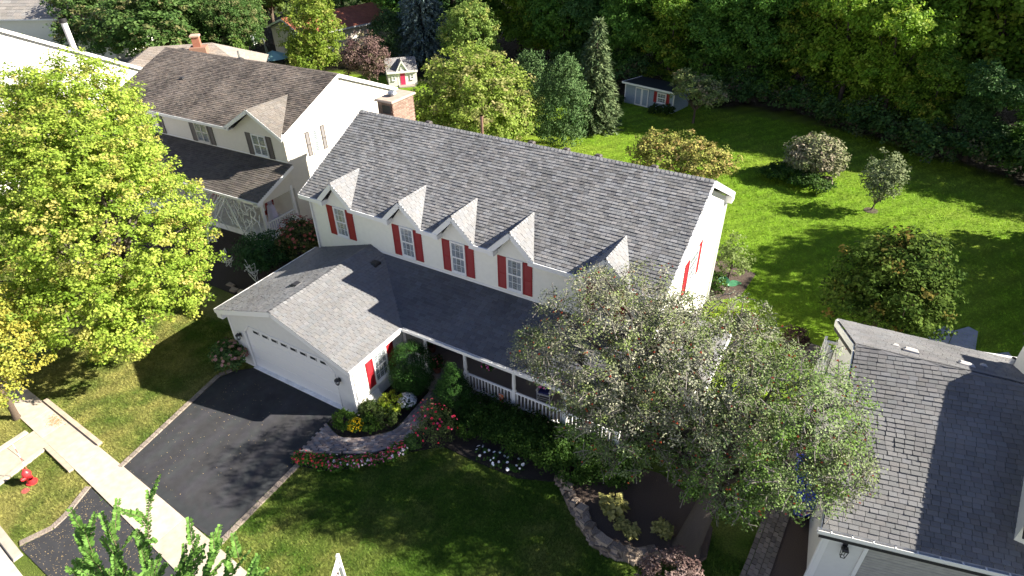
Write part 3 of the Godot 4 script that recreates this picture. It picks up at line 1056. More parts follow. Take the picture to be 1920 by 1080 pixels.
# 0 bare, 1 front lawn, 2 dry lawn on the left, 3 back lawn
func lawn_kind(x: float, z: float) -> int:
	if z > 14.55 + 0.094 * x: return 0
	var p := Vector2(x, z)
	if z > sidewalk_edge(x, false) - 0.02 and z < sidewalk_edge(x, true) + 0.02: return 0
	for q in [DRIVE, APRON, HOUSE, BED_IN, BED_OUT, BED_TREE, BED_LEFT, BED_SIDE, STRIP]:
		if Geometry2D.is_point_in_polygon(p, q): return 0
	for k in WALK_A.size() - 1:
		if Geometry2D.is_point_in_polygon(p, PackedVector2Array([WALK_A[k], WALK_A[k + 1], WALK_B[k + 1], WALK_B[k]])): return 0
	if x > -3.75 and x < -2.3 and z > 12.0: return 0
	if x < 0.9 and z > -1.0: return 2
	if z > -4.0 and x > 5.0: return 1
	return 3


func lawn_color(x: float, z: float) -> Color:
	var n1 := tone_noise.get_noise_2d(x * 0.9, z * 0.9)
	var n2 := tone_noise.get_noise_2d(x * 3.1 + 40.0, z * 3.1)
	var n3 := tone_noise.get_noise_2d(x * 0.25 - 90.0, z * 0.25)
	var green := Color(0.1, 0.205, 0.018)
	var dry := Color(0.36, 0.35, 0.1)
	var lush := Color(0.26, 0.45, 0.025)
	var k := 0.0
	var c: Color
	if z > -1.0 and x < 1.2:
		k = clampf(0.62 + n1 * 0.9 + n2 * 0.5, 0.12, 1.0)
		if z > 12.0: k = clampf(k + 0.15, 0, 1)
		c = green.lerp(dry, k)
	elif z > -3.0:
		k = clampf(0.12 + n1 * 0.5 + n2 * 0.4 + 0.35 * smoothstep(9.0, 12.0, z) * (0.5 + n2), 0.0, 0.7)
		c = green.lerp(dry, k)
	else:
		k = clampf(0.1 + n3 * 0.8 + n1 * 0.35, 0.0, 0.45)
		c = lush.lerp(Color(0.4, 0.5, 0.06), k)
		var stripe := sin((x * 0.82 + z * 0.57) * TAU / 1.15)
		c = c * (1.0 + 0.11 * stripe)
	c = c * (1.0 + n2 * 0.25)
	# the woodland floor beyond the lawn
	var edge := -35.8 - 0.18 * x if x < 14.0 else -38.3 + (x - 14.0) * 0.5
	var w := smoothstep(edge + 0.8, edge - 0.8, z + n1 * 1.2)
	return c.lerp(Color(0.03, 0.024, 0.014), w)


func ground() -> void:
	var b := MB.new()
	b.quad(Vector3(-400, -0.06, 120), Vector3(400, -0.06, 120), Vector3(400, -0.06, -400), Vector3(-400, -0.06, -400), Color(0.07, 0.1, 0.02))
	struct("ground", b, M.lawn)
	b = MB.new()
	var st := 0.5
	var nx := 210
	var nz := 150
	for j in nz + 1:
		for i in nx + 1:
			var x := -60.0 + i * st
			var z := -58.0 + j * st
			b.v.append(Vector3(x, tone_noise.get_noise_2d(x * 0.5, z * 0.5) * 0.006, z))
			b.n.append(Vector3.UP)
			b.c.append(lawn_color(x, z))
	for j in nz:
		for i in nx:
			var k := j * (nx + 1) + i
			b.i.append_array([k, k + 1, k + nx + 1, k + 1, k + nx + 2, k + nx + 1])
	struct("lawn", b, M.lawn)
	# beds
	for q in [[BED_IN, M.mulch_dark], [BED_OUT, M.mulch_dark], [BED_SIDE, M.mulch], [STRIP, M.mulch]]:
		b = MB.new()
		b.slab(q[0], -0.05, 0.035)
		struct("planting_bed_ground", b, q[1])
	# the neighbour's bed climbs to the raised yard of the cream house
	b = MB.new()
	var prof := [[2.2, 0.0], [1.6, 0.08], [0.6, 0.45], [-0.4, 0.85], [-1.2, 1.02], [-14.0, 1.02]]
	for k in prof.size() - 1:
		var p: Array = prof[k]
		var q: Array = prof[k + 1]
		for i in 12:
			var xa := -14.0 + i * 1.15
			var xb := xa + 1.15
			var ya := 1.0 if xa < -0.9 else 0.0
			var yb := 1.0 if xb < -0.9 else 0.0
			b.quad(Vector3(xa, p[1] * ya + 0.03, p[0]), Vector3(xb, p[1] * yb + 0.03, p[0]), Vector3(xb, q[1] * yb + 0.03, q[0]), Vector3(xa, q[1] * ya + 0.03, q[0]))
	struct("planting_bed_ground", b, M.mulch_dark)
	b = MB.new()
	b.slab(BED_TREE, -0.05, 0.2)
	struct("planting_bed_ground", b, M.mulch)
	# drive
	b = MB.new()
	b.slab(DRIVE, -0.05, 0.022)
	struct("driveway", b, M.asphalt)
	b = MB.new()
	for i in 28:
		for j in 32:
			var xa := 0.2 + i * 0.21
			var za := 5.5 + j * 0.185
			var ok := true
			for q in [Vector2(xa, za), Vector2(xa + 0.21, za), Vector2(xa + 0.21, za + 0.185), Vector2(xa, za + 0.185)]: ok = ok and Geometry2D.is_point_in_polygon(q, DRIVE)
			if not ok: continue
			var k := b.v.size()
			for q in [Vector2(xa, za), Vector2(xa + 0.21, za), Vector2(xa + 0.21, za + 0.185), Vector2(xa, za + 0.185)]:
				var wear := 0.0
				for t in [1.35, 2.55, 3.75, 4.95]: wear += exp(-pow((q.x - t - 0.06 * (q.y - 8.0)) / 0.3, 2.0))
				var stain := clampf(tone_noise.get_noise_2d(q.x * 2.0 + 9.0, q.y * 2.0) * 2.0 - 0.4, 0.0, 0.5) * smoothstep(8.5, 6.5, q.y)
				var edge := smoothstep(0.0, 0.5, minf(minf(q.x - 0.5, 6.0 - q.x), minf(q.y - 5.6, 11.2 - q.y)))
				var f := 1.0 + edge * (0.26 * wear - 0.5 * stain)
				b.v.append(Vector3(q.x, 0.026, q.y))
				b.n.append(Vector3.UP)
				b.c.append(Color(0.043 * f, 0.044 * f, 0.049 * f))
			b.i.append_array([k, k + 1, k + 2, k, k + 2, k + 3])
	var am: StandardMaterial3D = M.asphalt.duplicate()
	am.albedo_color = Color.WHITE
	am.vertex_color_use_as_albedo = true
	struct("driveway_surface", b, am)
	b = MB.new()
	b.slab(APRON, -0.05, 0.022)
	struct("driveway_apron", b, M.asphalt)
	b = MB.new()
	b.flat(pv([-80, 10.0, 1.0, 15.35, 30, 18.2, 60, 22, 60, 50, -80, 50]), 0.012)
	struct("street", b, grain(mat(0.33, 0.31, 0.28, 0.9), M.mottle, 4.0, M.bump, 0.4))
	# pavement of single slabs
	var walk := Node3D.new()
	walk.name = "pavement"
	add_child(walk)
	tag(walk, "", "", "", "structure")
	var x := -26.0
	while x < 26.0:
		var w := 1.28
		var f := R.randf_range(0.9, 1.08)
		var col := Color(0.52 * f, 0.445 * f, 0.365 * f)
		if x > -2.6 and x < -1.2: col = Color(0.52, 0.45, 0.37)
		b = MB.new()
		b.slab(PackedVector2Array([Vector2(x + 0.008, sidewalk_edge(x, false)), Vector2(x + w - 0.008, sidewalk_edge(x + w, false)), Vector2(x + w - 0.008, sidewalk_edge(x + w, true)), Vector2(x + 0.008, sidewalk_edge(x, true))]), -0.06, 0.045 + R.randf_range(0, 0.006), col)
		obj("paving_slab", b, M.concrete, walk)
		x += w
	for k in 3:
		b = MB.new()
		var z0 := 11.88 + k * 1.0
		b.slab(pv([-3.62, z0, -2.42 + 0.1 * k, z0, -2.32 + 0.1 * k, z0 + 0.985, -3.56, z0 + 0.985]), -0.06, 0.04, Color(0.47, 0.41, 0.33))
		obj("paving_slab", b, M.concrete, walk)
	for e in [[-4.9, 10.84, -0.75, 11.07], [-2.3, 12.13, -0.45, 12.28]]:
		b = MB.new()
		b.bar(Vector3(e[0], 0.02, e[1]), Vector3(e[2], 0.02, e[3]), 0.16, 0.18, Color(0.46, 0.38, 0.3))
		obj("edging", b, M.concrete, walk)
	for e in [[-3.78, 12.1, -3.66, 14.4], [-2.34, 12.25, -1.98, 14.5]]:
		b = MB.new()
		b.bar(Vector3(e[0], 0.0, e[1]), Vector3(e[2], 0.0, e[3]), 0.2, 0.16, Color(0.5, 0.44, 0.36))
		obj("edging", b, M.concrete, walk)
	# kerb and gutter of the street
	var kerb := Node3D.new()
	kerb.name = "kerb"
	add_child(kerb)
	tag(kerb, "", "", "", "structure")
	for k in 14:
		var xa := -9.0 + k * 1.5
		var za := 14.67 + 0.094 * xa
		var zb := za + 0.141
		if xa > 1.0 and xa < 8.0: continue
		b = MB.new()
		b.hexa([Vector3(xa, -0.05, za + 0.3), Vector3(xa + 1.49, -0.05, zb + 0.3), Vector3(xa + 1.49, -0.05, zb), Vector3(xa, -0.05, za), Vector3(xa, 0.1, za + 0.24), Vector3(xa + 1.49, 0.1, zb + 0.24), Vector3(xa + 1.49, 0.12, zb), Vector3(xa, 0.12, za)], Color(0.45, 0.4, 0.33))
		obj("kerb_stone", b, M.concrete, kerb)
	for k in 14:
		var xa := -9.0 + k * 1.5
		var za := 14.97 + 0.094 * xa
		b = MB.new()
		b.slab(PackedVector2Array([Vector2(xa, za), Vector2(xa + 1.49, za + 0.14), Vector2(xa + 1.49, za + 0.6), Vector2(xa, za + 0.46)]), -0.05, 0.026, Color(0.52, 0.48, 0.42))
		obj("gutter_slab", b, M.concrete, kerb)
	# paver rows along the drive
	var border := Node3D.new()
	border.name = "driveway_border"
	add_child(border)
	tag(border, "", "", "", "structure")
	for path in [[Vector2(0.1, 5.95), Vector2(-0.12, 6.45), Vector2(0.87, 11.33)], [Vector2(6.26, 8.0), Vector2(6.44, 11.55)], [Vector2(0.72, 12.36), Vector2(1.2, 13.4), Vector2(1.3, 13.85), Vector2(0.98, 14.66)]]:
		for k in path.size() - 1:
			var a: Vector2 = path[k]
			var c: Vector2 = path[k + 1]
			var n := maxi(1, int(round(a.distance_to(c) / 0.235)))
			for q in n:
				var p := a.lerp(c, (q + 0.5) / n)
				var d := (c - a).normalized()
				var f := R.randf_range(0.75, 1.15)
				b = MB.new()
				b.cham(Vector3(-0.115, -0.05, -0.1), Vector3(0.115, 0.05 + R.randf() * 0.008, 0.1), 0.012, Color(0.36 * f, 0.3 * f, 0.25 * f), Transform3D(Basis(Vector3.UP, -d.angle()), Vector3(p.x, 0, p.y)))
				obj("paving_stone", b, M.stone, border)
	# curved front walk of single bricks
	var fw := Node3D.new()
	fw.name = "front_walk"
	add_child(fw)
	tag(fw, "", "", "", "structure")
	b = MB.new()
	for k in WALK_A.size() - 1: b.flat(PackedVector2Array([WALK_A[k], WALK_A[k + 1], WALK_B[k + 1], WALK_B[k]]), 0.03)
	obj("sand_joint", b, mat(0.12, 0.1, 0.085, 0.95), fw)
	var variants := []
	for k in 8:
		var f := 0.72 + 0.07 * k
		b = MB.new()
		b.cham(Vector3(-0.093, 0.0, -0.053), Vector3(0.093, 0.055, 0.053), 0.01, Color(0.33 * f, 0.265 * f, 0.235 * f) if k % 3 else Color(0.3 * f, 0.28 * f, 0.28 * f))
		variants.append(b.mesh())
	var count := 0
	var rest := MB.new()
	var rows := 44
	for r in rows:
		var t := (r + 0.5) / rows * 5.0
		var A := walk_pt(WALK_A, t)
		var B := walk_pt(WALK_B, t)
		var A2 := walk_pt(WALK_A, t + 0.05)
		var B2 := walk_pt(WALK_B, t + 0.05)
		var n := int(round(A.distance_to(B) / 0.113))
		for q in n:
			var u := (q + 0.5) / n
			var p := A.lerp(B, u)
			var d := (A2.lerp(B2, u) - p).normalized()
			p += d * (0.09 * (q % 2))
			var tr := Transform3D(Basis(Vector3.UP, -d.angle()), Vector3(p.x, 0.012 + R.randf() * 0.006, p.y))
			if count < 300: put("brick", variants[R.randi() % 8], M.brick, fw, tr)
			else:
				var f := R.randf_range(0.75, 1.2)
				rest.cham(Vector3(-0.093, 0.0, -0.053), Vector3(0.093, 0.055, 0.053), 0.01, Color(0.33 * f, 0.265 * f, 0.235 * f), tr)
			count += 1
	if rest.v.size(): tag(obj("bricks", rest, M.brick, fw), "", "", "", "stuff")
	# brick path between the trees and the house on the right
	var rp := Node3D.new()
	rp.name = "side_path"
	add_child(rp)
	tag(rp, "", "", "", "structure")
	for r in 46:
		var z := 8.0 - r * 0.205
		var xl := 20.35 + 0.09 * (8.0 - z) if z > 4.0 else 20.71 + 0.06 * (4.0 - z)
		for q in 5:
			var f := R.randf_range(0.6, 1.15)
			b = MB.new()
			b.cham(Vector3(-0.068, 0.0, -0.097), Vector3(0.068, 0.06, 0.097), 0.01, Color(0.23 * f, 0.2 * f, 0.17 * f), Transform3D(Basis(Vector3.UP, -0.05), Vector3(xl + q * 0.142, 0.012 + R.randf() * 0.008, z + 0.1 * (q % 2))))
			obj("brick", b, M.brick, rp)
	for r in 7:
		for q in 8:
			var f := R.randf_range(0.6, 1.15)
			b = MB.new()
			b.cham(Vector3(-0.09, 0.0, -0.09), Vector3(0.09, 0.06, 0.09), 0.01, Color(0.2 * f, 0.17 * f, 0.15 * f), Transform3D(Basis(), Vector3(20.35 + q * 0.19, 0.012 + R.randf() * 0.006, -7.4 + r * 0.19)))
			obj("brick", b, M.brick, rp)
	# patio and stepping stones behind the house on the right
	var pt := Node3D.new()
	pt.name = "patio"
	add_child(pt)
	tag(pt, "", "", "", "structure")
	var pc := Color(0.36, 0.37, 0.4)
	for q in [[24.6, -9.8, 25.55, -11.6, 25.95, -11.5, 25.6, -9.6], [25.63, -9.6, 25.98, -11.5, 26.5, -12.1, 26.85, -11.9, 26.7, -10.2], [27.1, -10.3, 27.9, -10.9, 28.2, -10.1, 27.4, -9.6], [28.0, -9.4, 28.8, -9.9, 29.3, -9.2, 28.5, -8.7], [26.6, -9.0, 27.4, -9.3, 27.6, -8.4, 26.8, -8.2]]:
		b = MB.new()
		b.slab(pv(q), -0.05, 0.05, pc)
		obj("paving_slab", b, M.concrete, pt)
	# far street at the upper left
	b = MB.new()
	b.flat(pv([-90, -22, -66, -24.6, -40, -20.0, -40, -22.5, -66, -28.2, -90, -27]), 0.03)
	struct("far_street", b, grain(mat(0.3, 0.3, 0.3, 0.9), M.mottle, 4.0))


func walk_pt(a: Array, t: float) -> Vector2:
	var k := clampi(int(t), 0, a.size() - 2)
	var p0: Vector2 = a[maxi(k - 1, 0)]
	var p1: Vector2 = a[k]
	var p2: Vector2 = a[k + 1]
	var p3: Vector2 = a[mini(k + 2, a.size() - 1)]
	return p1.cubic_interpolate(p2, p0, p3, t - k)


# grass blades in tufts over the lawns near enough to show them
func grass() -> void:
	var m := MB.new()
	for k in 9:
		var a := R.randf() * TAU
		var d := Vector3(cos(a), 0, sin(a))
		var s := Vector3(-d.z, 0, d.x) * 0.007
		var o := Vector3(R.randf_range(-0.05, 0.05), -0.01, R.randf_range(-0.05, 0.05))
		var h := R.randf_range(0.035, 0.075)
		m.tri(o - s, o + s, o + d * h * 0.7 + Vector3(0, h, 0), Color.WHITE)
	var tuft := m.mesh()
	for area in [["lawn_grass", -8.0, 22.0, 4.0, 14.6, 70000, 1.0], ["back_lawn_grass", 0.0, 36.0, -36.0, -8.5, 60000, 1.35]]:
		var spots := []
		var cols := []
		var tries := 0
		while spots.size() < int(area[5]) and tries < 400000:
			tries += 1
			var x := R.randf_range(area[1], area[2])
			var z := R.randf_range(area[3], area[4])
			if lawn_kind(x, z) == 0: continue
			var c := lawn_color(x, z)
			if c.g < 0.06: continue
			var f := R.randf_range(0.45, 1.3)
			spots.append(Transform3D(Basis(Vector3.UP, R.randf() * TAU).scaled(Vector3.ONE * R.randf_range(0.7, 1.3) * float(area[6])), Vector3(x, 0.0, z)))
			cols.append(Color(c.r * f, c.g * f, c.b * f))
		var mm := MultiMesh.new()
		mm.transform_format = MultiMesh.TRANSFORM_3D
		mm.use_colors = true
		mm.mesh = tuft
		mm.instance_count = spots.size()
		for k in spots.size():
			mm.set_instance_transform(k, spots[k])
			mm.set_instance_color(k, cols[k])
		var g := MultiMeshInstance3D.new()
		g.name = area[0]
		g.multimesh = mm
		g.material_override = M.blade
		add_child(g)
		tag(g, "short mown grass of the front lawns" if area[0] == "lawn_grass" else "bright green mown grass of the back lawn", "grass", "", "stuff")


# ---------------------------------------------------------------- neighbouring houses
# gabled body along x from x0 to x1, front wall at z = 0, back wall at z = -D; eave He, ridge Hr, overhang o. Returns the roof part
func gabled(h: Node3D, x0: float, x1: float, D: float, He: float, Hr: float, o: float, rk: float, wall_m: Material, col: Color, w: float, e: float, spread: float, streak: float, bd := 0.11, skip := []) -> Node3D:
	var b := MB.new()
	b.box(Vector3(x0, -1.4, -D), Vector3(x1, He - 0.1, 0))
	var sl := (Hr - He) / (D * 0.5 + o)
	var peak := Hr - 0.14
	for x: float in [x0, x1 - 0.15]:
		b.hexa([Vector3(x, He - 0.1, 0), Vector3(x + 0.15, He - 0.1, 0), Vector3(x + 0.15, He - 0.1, -D), Vector3(x, He - 0.1, -D), Vector3(x, peak, -D * 0.5 + 0.02), Vector3(x + 0.15, peak, -D * 0.5 + 0.02), Vector3(x + 0.15, peak, -D * 0.5 - 0.02), Vector3(x, peak, -D * 0.5 - 0.02)])
	var wall := obj("wall", b, wall_m, h)
	b = boards(wall_at(Vector3.ZERO, Vector3.RIGHT), PackedVector2Array([Vector2(x0, 0), Vector2(x1, 0), Vector2(x1, He - 0.1), Vector2(x0, He - 0.1)]), bd)
	boards(wall_at(Vector3(x1, 0, 0), Vector3.FORWARD), PackedVector2Array([Vector2(0, 0), Vector2(D, 0), Vector2(D, He - 0.08), Vector2(D * 0.5, peak + 0.02), Vector2(0, He - 0.08)]), bd, b)
	tag(obj("siding", b, wall_m, wall), "", "", "", "stuff")
	b = MB.new()
	for x: float in [x0 - rk, x1 + rk]:
		for z: Array in [[o, -D * 0.5], [-D - o, -D * 0.5]]: b.bar(Vector3(x, He - 0.11, z[0]), Vector3(x, Hr - 0.11, z[1]), 0.03, 0.2)
	var gaps := []
	var from := x0 - rk
	for q in skip:
		gaps.append([from, q[0]])
		from = q[1]
	if from < x1 + rk: gaps.append([from, x1 + rk])
	for q in gaps:
		b.box(Vector3(q[0], He - 0.18, o), Vector3(q[1], He - 0.02, o + 0.08))
		b.box(Vector3(q[0], He - 0.18, 0.0), Vector3(q[1], He - 0.15, o))
	b.box(Vector3(x0 - rk, He - 0.18, -D - o - 0.08), Vector3(x1 + rk, He - 0.02, -D - o))
	objs("fascia", b, M.white, h)
	b = MB.new()
	var A := Vector3(x0 - rk, He, o)
	var B := Vector3(x1 + rk, He, o)
	var C := Vector3(x1 + rk, Hr, -D * 0.5)
	var Dd := Vector3(x0 - rk, Hr, -D * 0.5)
	var E := Vector3(x0 - rk, He, -D - o)
	var F := Vector3(x1 + rk, He, -D - o)
	var dn := Vector3(0, -0.1, 0)
	var ym := He + sl * o
	var A1 := Vector3(x0 - rk, ym, 0)
	var B1 := Vector3(x1 + rk, ym, 0)
	b.hexa([A1 + dn, B1 + dn, C + dn, Dd + dn, A1, B1, C, Dd])
	b.hexa([Dd + dn, C + dn, F + dn, E + dn, Dd, C, F, E])
	for q in gaps:
		var a := Vector3(q[0], He, o)
		var c := Vector3(q[1], He, o)
		var u := Vector3(0, ym - He, -o)
		b.hexa([a + dn, c + dn, c + u + dn, a + u + dn, a, c, c + u, a + u])
	var roof := obj("roof", b, M.deck, h)
	var list := []
	var len := A.distance_to(Dd)
	var W := A.distance_to(B)
	var V := (Dd - A).normalized()
	var V2 := (C - F).normalized()
	var poly := PackedVector2Array([Vector2(-0.02, -0.03), Vector2(W + 0.02, -0.03), Vector2(W + 0.02, len), Vector2(-0.02, len)])
	shingle_field(list, A, Vector3.RIGHT, V, poly, w, e, col, spread, streak)
	list = list.filter(func(t): return t[0].z < 0.03 or not skip.any(func(q): return t[1].x > q[0] and t[0].x < q[1]))
	shingle_field(list, F, Vector3.LEFT, V2, poly, w * 2, e * 2, col, spread, streak)
	caps(list, Dd, C, -V2, -V, col)
	lay_shingles(list, roof, w, e, 0)
	return roof


func left_house() -> void:
	var h := thing("cream_house", "two-storey cream house with weathered brown roof and black shutters, left of the white house", "house", Vector3(-5.3, 1.016, -3.467), 0.033)
	h.scale = Vector3.ONE * 0.9407
	var brown := Color(0.15, 0.125, 0.105)
	gabled(h, -14.9, 0, 9.64, 5.4, 7.55, 0.3, 0.16, M.siding_cream, brown, 0.27, 0.145, 0.3, 0.3, 0.11, [[-3.87, 0.2]])
	# front gable at the right end
	var x := -1.92
	var P := Vector3(x, 6.68, 0.36)
	var Q := Vector3(x, 6.66, -2.7)
	var b := MB.new()
	b.hexa([Vector3(x - 1.95, 5.2, 0.02), Vector3(0, 5.2, 0.02), Vector3(0, 5.2, -0.2), Vector3(x - 1.95, 5.2, -0.2), Vector3(x - 0.02, 6.5, 0.02), Vector3(x + 0.02, 6.5, 0.02), Vector3(x + 0.02, 6.5, -0.2), Vector3(x - 0.02, 6.5, -0.2)])
	var g := obj("front_gable", b, M.siding_cream, h)
	tag(obj("siding", boards(wall_at(Vector3(x, 0, 0.02), Vector3.RIGHT), PackedVector2Array([Vector2(-2.0, 5.18), Vector2(1.92, 5.18), Vector2(0, 6.55)])), M.siding_cream, g), "", "", "", "stuff")
	b = MB.new()
	var mb := MB.new()
	for s: float in [-1.0, 1.0]:
		var L := Vector3(x + s * 2.22, 5.4, 0.36)
		b.bar(L + Vector3(0, -0.1, 0), P + Vector3(0, -0.1, 0), 0.04, 0.2)
		b.hexa([L + Vector3(0, -0.06, 0), P + Vector3(0, -0.06, 0), P + Vector3(0, -0.06, -0.36), L + Vector3(0, -0.06, -0.36), L + Vector3(0, -0.03, 0), P + Vector3(0, -0.03, 0), P + Vector3(0, -0.03, -0.36), L + Vector3(0, -0.03, -0.36)])
		var U := (Q - P).normalized() * s
		var up := P - L
		up = (up - U * up.dot(U)).normalized()
		var rel := func(p: Vector3) -> Vector2: return Vector2((p - L).dot(U), (p - L).dot(up))
		var list := []
		shingle_field(list, L + U.cross(up) * 0.015, U, up, PackedVector2Array([rel.call(L), rel.call(P), rel.call(Q)]), 0.27, 0.145, Color(0.2, 0.18, 0.16), 0.12, 0.1)
		for t in list: tab(mb, t)
		var dk := MB.new()
		dk.tri(L, P, Q)
		obj("gable_deck", dk, M.deck, g)
	tag(obj("shingles", mb, M.shingle, g), "", "", "", "stuff")
	objs("rake_board", b, M.white, g)
	# windows
	var front := wall_at(Vector3.ZERO, Vector3.RIGHT)
	var right := wall_at(Vector3.ZERO, Vector3.FORWARD)
	for w: float in [-11.25, -6.75, -1.93]:
		window(h, front, w - 0.5, 3.98, 1.0, 1.15, 1, 1, M.siding_cream if w < -3.0 else M.white, false, true)
		shutter(h, front, w - 1.0, 3.9, 0.4, 1.3, M.brown)
		shutter(h, front, w + 0.6, 3.9, 0.4, 1.3, M.brown)
	window(h, right, 2.02, 3.72, 0.58, 1.32, 1, 1, M.white, true)
	shutter(h, right, 1.55, 3.68, 0.3, 1.4, M.brown, true, mat(0.15, 0.14, 0.14, 0.5))
	shutter(h, right, 2.78, 3.68, 0.3, 1.4, M.brown, true, mat(0.15, 0.14, 0.14, 0.5))
	window(h, right, 6.2, 3.72, 0.58, 1.32, 1, 1, M.white, true)
	# porch
	b = MB.new()
	b.box(Vector3(-14.6, -1.3, 0), Vector3(0.0, 0.35, 2.5))
	var p := obj("porch", b, M.concrete, h)
	var A := Vector3(-14.8, 2.74, 2.81)
	var B := Vector3(0.3, 2.74, 2.81)
	var C := Vector3(0.3, 3.82, 0)
	var Dd := Vector3(-14.8, 3.82, 0)
	b = MB.new()
	var dn := Vector3(0, -0.1, 0)
	b.hexa([A + dn, B + dn, C + dn, Dd + dn, A, B, C, Dd])
	var pr := obj("porch_roof", b, M.deck, h)
	var list := []
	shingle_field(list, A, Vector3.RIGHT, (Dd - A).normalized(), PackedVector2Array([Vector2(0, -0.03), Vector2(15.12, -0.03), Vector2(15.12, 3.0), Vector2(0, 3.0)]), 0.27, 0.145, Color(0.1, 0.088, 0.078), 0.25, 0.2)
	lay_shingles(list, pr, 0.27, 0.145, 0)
	b = MB.new()
	b.bar(B + Vector3(0, -0.1, 0), C + Vector3(0, -0.1, 0), 0.04, 0.2)
	b.box(Vector3(-14.8, 2.58, 2.81), Vector3(0.32, 2.72, 2.9))
	b.box(Vector3(-14.6, 3.86, 0.02), Vector3(0.0, 3.92, 0.04))
	b.box(Vector3(0.0, 2.5, 2.55), Vector3(0.34, 2.66, 2.9))
	objs("fascia", b, M.white, h)
	b = MB.new()
	b.hexa([Vector3(-0.1, 2.35, 2.5), Vector3(0, 2.35, 2.5), Vector3(0, 2.35, 0), Vector3(-0.1, 2.35, 0), Vector3(-0.1, 2.7, 2.5), Vector3(0, 2.7, 2.5), Vector3(0, 3.7, 0), Vector3(-0.1, 3.7, 0)])
	obj("porch_side", b, M.siding_cream, p)
	for q in [Vector3(-0.05, 0, 0.22), Vector3(-0.08, 0, 2.4), Vector3(-4.7, 0, 2.4), Vector3(-9.4, 0, 2.4), Vector3(-14.4, 0, 2.4)]:
		b = MB.new()
		b.box(q + Vector3(-0.07, 0.35, -0.07), q + Vector3(0.07, 2.6, 0.07))
		obj("post", b, M.white, p)
	b = MB.new()
	b.box(Vector3(-0.1, 1.12, 0.3), Vector3(-0.02, 1.18, 2.32))
	b.box(Vector3(-0.1, 0.5, 0.3), Vector3(-0.02, 0.55, 2.32))
	for k in 13: b.box(Vector3(-0.08, 0.55, 0.4 + k * 0.15), Vector3(-0.04, 1.12, 0.44 + k * 0.15))
	obj("railing", b, M.white, p)
	b = MB.new()
	b.box(Vector3(-7.6, 0.35, 0.0), Vector3(-6.7, 2.3, 0.06))
	obj("front_door", b, M.red, h)
	for q in [Vector3(-10.8, 6.5, -2.5), Vector3(-8.0, 7.42, -4.9)]:
		b = MB.new()
		b.cham(q + Vector3(-0.16, -0.1, -0.14), q + Vector3(0.16, 0.16, 0.14), 0.04)
		obj("roof_vent", b, M.black, h)


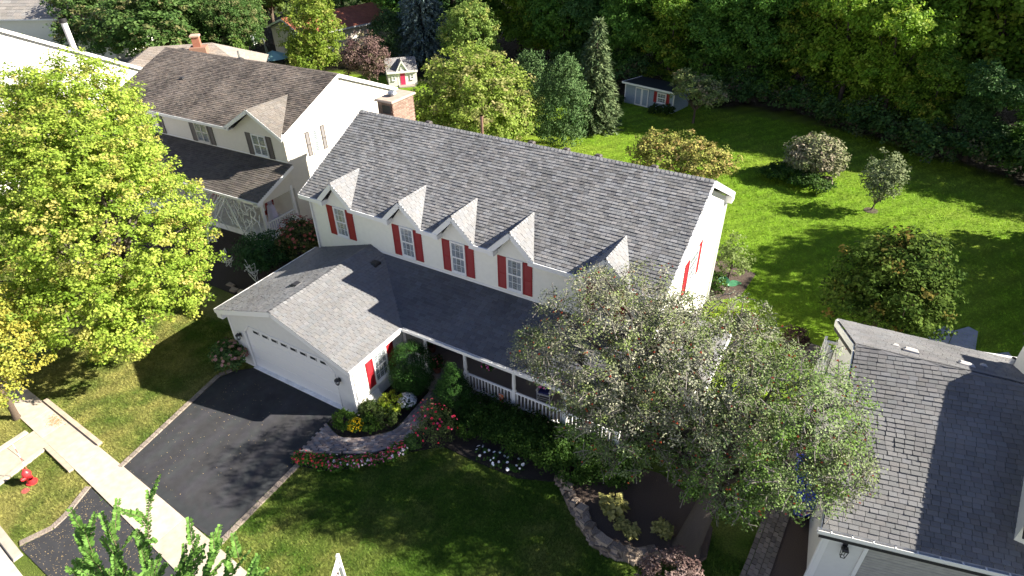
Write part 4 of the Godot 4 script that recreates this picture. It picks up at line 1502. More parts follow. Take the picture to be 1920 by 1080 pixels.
func far_houses() -> void:
	var h := thing("pale_house", "pale house with a tall white flue, mostly hidden by the big maple", "house", Vector3(-26, 0, 6.5), 0.0)
	gabled(h, -12, 0, 15.8, 5.5, 9.9, 0.3, 0.2, grain(mat(0.78, 0.76, 0.72, 0.5), M.mottle, 3.0), Color(0.2, 0.185, 0.17), 0.5, 0.28, 0.2, 0.2)
	window(h, wall_at(Vector3.ZERO, Vector3.FORWARD), 4.2, 3.9, 0.8, 1.3)
	window(h, wall_at(Vector3.ZERO, Vector3.FORWARD), 9.4, 3.9, 0.8, 1.3)
	var b := MB.new()
	b.tube([Vector3(-5.6, 5.6, -14.3), Vector3(-5.6, 8.6, -14.3)], [0.2, 0.2], 12)
	var f := obj("flue", b, M.white, h)
	b = MB.new()
	b.tube([Vector3(-5.6, 8.55, -14.3), Vector3(-5.6, 8.85, -14.3)], [0.26, 0.26], 12)
	obj("flue_cap", b, M.black, f)
	# hipped tan roof with a brick chimney
	h = thing("tan_roofed_house", "low house with tan hipped roof and red brick chimney, behind the cream house", "house", Vector3(-33.0, 0, -17.0), 0.77)
	b = MB.new()
	b.box(Vector3(-6.0, -0.2, -4.0), Vector3(6.0, 2.7, 4.0))
	obj("wall", b, M.siding_cream, h)
	var e := [Vector3(-6.4, 2.7, 4.4), Vector3(6.4, 2.7, 4.4), Vector3(6.4, 2.7, -4.4), Vector3(-6.4, 2.7, -4.4)]
	var r0 := Vector3(-2.5, 5.0, 0)
	var r1 := Vector3(2.5, 5.0, 0)
	b = MB.new()
	b.quad(e[0], e[1], r1, r0); b.tri(e[1], e[2], r1); b.quad(e[2], e[3], r0, r1); b.tri(e[3], e[0], r0)
	b.box(Vector3(-6.4, 2.55, -4.4), Vector3(6.4, 2.69, 4.4))
	var roof := obj("roof", b, M.deck, h)
	var list := []
	var tan := Color(0.33, 0.285, 0.245)
	for s in [[e[0], e[1], r1, r0], [e[1], e[2], r1, r1], [e[3], e[0], r0, r0]]:
		var U: Vector3 = (s[1] - s[0]).normalized()
		var up: Vector3 = s[2] - s[0]
		up = (up - U * up.dot(U)).normalized()
		var poly := PackedVector2Array()
		for p in s: poly.append(Vector2((p - s[0]).dot(U), (p - s[0]).dot(up)))
		shingle_field(list, s[0] + U.cross(up) * 0.01, U, up, poly, 0.35, 0.2, tan, 0.1, 0.12)
	lay_shingles(list, roof, 0.35, 0.2, 0)
	b = MB.new()
	b.box(Vector3(1.0, 4.0, 0.7), Vector3(2.3, 5.05, 2.0), Color(0.3, 0.17, 0.125))
	b.box(Vector3(1.3, 5.05, 1.0), Vector3(1.9, 5.85, 1.6), Color(0.36, 0.15, 0.1))
	var ch := obj("chimney", b, M.brick, h)
	b = MB.new()
	b.cham(Vector3(1.22, 5.85, 0.92), Vector3(1.98, 6.0, 1.68), 0.04, Color(0.5, 0.35, 0.28))
	obj("chimney_cap", b, M.concrete, ch)
	b = MB.new()
	b.tube([Vector3(4.8, 3.0, 2.0), Vector3(4.8, 4.6, 2.0)], [0.09, 0.09], 8)
	obj("vent_pipe", b, M.metal, h)
	# red roof
	h = thing("red_roofed_house", "distant cream house with a terracotta red roof", "house", Vector3(-33.6, 0, -38.3), 1.35)
	gabled(h, -6, 6, 7.0, 2.7, 4.0, 0.5, 0.4, M.siding_cream, Color(0.4, 0.13, 0.075), 0.5, 0.3, 0.1, 0.1)
	h = thing("far_white_house", "far white house at the upper left behind the maples", "house", Vector3(-62, 0, -19), 0.5)
	gabled(h, -8, 8, 8.0, 4.5, 7.0, 0.4, 0.3, M.siding_pale, Color(0.3, 0.28, 0.26), 0.8, 0.5, 0.1, 0.1, 0.25)


func right_house() -> void:
	var h := thing("grey_roofed_house", "house with a big charcoal shingle roof and white garage front, lower right", "house")
	var FL := Vector3(22.07, 2.75, 4.09)
	var FR := Vector3(31.0, 2.75, 2.05)
	var RL := Vector3(21.69, 5.2, -0.86)
	var RR := Vector3(31.2, 5.2, -1.6)
	var BL := Vector3(21.17, 3.6, -4.37)
	var BR := Vector3(30.6, 3.6, -5.1)
	var col := Color(0.158, 0.159, 0.164)
	var dn := Vector3(0, -0.12, 0)
	var b := MB.new()
	var lower := Vector3(0, -0.32, 0)
	b.hexa([FL + lower + dn, FR + lower + dn, RR + lower + dn, RL + lower + dn, FL + lower, FR + lower, RR + lower, RL + lower])
	b.hexa([RL + lower + dn, RR + lower + dn, BR + lower + dn, BL + lower + dn, RL + lower, RR + lower, BR + lower, BL + lower])
	var roof := obj("roof", b, M.deck, h)
	var list := []
	for s in [[FL, FR, RR, RL], [BR, BL, RL, RR]]:
		var U: Vector3 = (s[1] - s[0]).normalized()
		var up: Vector3 = s[3] - s[0]
		var N := U.cross(up).normalized()
		up = N.cross(U)
		var poly := PackedVector2Array()
		for p in s: poly.append(Vector2((p - s[0]).dot(U), (p - s[0]).dot(up)))
		var first := list.size()
		shingle_field(list, s[0] + N * 0.004 - up * 0.03, U, up, poly, 0.235, 0.135, col, 0.13, 0.2)
		# the ridge is not quite parallel to the eaves: the slope is slightly twisted
		var off: float = (s[2] - s[0]).dot(N)
		var far: Vector2 = poly[2]
		for k in range(first, list.size()):
			for j in 4:
				var rel: Vector3 = list[k][j] - s[0]
				list[k][j] += N * (off * clampf(rel.dot(U) / far.x, 0.0, 1.2) * rel.dot(up) / far.y + 0.03)
	var V := (RL - FL).normalized()
	caps(list, RL, RR, (BL - RL).normalized(), -V, col * 1.1, 0.14)
	lay_shingles(list, roof, 0.235, 0.135, 300)
	# walls: front wall along the front eave, left gable wall
	var d := (FR - FL); d.y = 0; d = d.normalized()
	var nz := Vector3(-d.z, 0, d.x)
	var o := Vector3(22.07, 0, 4.09) + d * 0.26 - nz * 0.22
	var ob := Vector3(21.17, 0, -4.37) + d * 0.22 + nz * 0.25
	var front := Transform3D(Basis(d, Vector3.UP, nz), o)
	var t: Vector3 = (ob - o).normalized()
	var left := Transform3D(Basis(-t, Vector3.UP, Vector3.UP.cross(t) * 1.0), ob)
	var LW := o.distance_to(ob)
	b = MB.new()
	var wide := 8.6
	b.hexa([o, o + d * wide, ob + d * wide, ob, o + Vector3(0, 2.62, 0), o + d * wide + Vector3(0, 2.62, 0), ob + d * wide + Vector3(0, 3.4, 0), ob + Vector3(0, 3.4, 0)])
	var rm := Vector3(21.69, 0, -0.86) + d * 0.24
	b.hexa([o + Vector3(0, 2.6, 0), o + d * 0.12 + Vector3(0, 2.6, 0), ob + d * 0.12 + Vector3(0, 3.4, 0), ob + Vector3(0, 3.4, 0), rm + Vector3(0, 5.02, 0.02), rm + d * 0.12 + Vector3(0, 5.02, 0.02), rm + d * 0.12 + Vector3(0, 5.02, -0.02), rm + Vector3(0, 5.02, -0.02)])
	var wall := obj("wall", b, M.siding_grey, h)
	var zl := LW - o.distance_to(rm)
	b = boards(left, PackedVector2Array([Vector2(0, 0.1), Vector2(LW, 0.1), Vector2(LW, 2.6), Vector2(zl, 5.03), Vector2(0, 3.42)]))
	var gp := 0.95
	boards(front, PackedVector2Array([Vector2(0, 0.1), Vector2(gp, 0.1), Vector2(gp, 2.6), Vector2(0, 2.6)]), 0.11, b)
	boards(front, PackedVector2Array([Vector2(gp, 2.28), Vector2(7.5, 2.28), Vector2(7.5, 2.6), Vector2(gp, 2.6)]), 0.11, b)
	tag(obj("siding", b, M.siding_grey, wall), "", "", "", "stuff")
	b = MB.new()
	b.box(Vector3(-0.06, 0.05, -0.06), Vector3(0.1, 2.55, 0.04), Color.WHITE, front)
	objs("corner_board", b, M.white, wall)
	# garage door in sections
	b = MB.new()
	b.box(Vector3(gp + 0.1, 0.0, -0.02), Vector3(gp + 4.9, 2.2, 0.006), Color.WHITE, front)
	var door := obj("garage_door", b, grain(mat(0.42, 0.41, 0.39, 0.6), M.mottle, 3.0), h)
	for k in 5:
		b = MB.new()
		b.box(Vector3(gp + 0.1, k * 0.44, 0.006), Vector3(gp + 4.9, k * 0.44 + 0.43, 0.02), Color.WHITE, front)
		for q in 4: b.box(Vector3(gp + 0.1, k * 0.44 + 0.03 + q * 0.1, 0.02), Vector3(gp + 4.9, k * 0.44 + 0.11 + q * 0.1, 0.026), Color.WHITE, front)
		obj("door_section", b, grain(mat(0.42, 0.41, 0.39, 0.6), M.mottle, 3.0), door)
	b = MB.new()
	b.box(Vector3(gp, 0, 0.0), Vector3(gp + 0.1, 2.2, 0.06), Color.WHITE, front)
	b.box(Vector3(gp, 2.2, 0.0), Vector3(gp + 5.0, 2.28, 0.06), Color.WHITE, front)
	objs("door_trim", b, M.white, door)
	# lantern
	var l := Node3D.new()
	l.name = "wall_lantern"
	h.add_child(l)
	l.transform = front * Transform3D(Basis(), Vector3(0.5, 1.85, 0.03))
	b = MB.new()
	b.box(Vector3(-0.06, 0.0, 0), Vector3(0.06, 0.22, 0.02))
	b.bar(Vector3(0, 0.16, 0.02), Vector3(0, 0.18, 0.12), 0.025, 0.025)
	b.cham(Vector3(-0.08, 0.1, 0.04), Vector3(0.08, 0.18, 0.2), 0.03)
	for sx: float in [-1.0, 1.0]:
		for sz: float in [-1.0, 1.0]: b.bar(Vector3(sx * 0.07, 0.1, 0.12 + sz * 0.07), Vector3(sx * 0.05, -0.18, 0.12 + sz * 0.05), 0.014, 0.014, Color.WHITE, Vector3.RIGHT)
	for sx: float in [-1.0, 1.0]:
		b.bar(Vector3(sx * 0.05, -0.18, 0.07), Vector3(sx * 0.05, -0.18, 0.17), 0.014, 0.014)
		b.bar(Vector3(-0.05, -0.18, 0.12 + sx * 0.05), Vector3(0.05, -0.18, 0.12 + sx * 0.05), 0.014, 0.014)
	obj("lantern_frame", b, M.black, l)
	# gutter with hangers, rake boards, downspout
	b = MB.new()
	var gt := Transform3D(Basis(d, Vector3.UP, nz), FL)
	b.box(Vector3(-0.1, -0.17, 0.0), Vector3(9.0, -0.15, 0.12), Color.WHITE, gt)
	b.box(Vector3(-0.1, -0.17, 0.105), Vector3(9.0, -0.02, 0.12), Color.WHITE, gt)
	b.box(Vector3(-0.1, -0.17, -0.01), Vector3(9.0, -0.03, 0.0), Color.WHITE, gt)
	for k in 17: b.box(Vector3(0.2 + k * 0.5, -0.03, 0.0), Vector3(0.23 + k * 0.5, -0.005, 0.13), Color.WHITE, gt)
	obj("gutter", b, M.white, h)
	b = MB.new()
	b.bar(FL + dn * 1.2 - d * 0.02, RL + dn * 1.2 - d * 0.02, 0.03, 0.22)
	b.bar(BL + dn * 1.2 - d * 0.02, RL + dn * 1.2 - d * 0.02, 0.03, 0.22)
	b.bar(BL + dn - (RL - BL).normalized() * 0.05, BR + dn - (RL - BL).normalized() * 0.05, 0.08, 0.2)
	objs("fascia", b, M.white, h)
	b = MB.new()
	b.tube([front * Vector3(-0.1, 2.55, 0.1), front * Vector3(-0.1, 0.25, 0.06), front * Vector3(-0.12, 0.18, 0.2), front * Vector3(0.5, 0.06, 0.75)], [0.04, 0.04, 0.04, 0.04], 6)
	obj("downspout", b, M.white, h)
	# white trellis standing off the left wall
	b = MB.new()
	for k in 4:
		var xx := 0.15 + k * 0.62
		b.box(Vector3(xx, 0.0, 0.4), Vector3(xx + 0.1, 3.0 + 0.42 * xx, 0.48), Color.WHITE, left)
	for y: float in [0.9, 2.0, 2.9]: b.box(Vector3(0.1, y, 0.41), Vector3(2.2, y + 0.08, 0.47), Color.WHITE, left)
	for xx: float in [0.15, 2.01]: b.box(Vector3(xx, 2.82, 0.02), Vector3(xx + 0.08, 2.9, 0.4), Color.WHITE, left)
	obj("trellis", b, M.white, h)
	# vents on the rear slope
	for q in [[Vector3(22.82, 4.72, -2.0), 0.1], [Vector3(23.2, 4.9, -1.7), 0.2], [Vector3(24.62, 4.87, -1.82), 0.2], [Vector3(25.13, 4.66, -2.31), 0.09]]:
		b = MB.new()
		var z: float = q[1]
		b.cham(Vector3(-z, -0.02, -z * 0.8), Vector3(z, 0.12, z * 0.8), 0.05, Color.WHITE, Transform3D(Basis(Vector3.RIGHT, -0.43), q[0]))
		obj("roof_vent", b, grain(mat(0.55, 0.53, 0.5, 0.6), M.fine, 1.0), h)
	b = MB.new()
	b.tube([Vector3(26.1, 3.8, -3.75), Vector3(26.1, 4.35, -3.75)], [0.07, 0.07], 8)
	obj("vent_pipe", b, M.white, h)
	# taller wing on the right whose shadow falls over the roof
	b = MB.new()
	var a := 26.15
	b.box(Vector3(a, -0.2, -3.75), Vector3(36, 3.8, 2.5))
	b.hexa([Vector3(a, 3.8, 2.5), Vector3(36, 3.8, 2.5), Vector3(36, 3.8, -3.75), Vector3(a, 3.8, -3.75), Vector3(a, 6.2, -1.5), Vector3(36, 6.2, -1.5), Vector3(36, 5.05, -3.75), Vector3(a, 5.05, -3.75)])
	obj("tall_wing", b, M.siding_pale, h)
	b = MB.new()
	b.hexa([Vector3(a - 0.1, 3.8, 3.0), Vector3(36, 3.8, 3.0), Vector3(36, 6.3, -1.55), Vector3(a - 0.1, 6.3, -1.55), Vector3(a - 0.1, 3.9, 3.0), Vector3(36, 3.9, 3.0), Vector3(36, 6.4, -1.55), Vector3(a - 0.1, 6.4, -1.55)])
	b.hexa([Vector3(a - 0.1, 6.3, -1.55), Vector3(36, 6.3, -1.55), Vector3(36, 5.1, -4.0), Vector3(a - 0.1, 5.1, -4.0), Vector3(a - 0.1, 6.4, -1.55), Vector3(36, 6.4, -1.55), Vector3(36, 5.2, -4.0), Vector3(a - 0.1, 5.2, -4.0)])
	var wr := obj("wing_roof", b, M.deck, h)
	list = []
	for q in [[Vector3(a - 0.1, 3.91, 3.0), Vector3.RIGHT, Vector3(0, 2.5, -4.55)], [Vector3(36, 5.21, -4.0), Vector3.LEFT, Vector3(0, 1.2, 2.45)]]:
		shingle_field(list, q[0], q[1], q[2].normalized(), PackedVector2Array([Vector2(0, -0.03), Vector2(9.95, -0.03), Vector2(9.95, q[2].length()), Vector2(0, q[2].length())]), 0.235, 0.135, col, 0.13, 0.15)
	lay_shingles(list, wr, 0.235, 0.135, 0)


func outbuildings() -> void:
	# playhouse
	var h := thing("playhouse", "white toy-sized playhouse with a pink door and steep front gable", "playhouse", Vector3(-20.4, 0, -28.79), 0.79)
	gabled(h, 0, 2.72, 2.7, 1.4, 2.3, 0.12, 0.1, grain(mat(0.72, 0.7, 0.66, 0.6), M.mottle, 2.0), Color(0.3, 0.29, 0.29), 0.2, 0.11, 0.1, 0.1, 0.09)
	var b := MB.new()
	b.hexa([Vector3(0.82, 1.3, 0.03), Vector3(1.9, 1.3, 0.03), Vector3(1.9, 1.3, -0.9), Vector3(0.82, 1.3, -0.9), Vector3(1.35, 2.22, 0.03), Vector3(1.37, 2.22, 0.03), Vector3(1.37, 2.22, -0.9), Vector3(1.35, 2.22, -0.9)])
	b.box(Vector3(0.9, 0, 0.0), Vector3(1.82, 1.3, 0.03))
	var g := obj("front_gable", b, M.siding_pale, h)
	b = MB.new()
	for s: float in [-1.0, 1.0]:
		var L := Vector3(1.36 + s * 0.66, 1.2, 0.15)
		var P := Vector3(1.36, 2.32, 0.15)
		b.hexa([L, P, P + Vector3(0, 0, -1.3), L + Vector3(0, 0, -1.3), L + Vector3(0, 0.05, 0), P + Vector3(0, 0.05, 0), P + Vector3(0, 0.05, -1.3), L + Vector3(0, 0.05, -1.3)], Color(0.26, 0.255, 0.26))
	obj("gable_roof", b, M.shingle, g)
	b = MB.new()
	for s: float in [-1.0, 1.0]: b.bar(Vector3(1.36 + s * 0.66, 1.16, 0.16), Vector3(1.36, 2.28, 0.16), 0.03, 0.1)
	objs("rake_board", b, M.white, g)
	b = MB.new()
	b.box(Vector3(1.14, 0.1, 0.03), Vector3(1.6, 1.2, 0.06))
	obj("door", b, mat(0.5, 0.03, 0.1, 0.5), h)
	var T := wall_at(Vector3.ZERO, Vector3.RIGHT)
	window(h, T, 0.36, 0.6, 0.26, 0.4, 2, 1, M.white, false)
	window(h, T, 2.1, 0.6, 0.26, 0.4, 2, 1, M.white, false)
	window(h, wall_at(Vector3(0, 0, 0.04), Vector3.RIGHT), 1.28, 1.5, 0.18, 0.2, 1, 1, M.white, false)
	window(h, wall_at(Vector3(0, 0, -2.7), Vector3.BACK), 1.0, 0.9, 0.4, 0.45, 2, 1, M.white, false)
	b = MB.new()
	b.box(Vector3(0.9, -0.05, 0.02), Vector3(2.5, 0.1, 0.75), Color(0.35, 0.31, 0.27))
	obj("step", b, M.concrete, h)
	# shed
	h = thing("garden_shed", "pale blue garden shed with flat roof, double doors and red shutters", "shed", Vector3(1.25, 0, -34.7), -0.227)
	b = MB.new()
	b.hexa([Vector3(0, -0.1, 0), Vector3(4.75, -0.1, 0), Vector3(4.75, -0.1, -2.6), Vector3(0, -0.1, -2.6), Vector3(0, 1.72, 0), Vector3(4.75, 1.72, 0), Vector3(4.75, 1.5, -2.6), Vector3(0, 1.5, -2.6)])
	var w := obj("wall", b, M.siding_blue, h)
	for k in 24:
		var x := k * 0.198
		b = MB.new()
		b.box(Vector3(x + 0.008, 0.0, 0.0), Vector3(x + 0.19, 1.7, 0.012))
		obj("plank", b, M.siding_blue, w)
	b = MB.new()
	b.hexa([Vector3(-0.2, 1.72, 0.3), Vector3(4.95, 1.72, 0.3), Vector3(4.95, 1.5, -2.8), Vector3(-0.2, 1.5, -2.8), Vector3(-0.2, 1.83, 0.3), Vector3(4.95, 1.83, 0.3), Vector3(4.95, 1.61, -2.8), Vector3(-0.2, 1.61, -2.8)])
	obj("roof", b, M.black, h)
	b = MB.new()
	b.box(Vector3(-0.22, 1.7, 0.3), Vector3(4.97, 1.85, 0.33))
	b.bar(Vector3(-0.21, 1.78, 0.3), Vector3(-0.21, 1.57, -2.8), 0.03, 0.14)
	b.bar(Vector3(4.96, 1.78, 0.3), Vector3(4.96, 1.57, -2.8), 0.03, 0.14)
	objs("fascia", b, M.white, h)
	for x: float in [1.05, 1.72]:
		b = MB.new()
		b.box(Vector3(x, 0.05, 0.012), Vector3(x + 0.65, 1.55, 0.045))
		var d := obj("door", b, M.siding_blue, h)
		b = MB.new()
		for e in [[x, 0.05, x + 0.08, 1.55], [x + 0.57, 0.05, x + 0.65, 1.55], [x + 0.08, 1.47, x + 0.57, 1.55], [x + 0.08, 0.05, x + 0.57, 0.13]]: b.box(Vector3(e[0], e[1], 0.045), Vector3(e[2], e[3], 0.06))
		objs("door_trim", b, M.white, d)
	window(h, T, 3.25, 0.7, 0.75, 0.75, 3, 2, M.white, false)
	shutter(h, T, 2.88, 0.64, 0.28, 0.9, M.red, false)
	shutter(h, T, 4.09, 0.64, 0.28, 0.9, M.red, false)
	b = MB.new()
	for x: float in [0.0, 4.75]: b.box(Vector3(x - 0.04, 0, -0.04), Vector3(x + 0.04, 1.7, 0.03))
	objs("corner_board", b, M.white, h)


# ---------------------------------------------------------------- trees and shrubs
func C3(r: float, g: float, b: float) -> Color:
	return Color(r, g, b)


func lob(x: float, y: float, z: float, rx: float, ry: float, rz: float) -> Array:
	return [Vector3(x, y, z), Vector3(rx, ry, rz)]


func bush(called: String, label: String, group: String, at: Vector3, rx: float, ry: float, pal: Array, clumps: int, per: int, ls: float, leaf: Material, o := {}, category := "shrub") -> Node3D:
	var cr := crown([lob(0, ry, 0, rx, ry, rx)], clumps, per, rx * float(o.get("cr", 0.22)), ls, pal, o)
	var wd: MB = null
	if o.get("wood", true): wd = wood(0.03 + rx * 0.02, Vector3(0.02, 0, 0), ry * 0.5, cr[1], 7, int(o.get("twigs", 0)), C3(0.12, 0.09, 0.07))
	return tree(called, label, group, at, cr, wd, leaf, category)


# flower heads scattered over a bush's outer surface
func blooms(parent: Node3D, called: String, c: Vector3, r: Vector3, n: int, size: float, pal: Array, low := 0.0) -> void:
	var b := MB.new()
	for k in n:
		var d := ball().normalized()
		while d.y < low: d = ball().normalized()
		var p := c + d * r * R.randf_range(0.94, 1.06)
		var col: Color = pal[R.randi() % pal.size()]
		col = col * R.randf_range(0.8, 1.2)
		var nn := (d + Vector3(0, 0.6, 0) + ball() * 0.3).normalized()
		var s := nn.cross(ball()).normalized()
		var u := nn.cross(s)
		var z := size * R.randf_range(0.7, 1.2)
		var q := []
		for j in 5:
			var a := TAU * j / 5
			q.append(p + (s * cos(a) + u * sin(a)) * z + nn * z * 0.25)
		for j in 5: b.tri(p, q[j], q[(j + 1) % 5], col)
	tag(obj(called, b, M.bloom, parent), "", "", "", "stuff")


func near_trees() -> void:
	# big maple on the left
	var base := Vector3(-6.0, 0, 6.0)
	var L := [lob(0.8, 5.0, 0.0, 4.0, 3.8, 3.8), lob(-2.3, 8.0, -1.7, 3.2, 2.8, 2.8), lob(-3.0, 9.0, -2.5, 2.5, 2.3, 2.3), lob(-0.5, 7.5, -0.5, 3.2, 2.6, 3.0), lob(3.8, 3.5, 0.3, 1.7, 1.6, 1.7), lob(2.4, 3.4, 2.6, 2.0, 1.9, 1.8), lob(3.6, 2.5, 2.3, 1.2, 1.1, 1.2), lob(-3.6, 6.0, 1.0, 3.2, 3.4, 3.2), lob(-2.0, 3.6, 3.4, 2.4, 2.0, 1.8), lob(-5.0, 8.4, -0.6, 2.4, 2.4, 2.4)]
	var pal := [C3(0.18, 0.29, 0.03), C3(0.4, 0.5, 0.085), C3(0.52, 0.46, 0.13)]
	var cr := crown(L, 4300, 40, 0.28, 0.112, pal, {"flat": 0.6, "inner": 0.32, "jag": 0.1, "tint": 0.18})
	tree("maple_tree", "huge yellow-green maple left of the driveway, turning orange at its tips", "", base, cr, wood(0.28, Vector3(-0.3, 0, 0), 2.6, cr[1], 34, 260, C3(0.2, 0.17, 0.14)), M.leaf)
	# yellow tree by the pavement
	pal = [C3(0.44, 0.38, 0.07), C3(0.38, 0.42, 0.08), C3(0.2, 0.3, 0.05)]
	cr = crown([lob(0.4, 3.5, -0.3, 1.9, 1.7, 1.8), lob(-1.2, 4.4, -0.4, 1.8, 1.6, 1.7), lob(-2.0, 3.0, 0.2, 1.8, 1.6, 1.6), lob(0.5, 2.4, 0.4, 1.3, 1.0, 1.2)], 620, 40, 0.3, 0.1, pal, {"flat": 0.6, "tint": 0.3, "droop": 0.5})
	tree("yellow_tree", "small golden-leaved tree at the pavement's edge, below the big maple", "", Vector3(-4.9, 0, 11.9), cr, wood(0.12, Vector3(0, 0, 0), 1.7, cr[1], 16, 120, C3(0.16, 0.12, 0.09)), M.leaf)
	# hawthorn in front of the porch
	base = Vector3(19.0, 0.15, 4.6)
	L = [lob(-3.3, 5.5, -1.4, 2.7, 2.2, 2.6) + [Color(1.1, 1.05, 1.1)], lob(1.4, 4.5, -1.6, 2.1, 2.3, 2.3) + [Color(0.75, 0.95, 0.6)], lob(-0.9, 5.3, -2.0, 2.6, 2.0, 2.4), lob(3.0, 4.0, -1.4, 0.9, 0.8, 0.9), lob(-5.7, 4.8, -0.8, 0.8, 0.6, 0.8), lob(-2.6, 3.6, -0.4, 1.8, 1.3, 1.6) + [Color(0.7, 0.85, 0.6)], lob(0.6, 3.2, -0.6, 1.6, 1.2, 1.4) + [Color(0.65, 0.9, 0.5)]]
	pal = [C3(0.08, 0.11, 0.04), C3(0.29, 0.3, 0.21), C3(0.15, 0.21, 0.06)]
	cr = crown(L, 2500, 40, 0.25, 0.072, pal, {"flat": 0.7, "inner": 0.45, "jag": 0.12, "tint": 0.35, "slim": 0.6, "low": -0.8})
	var t := tree("hawthorn_tree", "broad grey-green hawthorn with red berries, standing in the stone-edged bed", "", base, cr, wood(0.36, Vector3(0.3, 0, -1.0), 2.2, cr[1], 26, 3600, C3(0.12, 0.1, 0.085), 1.5, C3(0.27, 0.25, 0.22)), M.leaf_dull)
	var b := MB.new()
	for k in 900:
		var p: Vector3 = cr[1][R.randi() % cr[1].size()] + ball() * 0.3
		var f := R.randf_range(0.6, 1.3)
		var c := C3(0.38 * f, 0.07 * f, 0.03 * f)
		var z := R.randf_range(0.022, 0.04)
		b.tri(p + Vector3(0, z, 0), p + Vector3(-z, 0, z), p + Vector3(z, 0, z), c)
		b.tri(p + Vector3(0, z, 0), p + Vector3(z, 0, z), p + Vector3(0, 0, -z), c)
		b.tri(p + Vector3(0, z, 0), p + Vector3(0, 0, -z), p + Vector3(-z, 0, z), c)
		b.tri(p + Vector3(0, -z, 0), p + Vector3(z, 0, z), p + Vector3(-z, 0, z), c)
	tag(obj("berries", b, M.bloom, t), "", "", "", "stuff")
	# sapling whose leafy shoots reach into the picture from below
	sapling()
	# purple shrub at the foot of the hawthorn
	bush("purple_shrub", "dusky purple-leaved shrub beside the hawthorn's stone edging", "", Vector3(19.0, 0, 6.35), 0.85, 0.85, [C3(0.1, 0.065, 0.06), C3(0.22, 0.165, 0.15)], 130, 22, 0.085, M.leaf_dull, {"slim": 0.8})


func sapling() -> void:
	var base := Vector3(10.6, 0, 15.2)
	var o := thing("elm_sapling", "young street tree with long bright leafy shoots at the lower edge", "tree", base)
	var w := MB.new()
	var lv := MB.new()
	w.tube([Vector3(0, -0.1, 0), Vector3(0.05, 1.6, 0), Vector3(0, 3.2, -0.1)], [0.08, 0.065, 0.05], 8, C3(0.2, 0.16, 0.12))
	var tips := [Vector3(-0.75, 7.0, -1.7), Vector3(-1.7, 6.0, -1.1), Vector3(1.9, 6.0, -1.9), Vector3(0.9, 6.3, -1.9), Vector3(-1.1, 5.6, -0.6), Vector3(0.2, 5.9, -1.4), Vector3(-2.1, 5.3, -0.3), Vector3(2.4, 5.3, -1.3), Vector3(1.3, 5.5, -1.0), Vector3(2.9, 5.0, -1.4), Vector3(-0.3, 5.2, -0.5), Vector3(0.6, 5.2, -0.6), Vector3(-1.4, 4.9, 0.2), Vector3(1.8, 4.8, -0.4), Vector3(3.3, 5.0, -1.7), Vector3(0.2, 4.7, 0.2), Vector3(-2.6, 4.9, 0.3), Vector3(3.0, 4.4, -0.6), Vector3(-1.9, 6.4, -0.7), Vector3(1.4, 6.1, -2.1), Vector3(0.5, 6.4, -1.7), Vector3(-0.2, 6.0, -1.0), Vector3(2.3, 5.8, -2.0), Vector3(-2.4, 5.6, -0.7)]
	for e: Vector3 in tips:
		var s := Vector3(e.x * 0.12, 2.6 + R.randf() * 0.6, -0.1)
		var h := Vector3(e.x * 0.55, lerpf(s.y, e.y, 0.62), e.z * 0.45)
		shoot(w, lv, s, h, e, 0.028, 60)
		for k in 12:
			var f := 0.3 + 0.055 * k
			var p: Vector3 = s.lerp(h, f).lerp(h.lerp(e, f), f)
			var d := ((e - s).normalized() * 0.7 + ball() * 0.9 + Vector3(0, 0.35, 0)).normalized()
			var L := R.randf_range(0.4, 0.85)
			shoot(w, lv, p, p + d * L * 0.5 + Vector3(0, 0.03, 0), p + d * L + Vector3(0, -0.06, 0), 0.01, int(L * 22))
	obj("trunk", w, M.bark, o)
	obj("crown", lv, M.leaf, o)


# a leafy shoot: a bent stem with leaves in two ranks
func shoot(w: MB, lv: MB, s: Vector3, h: Vector3, e: Vector3, r: float, n: int) -> void:
	var p := []
	var rr := []
	for k in 9:
		var f := k / 8.0
		p.append(s.lerp(h, f).lerp(h.lerp(e, f), f))
		rr.append(lerpf(r, 0.003, f))
	w.tube(p, rr, 4, C3(0.17, 0.15, 0.08), false)
	var d := (e - s).normalized()
	var sd := d.cross(Vector3.UP).normalized().rotated(d, R.randf_range(-0.6, 0.6))
	for k in n:
		var f := 0.2 + 0.8 * k / maxf(n - 1, 1)
		var at: Vector3 = s.lerp(h, f).lerp(h.lerp(e, f), f)
		for q: float in [-1.0, 1.0]:
			var dir := (sd * q + d * 0.55 + ball() * 0.4).normalized()
			var Ln := R.randf_range(0.085, 0.13) * (1.15 - 0.5 * f)
			var nn := (Vector3.UP + ball() * 0.7).normalized()
			var side := dir.cross(nn).normalized() * Ln * 0.52
			var tone := R.randf_range(0.7, 1.3)
			var c := C3(0.16 * tone, 0.31 * tone, 0.065 * tone)
			var m := at + dir * Ln * 0.45
			lv.tri(at, m + side + nn * 0.008, at + dir * Ln, c)
			lv.tri(at, at + dir * Ln, m - side + nn * 0.008, c)


